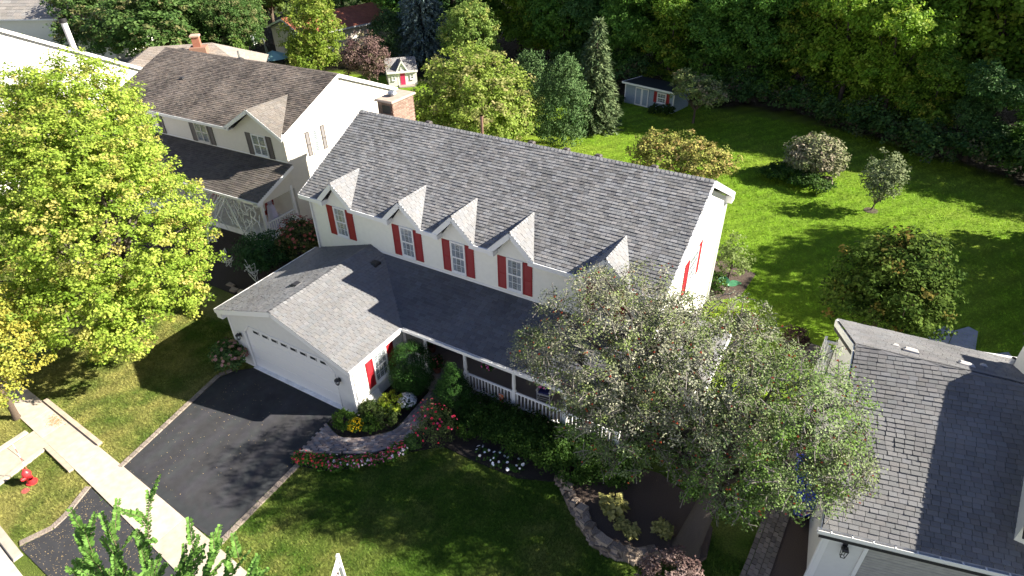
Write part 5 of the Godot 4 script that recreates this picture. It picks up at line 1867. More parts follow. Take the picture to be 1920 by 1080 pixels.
func shrubs() -> void:
	var conifer := [C3(0.014, 0.05, 0.008), C3(0.034, 0.09, 0.014)]
	var up := {"flat": 1.0, "inner": 0.12, "jag": 0.04, "droop": -0.9, "slim": 0.35, "low": -0.95, "wood": false}
	bush("evergreen_shrub", "rounded dark evergreen by the garage side window", "clipped evergreens by the porch steps", Vector3(7.5, 0, 3.15), 0.82, 1.12, conifer, 760, 30, 0.055, M.needle, up)
	# the pointed one on the other side of the steps
	var cr := crown([lob(0, 0.65, 0, 0.84, 0.65, 0.84), lob(0, 1.15, 0, 0.62, 0.6, 0.62), lob(0, 1.6, 0, 0.38, 0.55, 0.38), lob(0, 2.0, 0, 0.16, 0.4, 0.16)], 760, 30, 0.12, 0.055, conifer, up)
	tree("evergreen_shrub", "pointed cone-shaped evergreen beside the porch steps", "clipped evergreens by the porch steps", Vector3(9.6, 0, 3.3), cr, null, M.needle, "shrub")
	# bed between the garage and the curved walk
	bush("chartreuse_shrub", "bright yellow-green shrub beside the white flowers", "shrubs inside the curved walk", Vector3(7.45, 0.03, 4.5), 0.5, 0.36, [C3(0.24, 0.36, 0.03), C3(0.36, 0.42, 0.05)], 80, 22, 0.07, M.leaf)
	var m := bush("white_mum", "round mound of white chrysanthemums", "mums in the front bed", Vector3(7.85, 0.03, 4.0), 0.33, 0.28, [C3(0.05, 0.12, 0.03), C3(0.08, 0.16, 0.04)], 60, 18, 0.05, M.leaf_dull, {"wood": false}, "flowers")
	blooms(m, "blossoms", Vector3(0, 0.28, 0), Vector3(0.35, 0.31, 0.35), 300, 0.036, [C3(0.75, 0.75, 0.72), C3(0.65, 0.66, 0.62)])
	m = bush("yellow_mum", "round mound of bright yellow chrysanthemums", "mums in the front bed", Vector3(7.0, 0.03, 5.95), 0.29, 0.28, [C3(0.06, 0.12, 0.02), C3(0.1, 0.18, 0.03)], 50, 18, 0.05, M.leaf_dull, {"wood": false}, "flowers")
	blooms(m, "blossoms", Vector3(0, 0.28, 0), Vector3(0.31, 0.31, 0.31), 190, 0.028, [C3(0.72, 0.5, 0.01), C3(0.6, 0.4, 0.01)])
	var g1 := [C3(0.06, 0.13, 0.02), C3(0.11, 0.2, 0.03)]
	var lab := ["low green shrub by the end of the driveway, left of the yellow flowers", "leafy low shrub right of the yellow flowers", "soft grey-green shrub at the garage corner", "grassy green shrub along the inner edge of the walk"]
	var pos := [Vector3(6.5, 0.03, 6.0), Vector3(7.35, 0.03, 5.55), Vector3(7.05, 0.03, 5.15), Vector3(7.8, 0.03, 5.1)]
	for k in 4: bush("garden_shrub", lab[k], "shrubs inside the curved walk", pos[k], [0.42, 0.4, 0.45, 0.42][k], [0.34, 0.28, 0.36, 0.34][k], g1 if k < 2 else [C3(0.05, 0.09, 0.02), C3(0.1, 0.14, 0.04)], 70, 20, 0.075, M.leaf, {"wood": false})
	# rose on the far side of the walk
	m = bush("rose_bush", "tall rose bush with red blooms across the walk from the evergreens", "", Vector3(9.75, 0.03, 4.75), 0.75, 0.62, [C3(0.06, 0.1, 0.03), C3(0.13, 0.17, 0.06)], 120, 20, 0.06, M.leaf, {"jag": 0.25})
	blooms(m, "blossoms", Vector3(0, 0.66, 0), Vector3(0.8, 0.68, 0.8), 46, 0.05, [C3(0.6, 0.03, 0.07), C3(0.7, 0.06, 0.15), C3(0.6, 0.03, 0.05)], -0.2)
	m = bush("rose_bush", "wispy rose with pale tips behind the red rose, nearer the cone evergreen", "", Vector3(9.15, 0.03, 4.15), 0.45, 0.5, [C3(0.06, 0.1, 0.03), C3(0.2, 0.17, 0.08)], 50, 16, 0.06, M.leaf, {"jag": 0.3})
	blooms(m, "blossoms", Vector3(0, 0.55, 0), Vector3(0.5, 0.5, 0.5), 14, 0.045, [C3(0.6, 0.04, 0.1), C3(0.6, 0.2, 0.15)], -0.2)
	bush("box_shrub", "small clipped green ball at the end of the flower border", "", Vector3(9.3, 0.03, 5.45), 0.3, 0.26, [C3(0.05, 0.11, 0.025), C3(0.1, 0.17, 0.05)], 70, 22, 0.045, M.leaf_dull, {"wood": false, "inner": 0.15})
	# bedding flowers along the walk, each plant a thing
	var line := [Vector2(6.15, 8.02), Vector2(6.8, 7.85), Vector2(7.5, 7.5), Vector2(8.15, 7.05), Vector2(8.75, 6.4), Vector2(9.1, 5.85)]
	var protos := []
	for k in 3:
		var pal: Array = [[C3(0.62, 0.05, 0.05), C3(0.62, 0.12, 0.06), C3(0.6, 0.04, 0.1)], [C3(0.6, 0.12, 0.22), C3(0.62, 0.2, 0.3), C3(0.55, 0.08, 0.1)], [C3(0.7, 0.62, 0.62), C3(0.6, 0.15, 0.28), C3(0.62, 0.06, 0.07)]][k]
		m = bush("bedding_flower", "", "bedding flowers edging the curved walk", Vector3.ZERO, 0.2, 0.14, [C3(0.06, 0.16, 0.02), C3(0.12, 0.24, 0.04)], 16, 16, 0.06, M.leaf, {"wood": false, "cr": 0.35}, "flowers")
		blooms(m, "blossoms", Vector3(0, 0.16, 0), Vector3(0.22, 0.16, 0.22), 13, 0.036, pal, 0.05)
		protos.append(m)
	var n := 34
	var names := ["coral and red", "pink", "mixed white and pink"]
	for k in n:
		var f := float(k) / (n - 1) * 5.0
		var p := walk_pt(line, f) + Vector2(R.randf_range(-0.09, 0.09), R.randf_range(-0.14, 0.14))
		var kind := 0 if k < 12 else (1 if R.randf() < 0.6 else 2)
		var at := Vector3(p.x, 0.02, p.y)
		var label: String = names[kind] + [" bedding flowers at the driveway end of the curved walk's edge", " bedding flowers along the middle of the curved walk's edge", " bedding flowers at the rose end of the curved walk's edge"][mini(2, k / 12)]
		if k in [0, 13, 15]:
			var q: int = [0, 13, 15].find(k)
			kind = q
			label = names[kind] + [" bedding flowers at the driveway end of the curved walk's edge", " bedding flowers along the middle of the curved walk's edge"][mini(1, k / 12)]
			protos[q].position = at
			protos[q].set_meta("label", label)
		else: dup(protos[kind], "bedding_flower", at, R.randf() * TAU, Vector3.ONE * R.randf_range(0.85, 1.2), label)
	# white flowers in the shade
	var wf := bush("white_flowers", "cluster of white flowers at the lawn's shaded edge, nearest the roses", "white flowers by the hedge", Vector3(11.65, 0.03, 4.6), 0.3, 0.1, [C3(0.04, 0.1, 0.02), C3(0.06, 0.12, 0.03)], 14, 14, 0.06, M.leaf_dull, {"wood": false}, "flowers")
	blooms(wf, "blossoms", Vector3(0, 0.14, 0), Vector3(0.3, 0.12, 0.3), 9, 0.05, [C3(0.8, 0.8, 0.8)], 0.3)
	dup(wf, "white_flowers", Vector3(12.3, 0.03, 4.55), 2.0, Vector3(1.2, 1, 1), "middle cluster of white flowers in front of the hedge")
	dup(wf, "white_flowers", Vector3(12.85, 0.03, 4.5), 4.0, Vector3(1.3, 1, 1.2), "cluster of white flowers in front of the hedge, nearest the stone edging")
	# foundation hedge in front of the porch, single shrubs
	var hp := [C3(0.03, 0.075, 0.012), C3(0.07, 0.14, 0.02)]
	var proto := bush("hedge_shrub", "foundation shrub under the porch railing, next to the cone evergreen", "foundation shrubs before the porch", Vector3(10.7, 0.03, 3.2), 0.75, 0.5, hp, 150, 22, 0.08, M.leaf, {"flat": 0.8})
	var pts := [[11.7, 3.15, 1.0, "foundation shrub below the orange banner"], [12.8, 3.15, 1.05, "foundation shrub under the railing, below the rocking chair"], [13.9, 3.1, 1.0, "foundation shrub under the right half of the railing"], [15.0, 3.0, 1.05, "foundation shrub at the porch's right corner"], [10.7, 3.95, 0.7, "low shrub in front of the cone evergreen, beside the roses"], [11.6, 3.65, 0.75, "front-row shrub behind the white flowers"], [12.7, 3.6, 1.05, "sunlit front-row shrub before the banner"], [13.8, 3.6, 1.1, "widest front-row shrub, brushed by the hawthorn"], [14.9, 3.7, 1.05, "front-row shrub beneath the hawthorn's left branches"], [16.0, 3.2, 1.0, "shrub below the hawthorn, right of the porch"]]
	for q in pts: dup(proto, "hedge_shrub", Vector3(q[0], 0.03, q[1]), R.randf() * TAU, Vector3.ONE * float(q[2]), q[3])
	# hostas in the tree bed
	proto = bush("hosta", "pale yellow hosta nearest the stone edging, in the tree bed", "hostas in the stone-edged bed", Vector3(17.35, 0.2, 5.05), 0.2, 0.12, [C3(0.25, 0.26, 0.07), C3(0.34, 0.32, 0.12)], 18, 14, 0.13, M.leaf_dull, {"wood": false, "cr": 0.5}, "plant")
	var hl := ["largest pale hosta in the tree bed, left of the others", "middle pale hosta in the tree bed", "dark green clump beside the hawthorn trunk"]
	var hpz := [Vector3(16.55, 0.2, 4.55), Vector3(17.0, 0.2, 4.95), Vector3(18.2, 0.2, 4.5)]
	for k in 3: dup(proto, "hosta", hpz[k], k * 1.3, Vector3.ONE * [1.6, 0.9, 1.2][k], hl[k])
	# left of the garage
	m = bush("hydrangea", "fading pink hydrangea at the garage's left corner", "", Vector3(0.0, 0.03, 5.75), 0.7, 0.62, [C3(0.05, 0.1, 0.03), C3(0.09, 0.15, 0.05)], 110, 20, 0.11, M.leaf_dull, {})
	blooms(m, "blossoms", Vector3(0, 0.66, 0), Vector3(0.72, 0.66, 0.72), 60, 0.075, [C3(0.3, 0.16, 0.13), C3(0.36, 0.2, 0.18), C3(0.26, 0.18, 0.1)])
	bush("garden_shrub", "dark shrub along the garage's left wall", "", Vector3(-0.5, 0, 3.6), 0.5, 0.5, hp, 70, 20, 0.09, M.leaf_dull)
	# neighbour's bed
	bush("dogwood_shrub", "spreading green shrub with torn white webbing before the cream house", "", Vector3(-4.3, 0.45, 0.0), 1.4, 0.92, [C3(0.035, 0.09, 0.025), C3(0.06, 0.14, 0.05)], 260, 24, 0.11, M.leaf, {"flat": 0.5})
	m = bush("hydrangea", "red-tinged hydrangea against the left end of the white house", "", Vector3(-2.7, 0.8, -1.0), 0.95, 1.2, [C3(0.05, 0.07, 0.025), C3(0.09, 0.1, 0.04)], 200, 22, 0.11, M.leaf_dull, {})
	blooms(m, "blossoms", Vector3(0, 1.25, 0), Vector3(0.98, 1.25, 0.98), 120, 0.08, [C3(0.2, 0.05, 0.04), C3(0.26, 0.08, 0.07), C3(0.16, 0.07, 0.04)])
	bush("garden_shrub", "small light green plant in the dark bed behind the garage's left eave", "", Vector3(-2.6, 0.03, 2.3), 0.4, 0.3, [C3(0.1, 0.18, 0.03), C3(0.14, 0.24, 0.05)], 40, 16, 0.08, M.leaf, {"wood": false})


func back_garden() -> void:
	var leafy := [C3(0.17, 0.26, 0.04), C3(0.32, 0.4, 0.08), C3(0.42, 0.38, 0.17)]
	# large ornamental behind the ridge
	var cr := crown([lob(0, 3.6, 0, 4.3, 3.1, 4.0), lob(-1.2, 4.9, -0.6, 3.0, 2.2, 3.0), lob(1.8, 3.2, 1.6, 2.8, 2.2, 2.6), lob(-2.6, 3.0, 1.6, 2.2, 2.0, 2.2)], 1150, 26, 0.36, 0.19, leafy, {"flat": 0.7, "tint": 0.25, "jag": 0.14})
	tree("pear_tree", "wide pale yellow-green tree directly behind the white house's ridge", "", Vector3(-3.8, 0, -19.5), cr, wood(0.22, Vector3.ZERO, 1.8, cr[1], 22, 160, C3(0.14, 0.11, 0.09)), M.leaf)
	cr = crown([lob(0, 3.7, 0, 2.9, 2.9, 2.9), lob(0.2, 5.2, 0, 2.0, 1.7, 2.0)], 620, 26, 0.34, 0.19, [C3(0.15, 0.25, 0.05), C3(0.26, 0.36, 0.09), C3(0.4, 0.42, 0.12)], {"flat": 0.8})
	tree("maple_tree", "upright light green maple behind the pale pear tree", "", Vector3(-15.4, 0, -35.6), cr, wood(0.18, Vector3.ZERO, 1.6, cr[1], 16, 60, C3(0.14, 0.11, 0.09)), M.leaf)
	var arb := {"flat": 1.0, "inner": 0.15, "jag": 0.06, "droop": -0.8, "slim": 0.4, "low": -0.9}
	var ap := [C3(0.04, 0.09, 0.025), C3(0.09, 0.15, 0.05)]
	var s := [["left of the pair of tall evergreens behind the roof", Vector3(-3.0, 0, -25.2), 2.0, 2.95], ["larger, nearer evergreen of the pair behind the roof", Vector3(1.1, 0, -22.4), 2.0, 3.3], ["evergreen column behind the purple tree near the playhouse", Vector3(-26.8, 0, -36.7), 2.1, 2.5]]
	for q in s:
		cr = crown([lob(0, q[3] * 0.85, 0, q[2], q[3] * 0.85, q[2]), lob(0.1, q[3] * 1.3, 0, q[2] * 0.7, q[3] * 0.7, q[2] * 0.7)], 560, 26, 0.3, 0.17, ap, arb)
		tree("arborvitae", "rounded green " + q[0], "evergreens of the back garden", q[1], cr, null, M.needle)
	var o := thing("spruce_tree", "slim pointed green spruce by the lawn's far left edge", "tree", Vector3(1.4, 0, -27.6))
	put("crown", spruce_mesh(8.2, 2.2, 20, 34, [C3(0.065, 0.11, 0.045), C3(0.17, 0.22, 0.1)], 0.32, 0.8), M.needle, o)
	var b := MB.new()
	b.tube([Vector3(0, -0.1, 0), Vector3(0, 8.0, 0)], [0.16, 0.02], 7, C3(0.13, 0.1, 0.08))
	obj("trunk", b, M.bark, o)
	o = thing("blue_spruce", "broad silver-blue spruce behind the playhouse", "tree", Vector3(-23.8, 0, -39.0))
	put("crown", spruce_mesh(11.5, 3.6, 26, 38, [C3(0.1, 0.16, 0.16), C3(0.22, 0.29, 0.28)], 0.36), M.needle, o)
	b = MB.new()
	b.tube([Vector3(0, -0.1, 0), Vector3(0, 10.5, 0)], [0.22, 0.02], 7, C3(0.13, 0.1, 0.08))
	obj("trunk", b, M.bark, o)
	cr = crown([lob(0, 3.3, 0, 2.0, 1.9, 2.0), lob(1.5, 2.8, 0.8, 1.5, 1.5, 1.4), lob(-1.2, 2.6, 0.4, 1.4, 1.5, 1.4)], 380, 24, 0.34, 0.15, [C3(0.1, 0.06, 0.06), C3(0.2, 0.14, 0.12), C3(0.14, 0.14, 0.07)], {"low": -0.8})
	tree("plum_tree", "bare-looking purple-brown plum tree beside the playhouse", "", Vector3(-21.8, 0, -27.6), cr, wood(0.14, Vector3.ZERO, 1.0, cr[1], 24, 200, C3(0.16, 0.11, 0.09)), M.leaf_dull)
	# shrubs on the back lawn
	bush("viburnum", "round pinkish-green shrub in the middle of the back lawn", "", Vector3(17.85, 0, -25.6), 1.7, 1.35, [C3(0.12, 0.16, 0.055), C3(0.28, 0.27, 0.17), C3(0.36, 0.3, 0.23)], 420, 24, 0.16, M.leaf_dull, {"jag": 0.1})
	cr = crown([lob(0.9, 0.5, 0.4, 1.3, 0.5, 0.8), lob(-0.6, 0.55, -0.6, 1.6, 0.5, 1.2), lob(-1.4, 0.45, -0.2, 1.0, 0.45, 0.8)], 330, 22, 0.22, 0.13, [C3(0.03, 0.08, 0.015), C3(0.08, 0.15, 0.025)], {"flat": 0.5, "low": -0.2})
	tree("juniper", "low spreading dark juniper at the foot of the round shrub", "", Vector3(17.3, 0, -23.9), cr, null, M.leaf, "shrub")
	cr = crown([lob(0, 2.3, 0, 1.05, 1.4, 1.05), lob(0.3, 1.8, 0.2, 1.0, 0.9, 0.9)], 190, 18, 0.26, 0.13, [C3(0.13, 0.17, 0.08), C3(0.22, 0.25, 0.13)], {"low": -0.8, "jag": 0.2})
	tree("serviceberry", "small airy tree with several thin stems on the back lawn", "", Vector3(21.75, 0, -22.3), cr, wood(0.05, Vector3(0.1, 0, 0), 0.5, cr[1], 18, 40, C3(0.2, 0.17, 0.14)), M.leaf_dull)
	b = MB.new()
	b.lathe([Vector2(0.42, 0.0), Vector2(0.38, 0.03), Vector2(0.0, 0.06)], 14)
	struct("mulch_ring", b, M.mulch).position = Vector3(21.75, 0.0, -22.3)
	cr = crown([lob(0, 1.5, 0, 3.2, 1.5, 2.4), lob(-1.6, 1.9, -0.3, 1.6, 1.1, 1.6), lob(1.5, 1.7, 0.2, 1.8, 1.2, 1.6)], 560, 22, 0.28, 0.16, [C3(0.14, 0.19, 0.04), C3(0.3, 0.28, 0.08), C3(0.4, 0.3, 0.12)], {"jag": 0.2, "tint": 0.3})
	tree("burning_bush", "wide yellowing shrub just behind the right end of the ridge", "", Vector3(10.5, 0, -20.9), cr, wood(0.08, Vector3.ZERO, 0.5, cr[1], 20, 140, C3(0.2, 0.16, 0.12)), M.leaf_dull, "shrub")
	cr = crown([lob(0, 3.0, 0, 2.1, 2.0, 2.1), lob(0.3, 3.6, -0.3, 1.5, 1.6, 1.5), lob(-0.7, 2.2, 0.7, 1.5, 1.3, 1.4), lob(0.9, 2.3, 0.5, 1.4, 1.3, 1.4)], 620, 24, 0.32, 0.15, [C3(0.032, 0.065, 0.012), C3(0.085, 0.13, 0.024), C3(0.16, 0.12, 0.03)], {"jag": 0.18, "tint": 0.07})
	tree("cherry_tree", "dark bushy tree behind the grey-roofed house, some leaves bronze", "", Vector3(22.75, 0, -8.9), cr, wood(0.13, Vector3.ZERO, 1.2, cr[1], 18, 140, C3(0.12, 0.09, 0.07)), M.leaf_dull)
	bush("garden_shrub", "airy pale shrub by the right end wall of the white house", "", Vector3(16.3, 0.03, -10.9), 0.85, 1.15, [C3(0.16, 0.23, 0.06), C3(0.26, 0.32, 0.12)], 100, 16, 0.12, M.leaf, {"jag": 0.25, "inner": 0.7})
	bush("garden_shrub", "low dark shrub at the foot of the pale one by the house wall", "", Vector3(15.9, 0.03, -9.8), 0.7, 0.35, [C3(0.03, 0.07, 0.015), C3(0.06, 0.11, 0.02)], 60, 18, 0.1, M.leaf_dull, {"wood": false})
	bush("barberry", "round brown-purple shrub at the end of the brick path", "", Vector3(20.05, 0, -6.65), 0.5, 0.62, [C3(0.05, 0.032, 0.028), C3(0.11, 0.075, 0.06)], 110, 22, 0.07, M.leaf_dull, {"inner": 0.2})
	cr = crown([lob(0, 2.7, 0, 2.0, 1.0, 1.7), lob(1.1, 2.3, 0.3, 1.3, 0.8, 1.2), lob(-1.0, 3.2, -0.2, 1.2, 0.8, 1.2)], 300, 20, 0.28, 0.15, [C3(0.13, 0.19, 0.055), C3(0.24, 0.28, 0.11), C3(0.28, 0.22, 0.14)], {"flat": 0.5, "jag": 0.2})
	tree("crabapple_tree", "small spreading crabapple at the right end of the blue shed", "", Vector3(8.1, 0, -32.2), cr, wood(0.1, Vector3.ZERO, 1.1, cr[1], 18, 60, C3(0.16, 0.12, 0.1)), M.leaf_dull)
	for q in [["low dark shrub at the blue shed's doors", Vector3(4.6, 0, -32.9), 0.5, 0.4], ["dark bush under the blue shed's window", Vector3(5.6, 0, -33.0), 0.7, 0.45], ["low growth at the blue shed's left corner", Vector3(0.7, 0, -33.9), 0.8, 0.4]]:
		bush("garden_shrub", q[0], "", q[1], q[2], q[3], [C3(0.02, 0.045, 0.012), C3(0.05, 0.08, 0.02)], 50, 18, 0.14, M.leaf_dull, {"wood": false})


func woods() -> void:
	# prototypes of woodland trees; every tree is a thing of its own with a shared crown
	var pals := [[C3(0.07, 0.175, 0.032), C3(0.17, 0.33, 0.055), C3(0.24, 0.38, 0.06)], [C3(0.085, 0.18, 0.02), C3(0.19, 0.31, 0.036), C3(0.4, 0.4, 0.055)], [C3(0.05, 0.13, 0.04), C3(0.12, 0.22, 0.06)], [C3(0.14, 0.27, 0.026), C3(0.26, 0.4, 0.042), C3(0.36, 0.44, 0.06)]]
	var protos := []
	for k in 4:
		var L := []
		for j in 9:
			var a := TAU * j / 9.0 * 1.7
			L.append(lob(cos(a) * R.randf_range(0.8, 2.4), 4.2 + j * 0.85, sin(a) * R.randf_range(0.8, 2.4), R.randf_range(1.7, 2.6), R.randf_range(1.5, 2.3), R.randf_range(1.7, 2.6)))
		for j in 4: L.append(lob(R.randf_range(-2, 2), R.randf_range(1.8, 3.2), R.randf_range(-2, 2), R.randf_range(1.2, 2.0), R.randf_range(1.0, 1.6), R.randf_range(1.2, 2.0)))
		var cr := crown(L, 1000, 24, 0.5, 0.26, pals[k], {"flat": 0.65, "jag": 0.16, "tint": 0.12, "inner": 0.5, "droop": 0.3})
		protos.append([cr[0], wood(0.26, Vector3(0.2, 0, 0), 4.0, cr[1], 16, 20, C3(0.11, 0.09, 0.075)).mesh()])
	var kinds := ["dark green woodland tree", "olive green woodland tree", "blue-green dense woodland tree", "bright yellow-green woodland tree"]
	var spots := []
	# edge of the wood, then rows behind it
	for e in [[-13.0, -44.5, 1, 0.85, "left of the upright light maple, at the back"], [-9.0, -43.0, 0, 0.9, "right behind the upright light maple"], [-5.0, -42.0, 2, 0.8, "above the pale pear tree"], [-1.5, -40.5, 0, 0.75, "above the pair of tall evergreens"], [3.2, -39.8, 1, 0.72, "right above the blue shed's doors"], [7.0, -39.2, 0, 0.76, "above the blue shed's right end"], [10.6, -39.6, 0, 0.8, "right of the crabapple by the shed"], [14.2, -39.4, 1, 0.78, "behind the lawn, above the round pinkish shrub"], [17.6, -38.0, 3, 0.85, "the brightest one at the back of the lawn"], [20.8, -36.4, 3, 0.78, "right neighbour of the brightest tree"], [23.6, -34.6, 1, 0.6, "behind the airy thin-stemmed tree"], [26.6, -33.4, 2, 0.5, "at the lawn's right rear corner"], [29.8, -32.6, 0, 0.5, "last in view on the right"], [33.2, -32.0, 2, 0.55, "outside the right edge, first"], [37.0, -31.0, 0, 0.6, "outside the right edge, second"]]: spots.append([e[0], e[1], e[2], e[3], e[4]])
	for k in 14: spots.append([-16.0 + k * 4.0 + R.randf_range(-0.8, 0.8), -46.5 + (0.0 if k < 7 else (k - 7) * 1.0) + R.randf_range(-0.8, 0.8), [0, 1, 2, 0, 1, 3][R.randi() % 6], R.randf_range(1.0, 1.25), ["in the wood left of the slim spruce", "in the wood behind the blue shed", "in the wood behind the round shrub", "in the wood at the far right"][mini(3, k / 4)]])
	for k in 12: spots.append([-20.0 + k * 5.2, -55.0 + (0.0 if k < 7 else (k - 7) * 1.4) + R.randf_range(-1, 1), R.randi() % 3, R.randf_range(1.1, 1.35), "deep in the wood behind the lawn"])
	# trees right of the picture that shade the back lawn
	for e in [[33.5, -22.5, 0, 0.85], [37.5, -17.0, 1, 0.75], [38.5, -13.5, 2, 0.8], [34.0, -12.0, 0, 0.6], [41.0, -21.0, 0, 0.95], [32.4, -17.5, 0, 0.8]]: spots.append([e[0], e[1], e[2], e[3], "beyond the grey-roofed house's garden"])
	# trees far off on the left
	for e in [[-36.0, -52.0, 0, 1.2], [-43.0, -55.0, 1, 1.2], [-50.0, -50.0, 0, 1.1], [-58.0, -47.0, 2, 1.1], [-29.5, -53.0, 2, 1.2], [-23.0, -51.0, 0, 1.1], [-66.0, -42.0, 1, 1.2], [-58.0, -34.0, 0, 0.9], [-74.0, -33.0, 0, 1.1], [-80.0, -22.0, 1, 1.1], [-74.0, -14.0, 3, 0.9], [-30.0, -44.0, 0, 0.9], [-40.0, -44.0, 2, 0.9]]: spots.append([e[0], e[1], e[2], e[3], "among the far gardens"])
	for q in spots:
		var label := "%s, %s" % [kinds[q[2]], q[4]]
		var o := thing("woodland_tree", label, "tree", Vector3(q[0], 0, q[1]), R.randf() * TAU, "trees of the wood and far gardens")
		var s: float = q[3]
		o.scale = Vector3(s, s * R.randf_range(0.92, 1.1), s)
		put("trunk", protos[q[2]][1], M.bark, o)
		put("crown", protos[q[2]][0], M.leaf, o)
	# leafy maples of the gardens on the left
	var dm := [C3(0.06, 0.13, 0.03), C3(0.13, 0.21, 0.06), C3(0.24, 0.22, 0.1)]
	var cr := crown([lob(0, 4.6, 0, 4.6, 3.4, 4.6), lob(-2.2, 6.0, -1, 3.4, 2.6, 3.4), lob(2.6, 4.0, 1.6, 3.0, 2.6, 3.0), lob(-3.0, 3.6, 2.2, 2.8, 2.2, 2.6), lob(0.5, 6.6, -1.6, 3.4, 2.4, 3.2)], 1150, 24, 0.48, 0.26, dm, {"flat": 0.55, "jag": 0.12})
	var a := tree("maple_tree", "great dark green maple beyond the white flue", "green maples of the left gardens", Vector3(-45.0, 0, -22.5), cr, wood(0.3, Vector3.ZERO, 2.0, cr[1], 14, 20, C3(0.13, 0.1, 0.08)), M.leaf)
	a.scale = Vector3(1.15, 1.0, 1.15)
	dup(a, "maple_tree", Vector3(-43.5, 0, -28.5), 2.1, Vector3(0.95, 0.95, 0.95), "second dark green maple, right of the great one, behind the brick chimney")
	dup(a, "maple_tree", Vector3(-40.0, 0, -27.0), 4.0, Vector3(0.6, 0.8, 0.6), "smaller green maple at the right edge of the tan roof")
	dup(a, "maple_tree", Vector3(-57.0, 0, -24.0), 1.0, Vector3(0.9, 0.9, 0.9), "distant maple with a bare lower trunk by the far street")
	cr = crown([lob(0, 3.6, 0, 3.1, 3.2, 3.1), lob(0.4, 5.6, 0, 2.2, 2.2, 2.2), lob(0.8, 1.8, 1.2, 2.6, 1.8, 2.4), lob(-1, 1.6, 0.6, 2.0, 1.6, 2.0)], 700, 24, 0.38, 0.22, [C3(0.14, 0.22, 0.03), C3(0.26, 0.34, 0.05), C3(0.34, 0.34, 0.1)], {"flat": 0.75})
	tree("maple_tree", "bright green maple right of the basketball hoop", "", Vector3(-31.0, 0, -30.2), cr, wood(0.18, Vector3.ZERO, 1.5, cr[1], 14, 30, C3(0.14, 0.11, 0.09)), M.leaf)
	cr = crown([lob(0, 6.2, 0, 2.6, 2.2, 2.6), lob(1.8, 5.0, 0, 1.8, 2.4, 1.8), lob(-1.8, 5.0, 0.4, 1.6, 2.2, 1.6)], 460, 22, 0.36, 0.24, [C3(0.08, 0.14, 0.03), C3(0.16, 0.23, 0.05)], {"droop": 1.2})
	tree("willow_tree", "drooping tree with a bare forked trunk behind the basketball hoop", "", Vector3(-44.5, 0, -36.5), cr, wood(0.3, Vector3(0.3, 0, 0), 3.6, cr[1], 12, 10, C3(0.2, 0.15, 0.11)), M.leaf)
	bush("garden_shrub", "blue-green shrub at the left foot of the bright maple", "", Vector3(-35.5, 0, -33.0), 1.6, 1.7, [C3(0.07, 0.14, 0.07), C3(0.14, 0.2, 0.12)], 150, 20, 0.2, M.leaf)
	bush("conical_shrub", "bright green upright shrub beside the tan roof", "", Vector3(-36.3, 0, -25.0), 0.9, 1.8, [C3(0.12, 0.22, 0.04), C3(0.2, 0.3, 0.07)], 150, 20, 0.16, M.leaf, {"inner": 0.2})
	bush("yellow_shrub", "yellow garden tree at the top left corner", "", Vector3(-60.0, 0, -10.5), 2.6, 2.4, [C3(0.4, 0.34, 0.04), C3(0.3, 0.34, 0.06)], 260, 20, 0.24, M.leaf)
	bush("garden_shrub", "green rounded bush right of the yellow garden tree", "", Vector3(-57.5, 0, -15.0), 2.0, 1.9, [C3(0.08, 0.18, 0.03), C3(0.16, 0.26, 0.05)], 200, 20, 0.22, M.leaf)
	# undergrowth along the edge of the wood
	var L := []
	for e in [[-8, -40.5], [-5, -40], [-2, -38.6], [0.5, -38], [7.5, -36.6], [9.6, -36.8], [11.5, -37.2], [13.5, -37.0], [15.6, -36.0], [17.6, -34.8], [19.5, -33.8], [21.5, -32.8], [23.4, -31.8], [25.2, -31.2], [27.2, -30.8], [29.2, -30.5], [31.5, -30.0], [34, -29.2], [37, -28]]:
		for j in 3: L.append(lob(e[0] + R.randf_range(-0.8, 0.8), R.randf_range(0.6, 2.2), e[1] - j * 1.0 + R.randf_range(-0.4, 0.4), R.randf_range(0.9, 1.5), R.randf_range(0.8, 1.5), R.randf_range(0.8, 1.3)))
	cr = crown(L, 1500, 24, 0.42, 0.2, [C3(0.03, 0.075, 0.025), C3(0.08, 0.14, 0.04), C3(0.1, 0.08, 0.05)], {"flat": 0.7, "tint": 0.1, "low": -0.3})
	var u := put("undergrowth", cr[0], M.leaf_dull, self)
	tag(u, "tangled dark undergrowth along the edge of the wood", "undergrowth", "", "stuff")


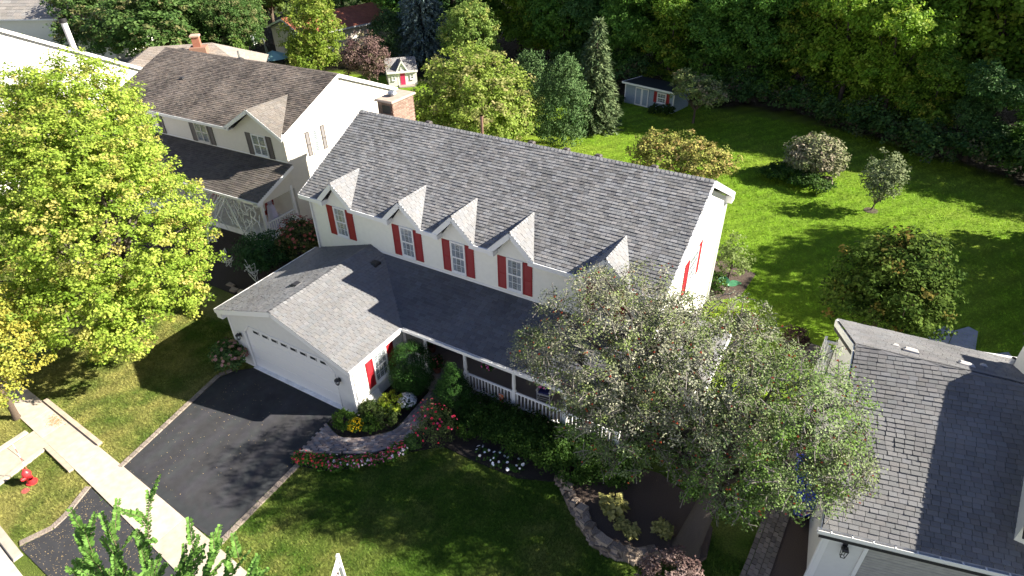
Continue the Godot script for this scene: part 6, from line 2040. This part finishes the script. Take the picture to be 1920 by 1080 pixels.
# ---------------------------------------------------------------- small things
func small_things() -> void:
	# hydrant with its marker rod
	var h := thing("fire_hydrant", "red fire hydrant with a white marker rod on the parkway lawn", "hydrant", Vector3(-1.18, 0, 13.22))
	var red := mat(0.62, 0.03, 0.035, 0.45)
	var b := MB.new()
	b.lathe([Vector2(0.17, 0.0), Vector2(0.17, 0.05), Vector2(0.11, 0.06), Vector2(0.105, 0.4), Vector2(0.14, 0.42), Vector2(0.14, 0.46)], 14)
	obj("barrel", b, red, h)
	b = MB.new()
	b.lathe([Vector2(0.14, 0.46), Vector2(0.12, 0.54), Vector2(0.07, 0.6), Vector2(0.035, 0.62), Vector2(0.035, 0.68), Vector2(0.0, 0.69)], 14)
	obj("bonnet", b, red, h)
	for d: Vector3 in [Vector3.RIGHT, Vector3.LEFT, Vector3.BACK]:
		b = MB.new()
		b.tube([d * 0.08 + Vector3(0, 0.33, 0), d * 0.19 + Vector3(0, 0.33, 0)], [0.07, 0.07], 10)
		b.tube([d * 0.17 + Vector3(0, 0.33, 0), d * 0.22 + Vector3(0, 0.33, 0)], [0.055, 0.045], 6)
		obj("nozzle", b, red, h)
	b = MB.new()
	for k in 6: b.tube([Vector3(-0.12 - k * 0.05, 0.45 + k * 0.17, -0.1 - k * 0.02), Vector3(-0.17 - k * 0.05, 0.62 + k * 0.17, -0.12 - k * 0.02)], [0.012, 0.012], 5, Color(0.75, 0.72, 0.7) if k % 2 else Color(0.6, 0.1, 0.08))
	obj("marker_rod", b, M.paint, h)
	b = MB.new()
	b.lathe([Vector2(0.13, 0.0), Vector2(0.12, 0.03), Vector2(0.0, 0.035)], 14)
	tag(put(numbered("valve_cover"), b.mesh(), mat(0.4, 0.07, 0.07, 0.7), self), "small round reddish valve cover in the grass near the hydrant", "valve cover").position = Vector3(-1.0, 0.0, 13.53)
	# real estate sign post at the lower edge
	var s := thing("sign_post", "white wooden sign post with an arm and a small hanging board, front lawn", "sign", Vector3(10.85, 0, 10.6), 0.5)
	b = MB.new()
	b.cham(Vector3(-0.045, -0.1, -0.045), Vector3(0.045, 1.62, 0.045), 0.02)
	obj("post", b, M.white, s)
	b = MB.new()
	b.box(Vector3(-0.035, 1.42, 0.045), Vector3(0.035, 1.5, 0.95))
	b.bar(Vector3(0, 1.15, 0.04), Vector3(0, 1.42, 0.34), 0.04, 0.04, Color.WHITE, Vector3.RIGHT)
	obj("arm", b, M.white, s)
	b = MB.new()
	b.box(Vector3(-0.012, 0.72, 0.18), Vector3(0.012, 1.36, 0.86))
	var board := obj("board", b, mat(0.7, 0.68, 0.66, 0.5), s)
	b = MB.new()
	b.tube([Vector3(-0.016, 1.12, 0.36), Vector3(0.016, 1.12, 0.36)], [0.14, 0.14], 18)
	obj("emblem", b, mat(0.32, 0.06, 0.09, 0.5), board)
	b = MB.new()
	b.box(Vector3(-0.02, 1.06, 0.3), Vector3(0.02, 1.18, 0.42))
	obj("emblem_mark", b, M.white, board)
	# banner at the porch railing
	s = thing("garden_banner", "narrow orange and white autumn banner hanging at the porch railing", "banner", Vector3(11.2, 0, 2.5))
	b = MB.new()
	var cols := [Color(0.55, 0.1, 0.03), Color(0.6, 0.45, 0.36), Color(0.55, 0.13, 0.05), Color(0.62, 0.5, 0.42), Color(0.5, 0.06, 0.02), Color(0.6, 0.2, 0.08), Color(0.55, 0.08, 0.03), Color(0.62, 0.15, 0.05)]
	for r in 14:
		for q in 4:
			var x0 := -0.1 + q * 0.05
			var f := 0.018 * sin(r * 0.9)
			var g := 0.018 * sin((r + 1) * 0.9)
			b.quad(Vector3(x0, 1.0 - r * 0.062, f), Vector3(x0 + 0.05, 1.0 - r * 0.062, f), Vector3(x0 + 0.05, 0.938 - r * 0.062, g), Vector3(x0, 0.938 - r * 0.062, g), cols[(r * 3 + q * 5 + (r * q) % 3) % 8])
	obj("cloth", b, M.paint, s)
	b = MB.new()
	b.tube([Vector3(-0.13, 1.01, 0), Vector3(0.13, 1.01, 0)], [0.012, 0.012], 6)
	b.tube([Vector3(-0.13, 1.01, 0), Vector3(-0.13, 1.2, -0.1)], [0.008, 0.008], 5)
	b.tube([Vector3(0.13, 1.01, 0), Vector3(0.13, 1.2, -0.1)], [0.008, 0.008], 5)
	obj("rod", b, M.metal, s)
	rocking_chair()
	baskets()
	# white-grey cover leaning by the garage side wall
	b = MB.new()
	b.hexa([Vector3(-0.02, 0, 0.3), Vector3(0.4, 0, 0.3), Vector3(0.4, 0, -0.3), Vector3(-0.02, 0, -0.3), Vector3(-0.02, 0.5, 0.3), Vector3(0.02, 0.5, 0.3), Vector3(0.02, 0.5, -0.3), Vector3(-0.02, 0.5, -0.3)])
	var o := put(numbered("access_cover"), b.mesh(), M.siding_grey, self)
	tag(o, "sloping pale grey cover against the garage side wall, by the yellow-green shrub", "cover").position = Vector3(6.56, 0.03, 4.45)
	# recycling bins
	var bin := thing("recycling_bin", "blue recycling bin nearest the grey-roofed house's garage, half under the hawthorn", "bin", Vector3(21.72, 0.03, 1.55), -1.4, "blue bins beside the grey-roofed house")
	b = MB.new()
	b.hexa([Vector3(-0.2, 0.06, 0.2), Vector3(0.2, 0.06, 0.2), Vector3(0.2, 0.06, -0.2), Vector3(-0.2, 0.06, -0.2), Vector3(-0.27, 0.8, 0.27), Vector3(0.27, 0.8, 0.27), Vector3(0.27, 0.8, -0.27), Vector3(-0.27, 0.8, -0.27)])
	var blue := mat(0.02, 0.05, 0.42, 0.4)
	obj("body", b, blue, bin)
	b = MB.new()
	b.cham(Vector3(-0.29, 0.8, -0.3), Vector3(0.29, 0.87, 0.3), 0.03)
	b.box(Vector3(-0.24, 0.74, -0.34), Vector3(0.24, 0.79, -0.28))
	obj("lid", b, blue, bin)
	for x: float in [-0.19, 0.19]:
		b = MB.new()
		b.tube([Vector3(x - 0.03, 0.09, -0.2), Vector3(x + 0.03, 0.09, -0.2)], [0.09, 0.09], 10)
		obj("wheel", b, M.black, bin)
	dup(bin, "recycling_bin", Vector3(21.62, 0.03, 0.85), -1.5, Vector3.ONE, "middle blue recycling bin beside the grey-roofed house")
	dup(bin, "recycling_bin", Vector3(21.5, 0.03, 0.1), -1.3, Vector3(0.95, 1, 0.95), "blue recycling bin farthest from the grey-roofed house's garage")
	# leaf shaped garden ornament
	var lf := thing("leaf_ornament", "green metal leaf ornament on a stake beside the white house", "ornament", Vector3(16.45, 0.0, -9.5), 0.4)
	b = MB.new()
	b.tube([Vector3(0, 0, 0), Vector3(0.03, 0.4, 0)], [0.02, 0.015], 6)
	obj("stake", b, M.metal, lf)
	for k in 2:
		b = MB.new()
		var t := Transform3D(Basis(Vector3.UP, -0.2 - k * 1.3) * Basis(Vector3.RIGHT, 0.25), Vector3(-0.1 + k * 0.2, 0.42, 0.0))
		var n := 8
		for q in n:
			var u0 := float(q) / n
			var u1 := float(q + 1) / n
			var w0 := 0.26 * sin(PI * pow(u0, 0.8))
			var w1 := 0.26 * sin(PI * pow(u1, 0.8))
			for sd: float in [-1.0, 1.0]:
				var e := [t * Vector3(0, 0.05 * sin(PI * u0), -0.65 * u0), t * Vector3(sd * w0, 0.1 + 0.05 * sin(PI * u0), -0.65 * u0), t * Vector3(sd * w1, 0.1 + 0.05 * sin(PI * u1), -0.65 * u1), t * Vector3(0, 0.05 * sin(PI * u1), -0.65 * u1)]
				if sd > 0: b.quad(e[0], e[1], e[2], e[3])
				else: b.quad(e[3], e[2], e[1], e[0])
		obj("leaf", b, mat(0.08, 0.28, 0.14, 0.5), lf)
	stones()
	cobwebs()
	far_things()
	litter()


func rocking_chair() -> void:
	var c := thing("rocking_chair", "white rocking chair with a blue cushion on the front porch", "chair", Vector3(12.45, 0.4, 1.35), 0.15)
	var b: MB
	for x: float in [-0.25, 0.25]:
		b = MB.new()
		var p := []
		var r := []
		for k in 9:
			var a := -0.5 + k * 0.125
			p.append(Vector3(x, 0.03 + 0.16 * a * a * 4 * 0.25, a * 1.0))
			r.append(0.018)
		b.tube(p, r, 5)
		obj("rocker", b, M.white, c)
		for z: float in [-0.2, 0.24]:
			b = MB.new()
			b.tube([Vector3(x, 0.04, z), Vector3(x, 0.62 if z > 0 else 0.42, z)], [0.018, 0.02], 6)
			obj("leg", b, M.white, c)
		b = MB.new()
		b.cham(Vector3(x - 0.035, 0.6, -0.28), Vector3(x + 0.035, 0.63, 0.3), 0.01)
		obj("arm", b, M.white, c)
	b = MB.new()
	b.cham(Vector3(-0.26, 0.38, -0.22), Vector3(0.26, 0.42, 0.27), 0.012)
	obj("seat", b, M.white, c)
	b = MB.new()
	for y: float in [0.14, 0.24]: b.tube([Vector3(-0.25, y, 0.24), Vector3(0.25, y, 0.24)], [0.012, 0.012], 5)
	obj("stretcher", b, M.white, c)
	for k in 7:
		b = MB.new()
		var x := -0.21 + k * 0.07
		b.bar(Vector3(x, 0.42, -0.22), Vector3(x, 1.08, -0.42), 0.03, 0.015, Color.WHITE, Vector3.BACK)
		obj("back_slat", b, M.white, c)
	b = MB.new()
	b.bar(Vector3(-0.27, 1.06, -0.415), Vector3(0.27, 1.06, -0.415), 0.03, 0.09)
	for x: float in [-0.25, 0.25]: b.bar(Vector3(x, 0.4, -0.21), Vector3(x, 1.1, -0.425), 0.035, 0.035, Color.WHITE, Vector3.BACK)
	obj("back_frame", b, M.white, c)
	var cu := thing("cushion", "dark blue cushion on the white rocking chair", "cushion", Vector3(12.45, 0.82, 1.35), 0.15)
	b = MB.new()
	b.cham(Vector3(-0.22, 0.0, -0.2), Vector3(0.22, 0.07, 0.22), 0.03)
	b.bar(Vector3(0, 0.05, -0.17), Vector3(0, 0.55, -0.32), 0.44, 0.07, Color.WHITE, Vector3.BACK)
	obj("pad", b, mat(0.02, 0.025, 0.13, 0.85), cu)


func baskets() -> void:
	var label := ["hanging basket of pink flowers under the porch gutter, left of the rocking chair", "hanging basket of pink flowers above the rocking chair"]
	var at := [Vector3(10.5, 1.85, 2.2), Vector3(12.75, 1.9, 2.05)]
	for k in 2:
		var o := thing("hanging_basket", label[k], "flower basket", at[k], 0.0, "hanging baskets on the porch")
		var b := MB.new()
		b.lathe([Vector2(0.0, -0.16), Vector2(0.1, -0.15), Vector2(0.17, 0.0), Vector2(0.18, 0.02)], 12)
		obj("basket", b, mat(0.05, 0.035, 0.025, 0.9), o)
		b = MB.new()
		for q in 3:
			var a := TAU * q / 3
			b.tube([Vector3(cos(a) * 0.17, 0.0, sin(a) * 0.17), Vector3(0, 0.42, 0)], [0.005, 0.005], 4)
		obj("wire", b, M.metal, o)
		var cr := crown([lob(0, 0.05, 0, 0.26, 0.16, 0.26)], 26, 16, 0.1, 0.06, [C3(0.03, 0.08, 0.02), C3(0.06, 0.12, 0.03)])
		put("foliage", cr[0], M.leaf_dull, o)
		blooms(o, "blossoms", Vector3(0, 0.05, 0), Vector3(0.28, 0.18, 0.28), 30, 0.035, [C3(0.6, 0.08, 0.3), C3(0.65, 0.2, 0.4)], -0.3)
	var names := ["pot of yellow sunflowers inside the porch's left corner", "potted dark plant behind the yellow sunflowers on the porch", "pot of pale pink flowers at the top of the porch steps"]
	var spots := [Vector3(7.0, 0.4, 1.2), Vector3(7.4, 0.4, 0.7), Vector3(7.95, 0.4, 2.15)]
	for k in 3:
		var o := thing("flower_pot", names[k], "flower pot", spots[k], 0.0, "flower pots on the porch")
		var b := MB.new()
		b.lathe([Vector2(0.12, 0.0), Vector2(0.17, 0.28), Vector2(0.19, 0.3), Vector2(0.15, 0.3)], 12)
		obj("pot", b, mat(0.03, 0.05, 0.2, 0.5) if k == 1 else mat(0.2, 0.08, 0.05, 0.8), o)
		var ry: float = [0.45, 0.6, 0.22][k]
		var cr := crown([lob(0, 0.3 + ry, 0, 0.25, ry, 0.25)], 40, 16, 0.12, 0.08, [C3(0.03, 0.08, 0.02), C3(0.07, 0.12, 0.03)])
		put("foliage", cr[0], M.leaf_dull, o)
		if k != 1: blooms(o, "blossoms", Vector3(0, 0.3 + ry, 0), Vector3(0.26, ry, 0.26), 22, 0.06 if k == 0 else 0.035, [C3(0.6, 0.36, 0.02)] if k == 0 else [C3(0.6, 0.3, 0.3), C3(0.5, 0.12, 0.12)], -0.2)
	var o := thing("planter_box", "small dark red box on the porch rail next to the garage", "box", Vector3(6.9, 1.25, 2.35), 0.5)
	var b := MB.new()
	b.cham(Vector3(-0.12, 0, -0.09), Vector3(0.12, 0.16, 0.09), 0.02)
	obj("body", b, mat(0.2, 0.01, 0.015, 0.5), o)
	b = MB.new()
	b.hexa([Vector3(-0.14, 0.16, 0.12), Vector3(0.14, 0.16, 0.12), Vector3(0.14, 0.16, -0.12), Vector3(-0.14, 0.16, -0.12), Vector3(-0.14, 0.3, 0.01), Vector3(0.14, 0.3, 0.01), Vector3(0.14, 0.3, -0.01), Vector3(-0.14, 0.3, -0.01)])
	obj("lid", b, M.black, o)


# an uneven stone: a box with its corners pushed about
func rock(sz: Vector3) -> ArrayMesh:
	var p := []
	for q in [[-1, 0, 1], [1, 0, 1], [1, 0, -1], [-1, 0, -1], [-0.8, 1, 0.8], [0.8, 1, 0.8], [0.8, 1, -0.8], [-0.8, 1, -0.8]]:
		p.append(Vector3(q[0], q[1], q[2]) * sz * Vector3(0.5, 1, 0.5) + ball() * sz * 0.2)
	var b := MB.new()
	var f := R.randf_range(0.5, 1.4)
	b.hexa(p, Color(0.36 * f, 0.29 * f, 0.23 * f))
	return b.mesh()


func stones() -> void:
	var w := thing("stone_edging", "low curved edging of stacked rough stones round the hawthorn's bed", "stone wall")
	var shapes := []
	for k in 12: shapes.append(rock(Vector3(R.randf_range(0.2, 0.46), R.randf_range(0.1, 0.19), R.randf_range(0.2, 0.36))))
	var line := [Vector2(14.45, 4.25), Vector2(15.4, 5.05), Vector2(16.25, 5.68), Vector2(17.0, 5.92), Vector2(17.8, 5.72), Vector2(18.4, 5.3)]
	for course in 3:
		var n := 26 if course < 2 else 22
		for k in n:
			var f := (k + 0.5 * (course % 2)) / n * 5.0
			var p := walk_pt(line, minf(f, 4.99))
			var d := walk_pt(line, minf(f + 0.05, 4.995)) - walk_pt(line, maxf(f - 0.05, 0.0))
			var inn := Vector2(d.y, -d.x).normalized() * (0.05 + course * 0.07)
			put("stone", shapes[R.randi() % 12], M.stone, w, Transform3D(Basis(Vector3.UP, -d.angle() + R.randf_range(-0.6, 0.6)), Vector3(p.x + inn.x + R.randf_range(-0.05, 0.05), -0.03 + course * 0.095, p.y + inn.y)))
	var b := put(numbered("boulder"), rock(Vector3(0.9, 0.5, 0.7)), M.stone, self)
	tag(b, "pinkish boulder at the foot of the round shrub on the back lawn", "boulder").position = Vector3(18.9, 0, -24.9)
	for k in 5:
		b = put(numbered("edging_stone"), rock(Vector3(0.5, 0.16, 0.25)), M.stone, self)
		b.position = Vector3(-5.2 + k * 0.5, 0, 1.75 + 0.25 * sin(k * 1.2))
		tag(b, "pale flat stone edging the cream house's dark bed, %s" % ["farthest left", "second from the left", "in the middle", "second from the right", "nearest the garage"][k], "stone", "stones edging the cream house's bed")


# the cream house stands a little higher and nearer than the flat lot
func yard(p: Vector3) -> Vector3:
	return Vector3(-5.3, 1.016, -3.467) + (p - Vector3(-6.907, 0, -4.725)) * 0.9407


func strand(b: MB, a: Vector3, e: Vector3, r: float, sag: float) -> void:
	var p := []
	var rr := []
	for k in 6:
		var f := k / 5.0
		p.append(a.lerp(e, f) + Vector3(0, -sag * 4.0 * f * (1 - f), 0) + ball() * 0.03)
		rr.append(r * (0.7 + 0.6 * absf(f - 0.5)))
	b.tube(p, rr, 4, Color(0.8, 0.8, 0.78), false)


func cobwebs() -> void:
	var label := ["white stretched cobweb decoration hanging at the porch's right front corner", "white cobweb decoration stretched from the porch gutter, beside the big maple", "torn cobweb scrap draped over the spreading green shrub", "cobweb scrap stretched to the ground beside the spreading shrub"]
	# fringe of net at the corner
	var o := thing("cobweb_decoration", label[0], "decoration", Vector3.ZERO, 0.0, "cobweb decorations")
	var b := MB.new()
	var grid := []
	for i in 9:
		var rowp := []
		for j in 10:
			var x := lerpf(-9.2, -6.75, i / 8.0) + R.randf_range(-0.1, 0.1)
			var y := 2.6 - j * 0.27 + R.randf_range(-0.08, 0.08)
			rowp.append(yard(Vector3(x + j * 0.02, y, -1.95 + 0.04 * j + R.randf_range(-0.04, 0.04))))
		grid.append(rowp)
	for i in 9:
		for j in 10:
			if j > 5 and (i < 3): continue
			if j < 9 and R.randf() < 0.85: strand(b, grid[i][j], grid[i][j + 1], 0.034, 0.0)
			if i < 8 and R.randf() < 0.7: strand(b, grid[i][j], grid[i + 1][mini(9, maxi(0, j + R.randi_range(-1, 1)))], 0.03, 0.02)
	obj("net", b, M.paint, o)
	# long strands to the bed
	o = thing("cobweb_decoration", label[1], "decoration", Vector3.ZERO, 0.0, "cobweb decorations")
	b = MB.new()
	for k in 26:
		var a := Vector3(R.randf_range(-12.8, -9.0), 2.6, -1.9)
		var e := Vector3(-10.4 + R.randf_range(-0.9, 0.9), R.randf_range(0.0, 0.6), R.randf_range(-1.3, -0.3))
		if k % 3 == 0: e = Vector3(a.x + R.randf_range(0.5, 2.4), R.randf_range(0.2, 1.2), -1.5)
		strand(b, yard(a), yard(e), R.randf_range(0.022, 0.05), R.randf_range(0.0, 0.15))
	obj("net", b, M.paint, o)
	for k in 2:
		o = thing("cobweb_decoration", label[2 + k], "decoration", Vector3.ZERO, 0.0, "cobweb decorations")
		b = MB.new()
		var c := Vector3(-3.8, 1.15, 1.15) if k == 0 else Vector3(-5.7, 1.1, 0.9)
		var pts := []
		for q in 16: pts.append(c + Vector3(R.randf_range(-0.5, 0.5), R.randf_range(-0.75, 0.6), R.randf_range(0.0, 0.5)))
		for q in 24: strand(b, pts[R.randi() % 16], pts[R.randi() % 16], 0.013, 0.04)
		obj("net", b, M.paint, o)
	# draped ghost on the porch
	var g := thing("ghost_decoration", "pale lavender draped ghost figure standing on the cream house's porch", "decoration", yard(Vector3(-7.6, 0.35, -3.4)))
	b = MB.new()
	var n := 22
	var prof := [Vector2(0.36, 0.0), Vector2(0.31, 0.5), Vector2(0.24, 1.05), Vector2(0.22, 1.2), Vector2(0.1, 1.32)]
	for j in prof.size() - 1:
		for q in n:
			var f := func(k: int, pr: Vector2) -> Vector3:
				var a := TAU * k / n
				var r := pr.x * (1.0 + (0.12 * sin(a * 7.0)) * (1.0 - pr.y / 1.4))
				return Vector3(cos(a) * r, pr.y, -sin(a) * r * 0.8)
			b.quad(f.call(q, prof[j]), f.call(q + 1, prof[j]), f.call(q + 1, prof[j + 1]), f.call(q, prof[j + 1]))
	obj("robe", b, mat(0.5, 0.47, 0.62, 0.9), g)
	b = MB.new()
	b.lathe([Vector2(0.1, 1.28), Vector2(0.13, 1.38), Vector2(0.12, 1.5), Vector2(0.06, 1.58), Vector2(0.0, 1.6)], 12)
	obj("hood", b, mat(0.36, 0.34, 0.46, 0.9), g)
	var ch := thing("porch_chair", "dark red chair beside the ghost on the cream house's porch", "chair", yard(Vector3(-8.6, 0.35, -3.9)), 0.5)
	b = MB.new()
	b.box(Vector3(-0.25, 0.35, -0.25), Vector3(0.25, 0.42, 0.25))
	obj("seat", b, M.red, ch)
	b = MB.new()
	b.bar(Vector3(0, 0.4, -0.22), Vector3(0, 1.0, -0.35), 0.5, 0.04, Color.WHITE, Vector3.BACK)
	obj("backrest", b, M.red, ch)
	for x: float in [-0.22, 0.22]:
		for z: float in [-0.22, 0.22]:
			b = MB.new()
			b.box(Vector3(x - 0.02, 0, z - 0.02), Vector3(x + 0.02, 0.35, z + 0.02))
			obj("leg", b, M.red, ch)


func far_things() -> void:
	# basketball hoop
	var o := thing("basketball_hoop", "basketball hoop with a clear backboard on a grey pole, far garden", "basketball hoop", Vector3(-37.5, 0, -29.2), 0.45)
	var b := MB.new()
	b.tube([Vector3(0, 0, 0), Vector3(0, 2.7, 0)], [0.07, 0.06], 8)
	b.bar(Vector3(0, 2.65, 0), Vector3(-1.0, 2.75, 0), 0.07, 0.07)
	b.bar(Vector3(0, 2.1, 0), Vector3(-1.0, 2.35, 0), 0.05, 0.05)
	b.bar(Vector3(0.35, 0.05, 0), Vector3(0.1, 1.9, 0), 0.05, 0.05, Color.WHITE, Vector3.BACK)
	obj("pole", b, M.metal, o)
	b = MB.new()
	for e in [[-0.62, 2.1, -0.58, 3.1], [0.58, 2.1, 0.62, 3.1], [-0.58, 3.06, 0.58, 3.1], [-0.58, 2.1, 0.58, 2.14], [-0.25, 2.25, -0.22, 2.7], [0.22, 2.25, 0.25, 2.7], [-0.22, 2.67, 0.22, 2.7]]: b.box(Vector3(-1.06, e[1], e[0]), Vector3(-1.02, e[3], e[2]))
	var bd := obj("backboard", b, M.white, o)
	b = MB.new()
	b.box(Vector3(-1.045, 2.14, -0.58), Vector3(-1.035, 3.06, 0.58))
	obj("pane", b, M.glass, bd)
	b = MB.new()
	for k in 16: b.bar(Vector3(-1.33 + cos(TAU * k / 16) * 0.24, 2.3, sin(TAU * k / 16) * 0.24), Vector3(-1.33 + cos(TAU * (k + 1) / 16) * 0.24, 2.3, sin(TAU * (k + 1) / 16) * 0.24), 0.035, 0.035)
	obj("rim", b, mat(0.6, 0.12, 0.04, 0.5), o)
	# teal umbrella
	o = thing("patio_umbrella", "pale teal patio umbrella in the far garden, below the basketball hoop", "umbrella", Vector3(-35.0, 0, -28.0))
	b = MB.new()
	for k in 8:
		var a := TAU * k / 8
		var c := TAU * (k + 1) / 8
		b.tri(Vector3(cos(a) * 1.7, 1.35, -sin(a) * 1.7), Vector3(cos(c) * 1.7, 1.35, -sin(c) * 1.7), Vector3(0, 2.0, 0), Color(0.22, 0.4, 0.38) * R.randf_range(0.85, 1.1))
	obj("canopy", b, M.paint, o)
	b = MB.new()
	b.tube([Vector3(0, 0, 0), Vector3(0, 2.05, 0)], [0.03, 0.03], 6)
	obj("pole", b, M.metal, o)
	# parked car far off on the left
	o = thing("parked_car", "small white car parked on the far street at the upper left", "car", Vector3(-67.0, 0, -25.8), -0.35)
	b = MB.new()
	b.cham(Vector3(-1.9, 0.3, -0.75), Vector3(1.9, 0.85, 0.75), 0.1)
	var body := obj("body", b, mat(0.75, 0.75, 0.75, 0.3), o)
	b = MB.new()
	b.hexa([Vector3(-1.2, 0.85, 0.7), Vector3(0.9, 0.85, 0.7), Vector3(0.9, 0.85, -0.7), Vector3(-1.2, 0.85, -0.7), Vector3(-0.8, 1.35, 0.58), Vector3(0.4, 1.35, 0.58), Vector3(0.4, 1.35, -0.58), Vector3(-0.8, 1.35, -0.58)])
	obj("window", b, mat(0.03, 0.035, 0.04, 0.1), body)
	b = MB.new()
	b.cham(Vector3(-0.82, 1.35, -0.6), Vector3(0.42, 1.4, 0.6), 0.03)
	obj("car_roof", b, mat(0.75, 0.75, 0.75, 0.3), o)
	for x: float in [-1.2, 1.2]:
		for z: float in [-0.72, 0.72]:
			b = MB.new()
			b.tube([Vector3(x, 0.32, z - 0.09), Vector3(x, 0.32, z + 0.09)], [0.32, 0.32], 12)
			obj("wheel", b, M.black, o)


# fallen leaves on the drive and the pavement
func litter() -> void:
	var b := MB.new()
	for k in 1500:
		var p: Vector2
		if k < 900: p = Vector2(R.randf_range(0.9, 5.0), R.randf_range(12.5, 14.9))
		elif k < 1120: p = Vector2(0.6 + absf(R.randfn(0, 2.0)), R.randf_range(6.0, 11.4))
		else: p = Vector2(-3.4 + R.randfn(0, 0.22), 11.25 + R.randfn(0, 0.13))
		if k < 900 and not Geometry2D.is_point_in_polygon(p, APRON): continue
		if k >= 900 and k < 1120 and not Geometry2D.is_point_in_polygon(p, DRIVE): continue
		var y := 0.03 if k < 1120 else 0.062
		var a := R.randf() * TAU
		var s := R.randf_range(0.009, 0.022)
		var d := Vector3(cos(a), R.randf_range(0, 0.3), sin(a)) * s
		var e := Vector3(-sin(a), 0.1, cos(a)) * s * 0.6
		var f := R.randf_range(0.6, 1.3)
		var c := C3(0.4 * f, 0.3 * f, 0.16 * f) if k < 1120 else C3(0.42 * f, 0.25 * f, 0.08 * f)
		var o := Vector3(p.x, y, p.y)
		b.quad(o - d * 0.8, o + e, o + d, o - e, c)
	var m := put("fallen_leaves", b.mesh(), M.bloom, self)
	tag(m, "dry tan leaves scattered over the driveway and pavement", "leaves", "", "stuff")


func _ready() -> void:
	R.seed = 20241
	tone_noise.frequency = 0.35
	tone_noise.fractal_octaves = 3
	# camera
	var cam := Camera3D.new()
	cam.name = "camera"
	add_child(cam)
	cam.transform = Transform3D(Basis(Vector3(0.86211, -0.01747, -0.50642), Vector3(-0.27341, 0.8254, -0.49393), Vector3(0.42662, 0.56428, 0.70681)).orthonormalized(), CAM)
	cam.fov = 50.25
	cam.far = 600.0
	cam.current = true
	# sky, exposure
	var env := Environment.new()
	env.background_mode = Environment.BG_SKY
	var sky := ProceduralSkyMaterial.new()
	sky.sky_top_color = Color(0.2, 0.28, 0.44)
	sky.sky_horizon_color = Color(0.95, 0.96, 0.97)
	sky.sky_curve = 0.17
	sky.ground_bottom_color = Color(0.12, 0.13, 0.1)
	sky.ground_horizon_color = Color(0.4, 0.45, 0.48)
	sky.sky_energy_multiplier = 0.85
	sky.ground_energy_multiplier = 0.7
	env.sky = Sky.new()
	env.sky.sky_material = sky
	env.tonemap_mode = Environment.TONE_MAPPER_LINEAR
	env.tonemap_exposure = 3.5
	env.sdfgi_enabled = true
	env.ssao_enabled = true
	env.ssil_enabled = true
	var we := WorldEnvironment.new()
	we.name = "environment"
	we.environment = env
	add_child(we)
	# sun: low, from behind the house on the right
	var sun := DirectionalLight3D.new()
	sun.name = "sun"
	sun.light_energy = 1.6
	sun.light_color = Color(1.0, 0.965, 0.905)
	sun.light_angular_distance = 0.5
	sun.shadow_enabled = true
	add_child(sun)
	sun.look_at_from_position(Vector3.ZERO, Vector3(-1.41, -1.0, 0.75))
	materials()
	ground()
	main_house()
	left_house()
	right_house()
	far_houses()
	outbuildings()
	near_trees()
	shrubs()
	back_garden()
	woods()
	small_things()
	grass()
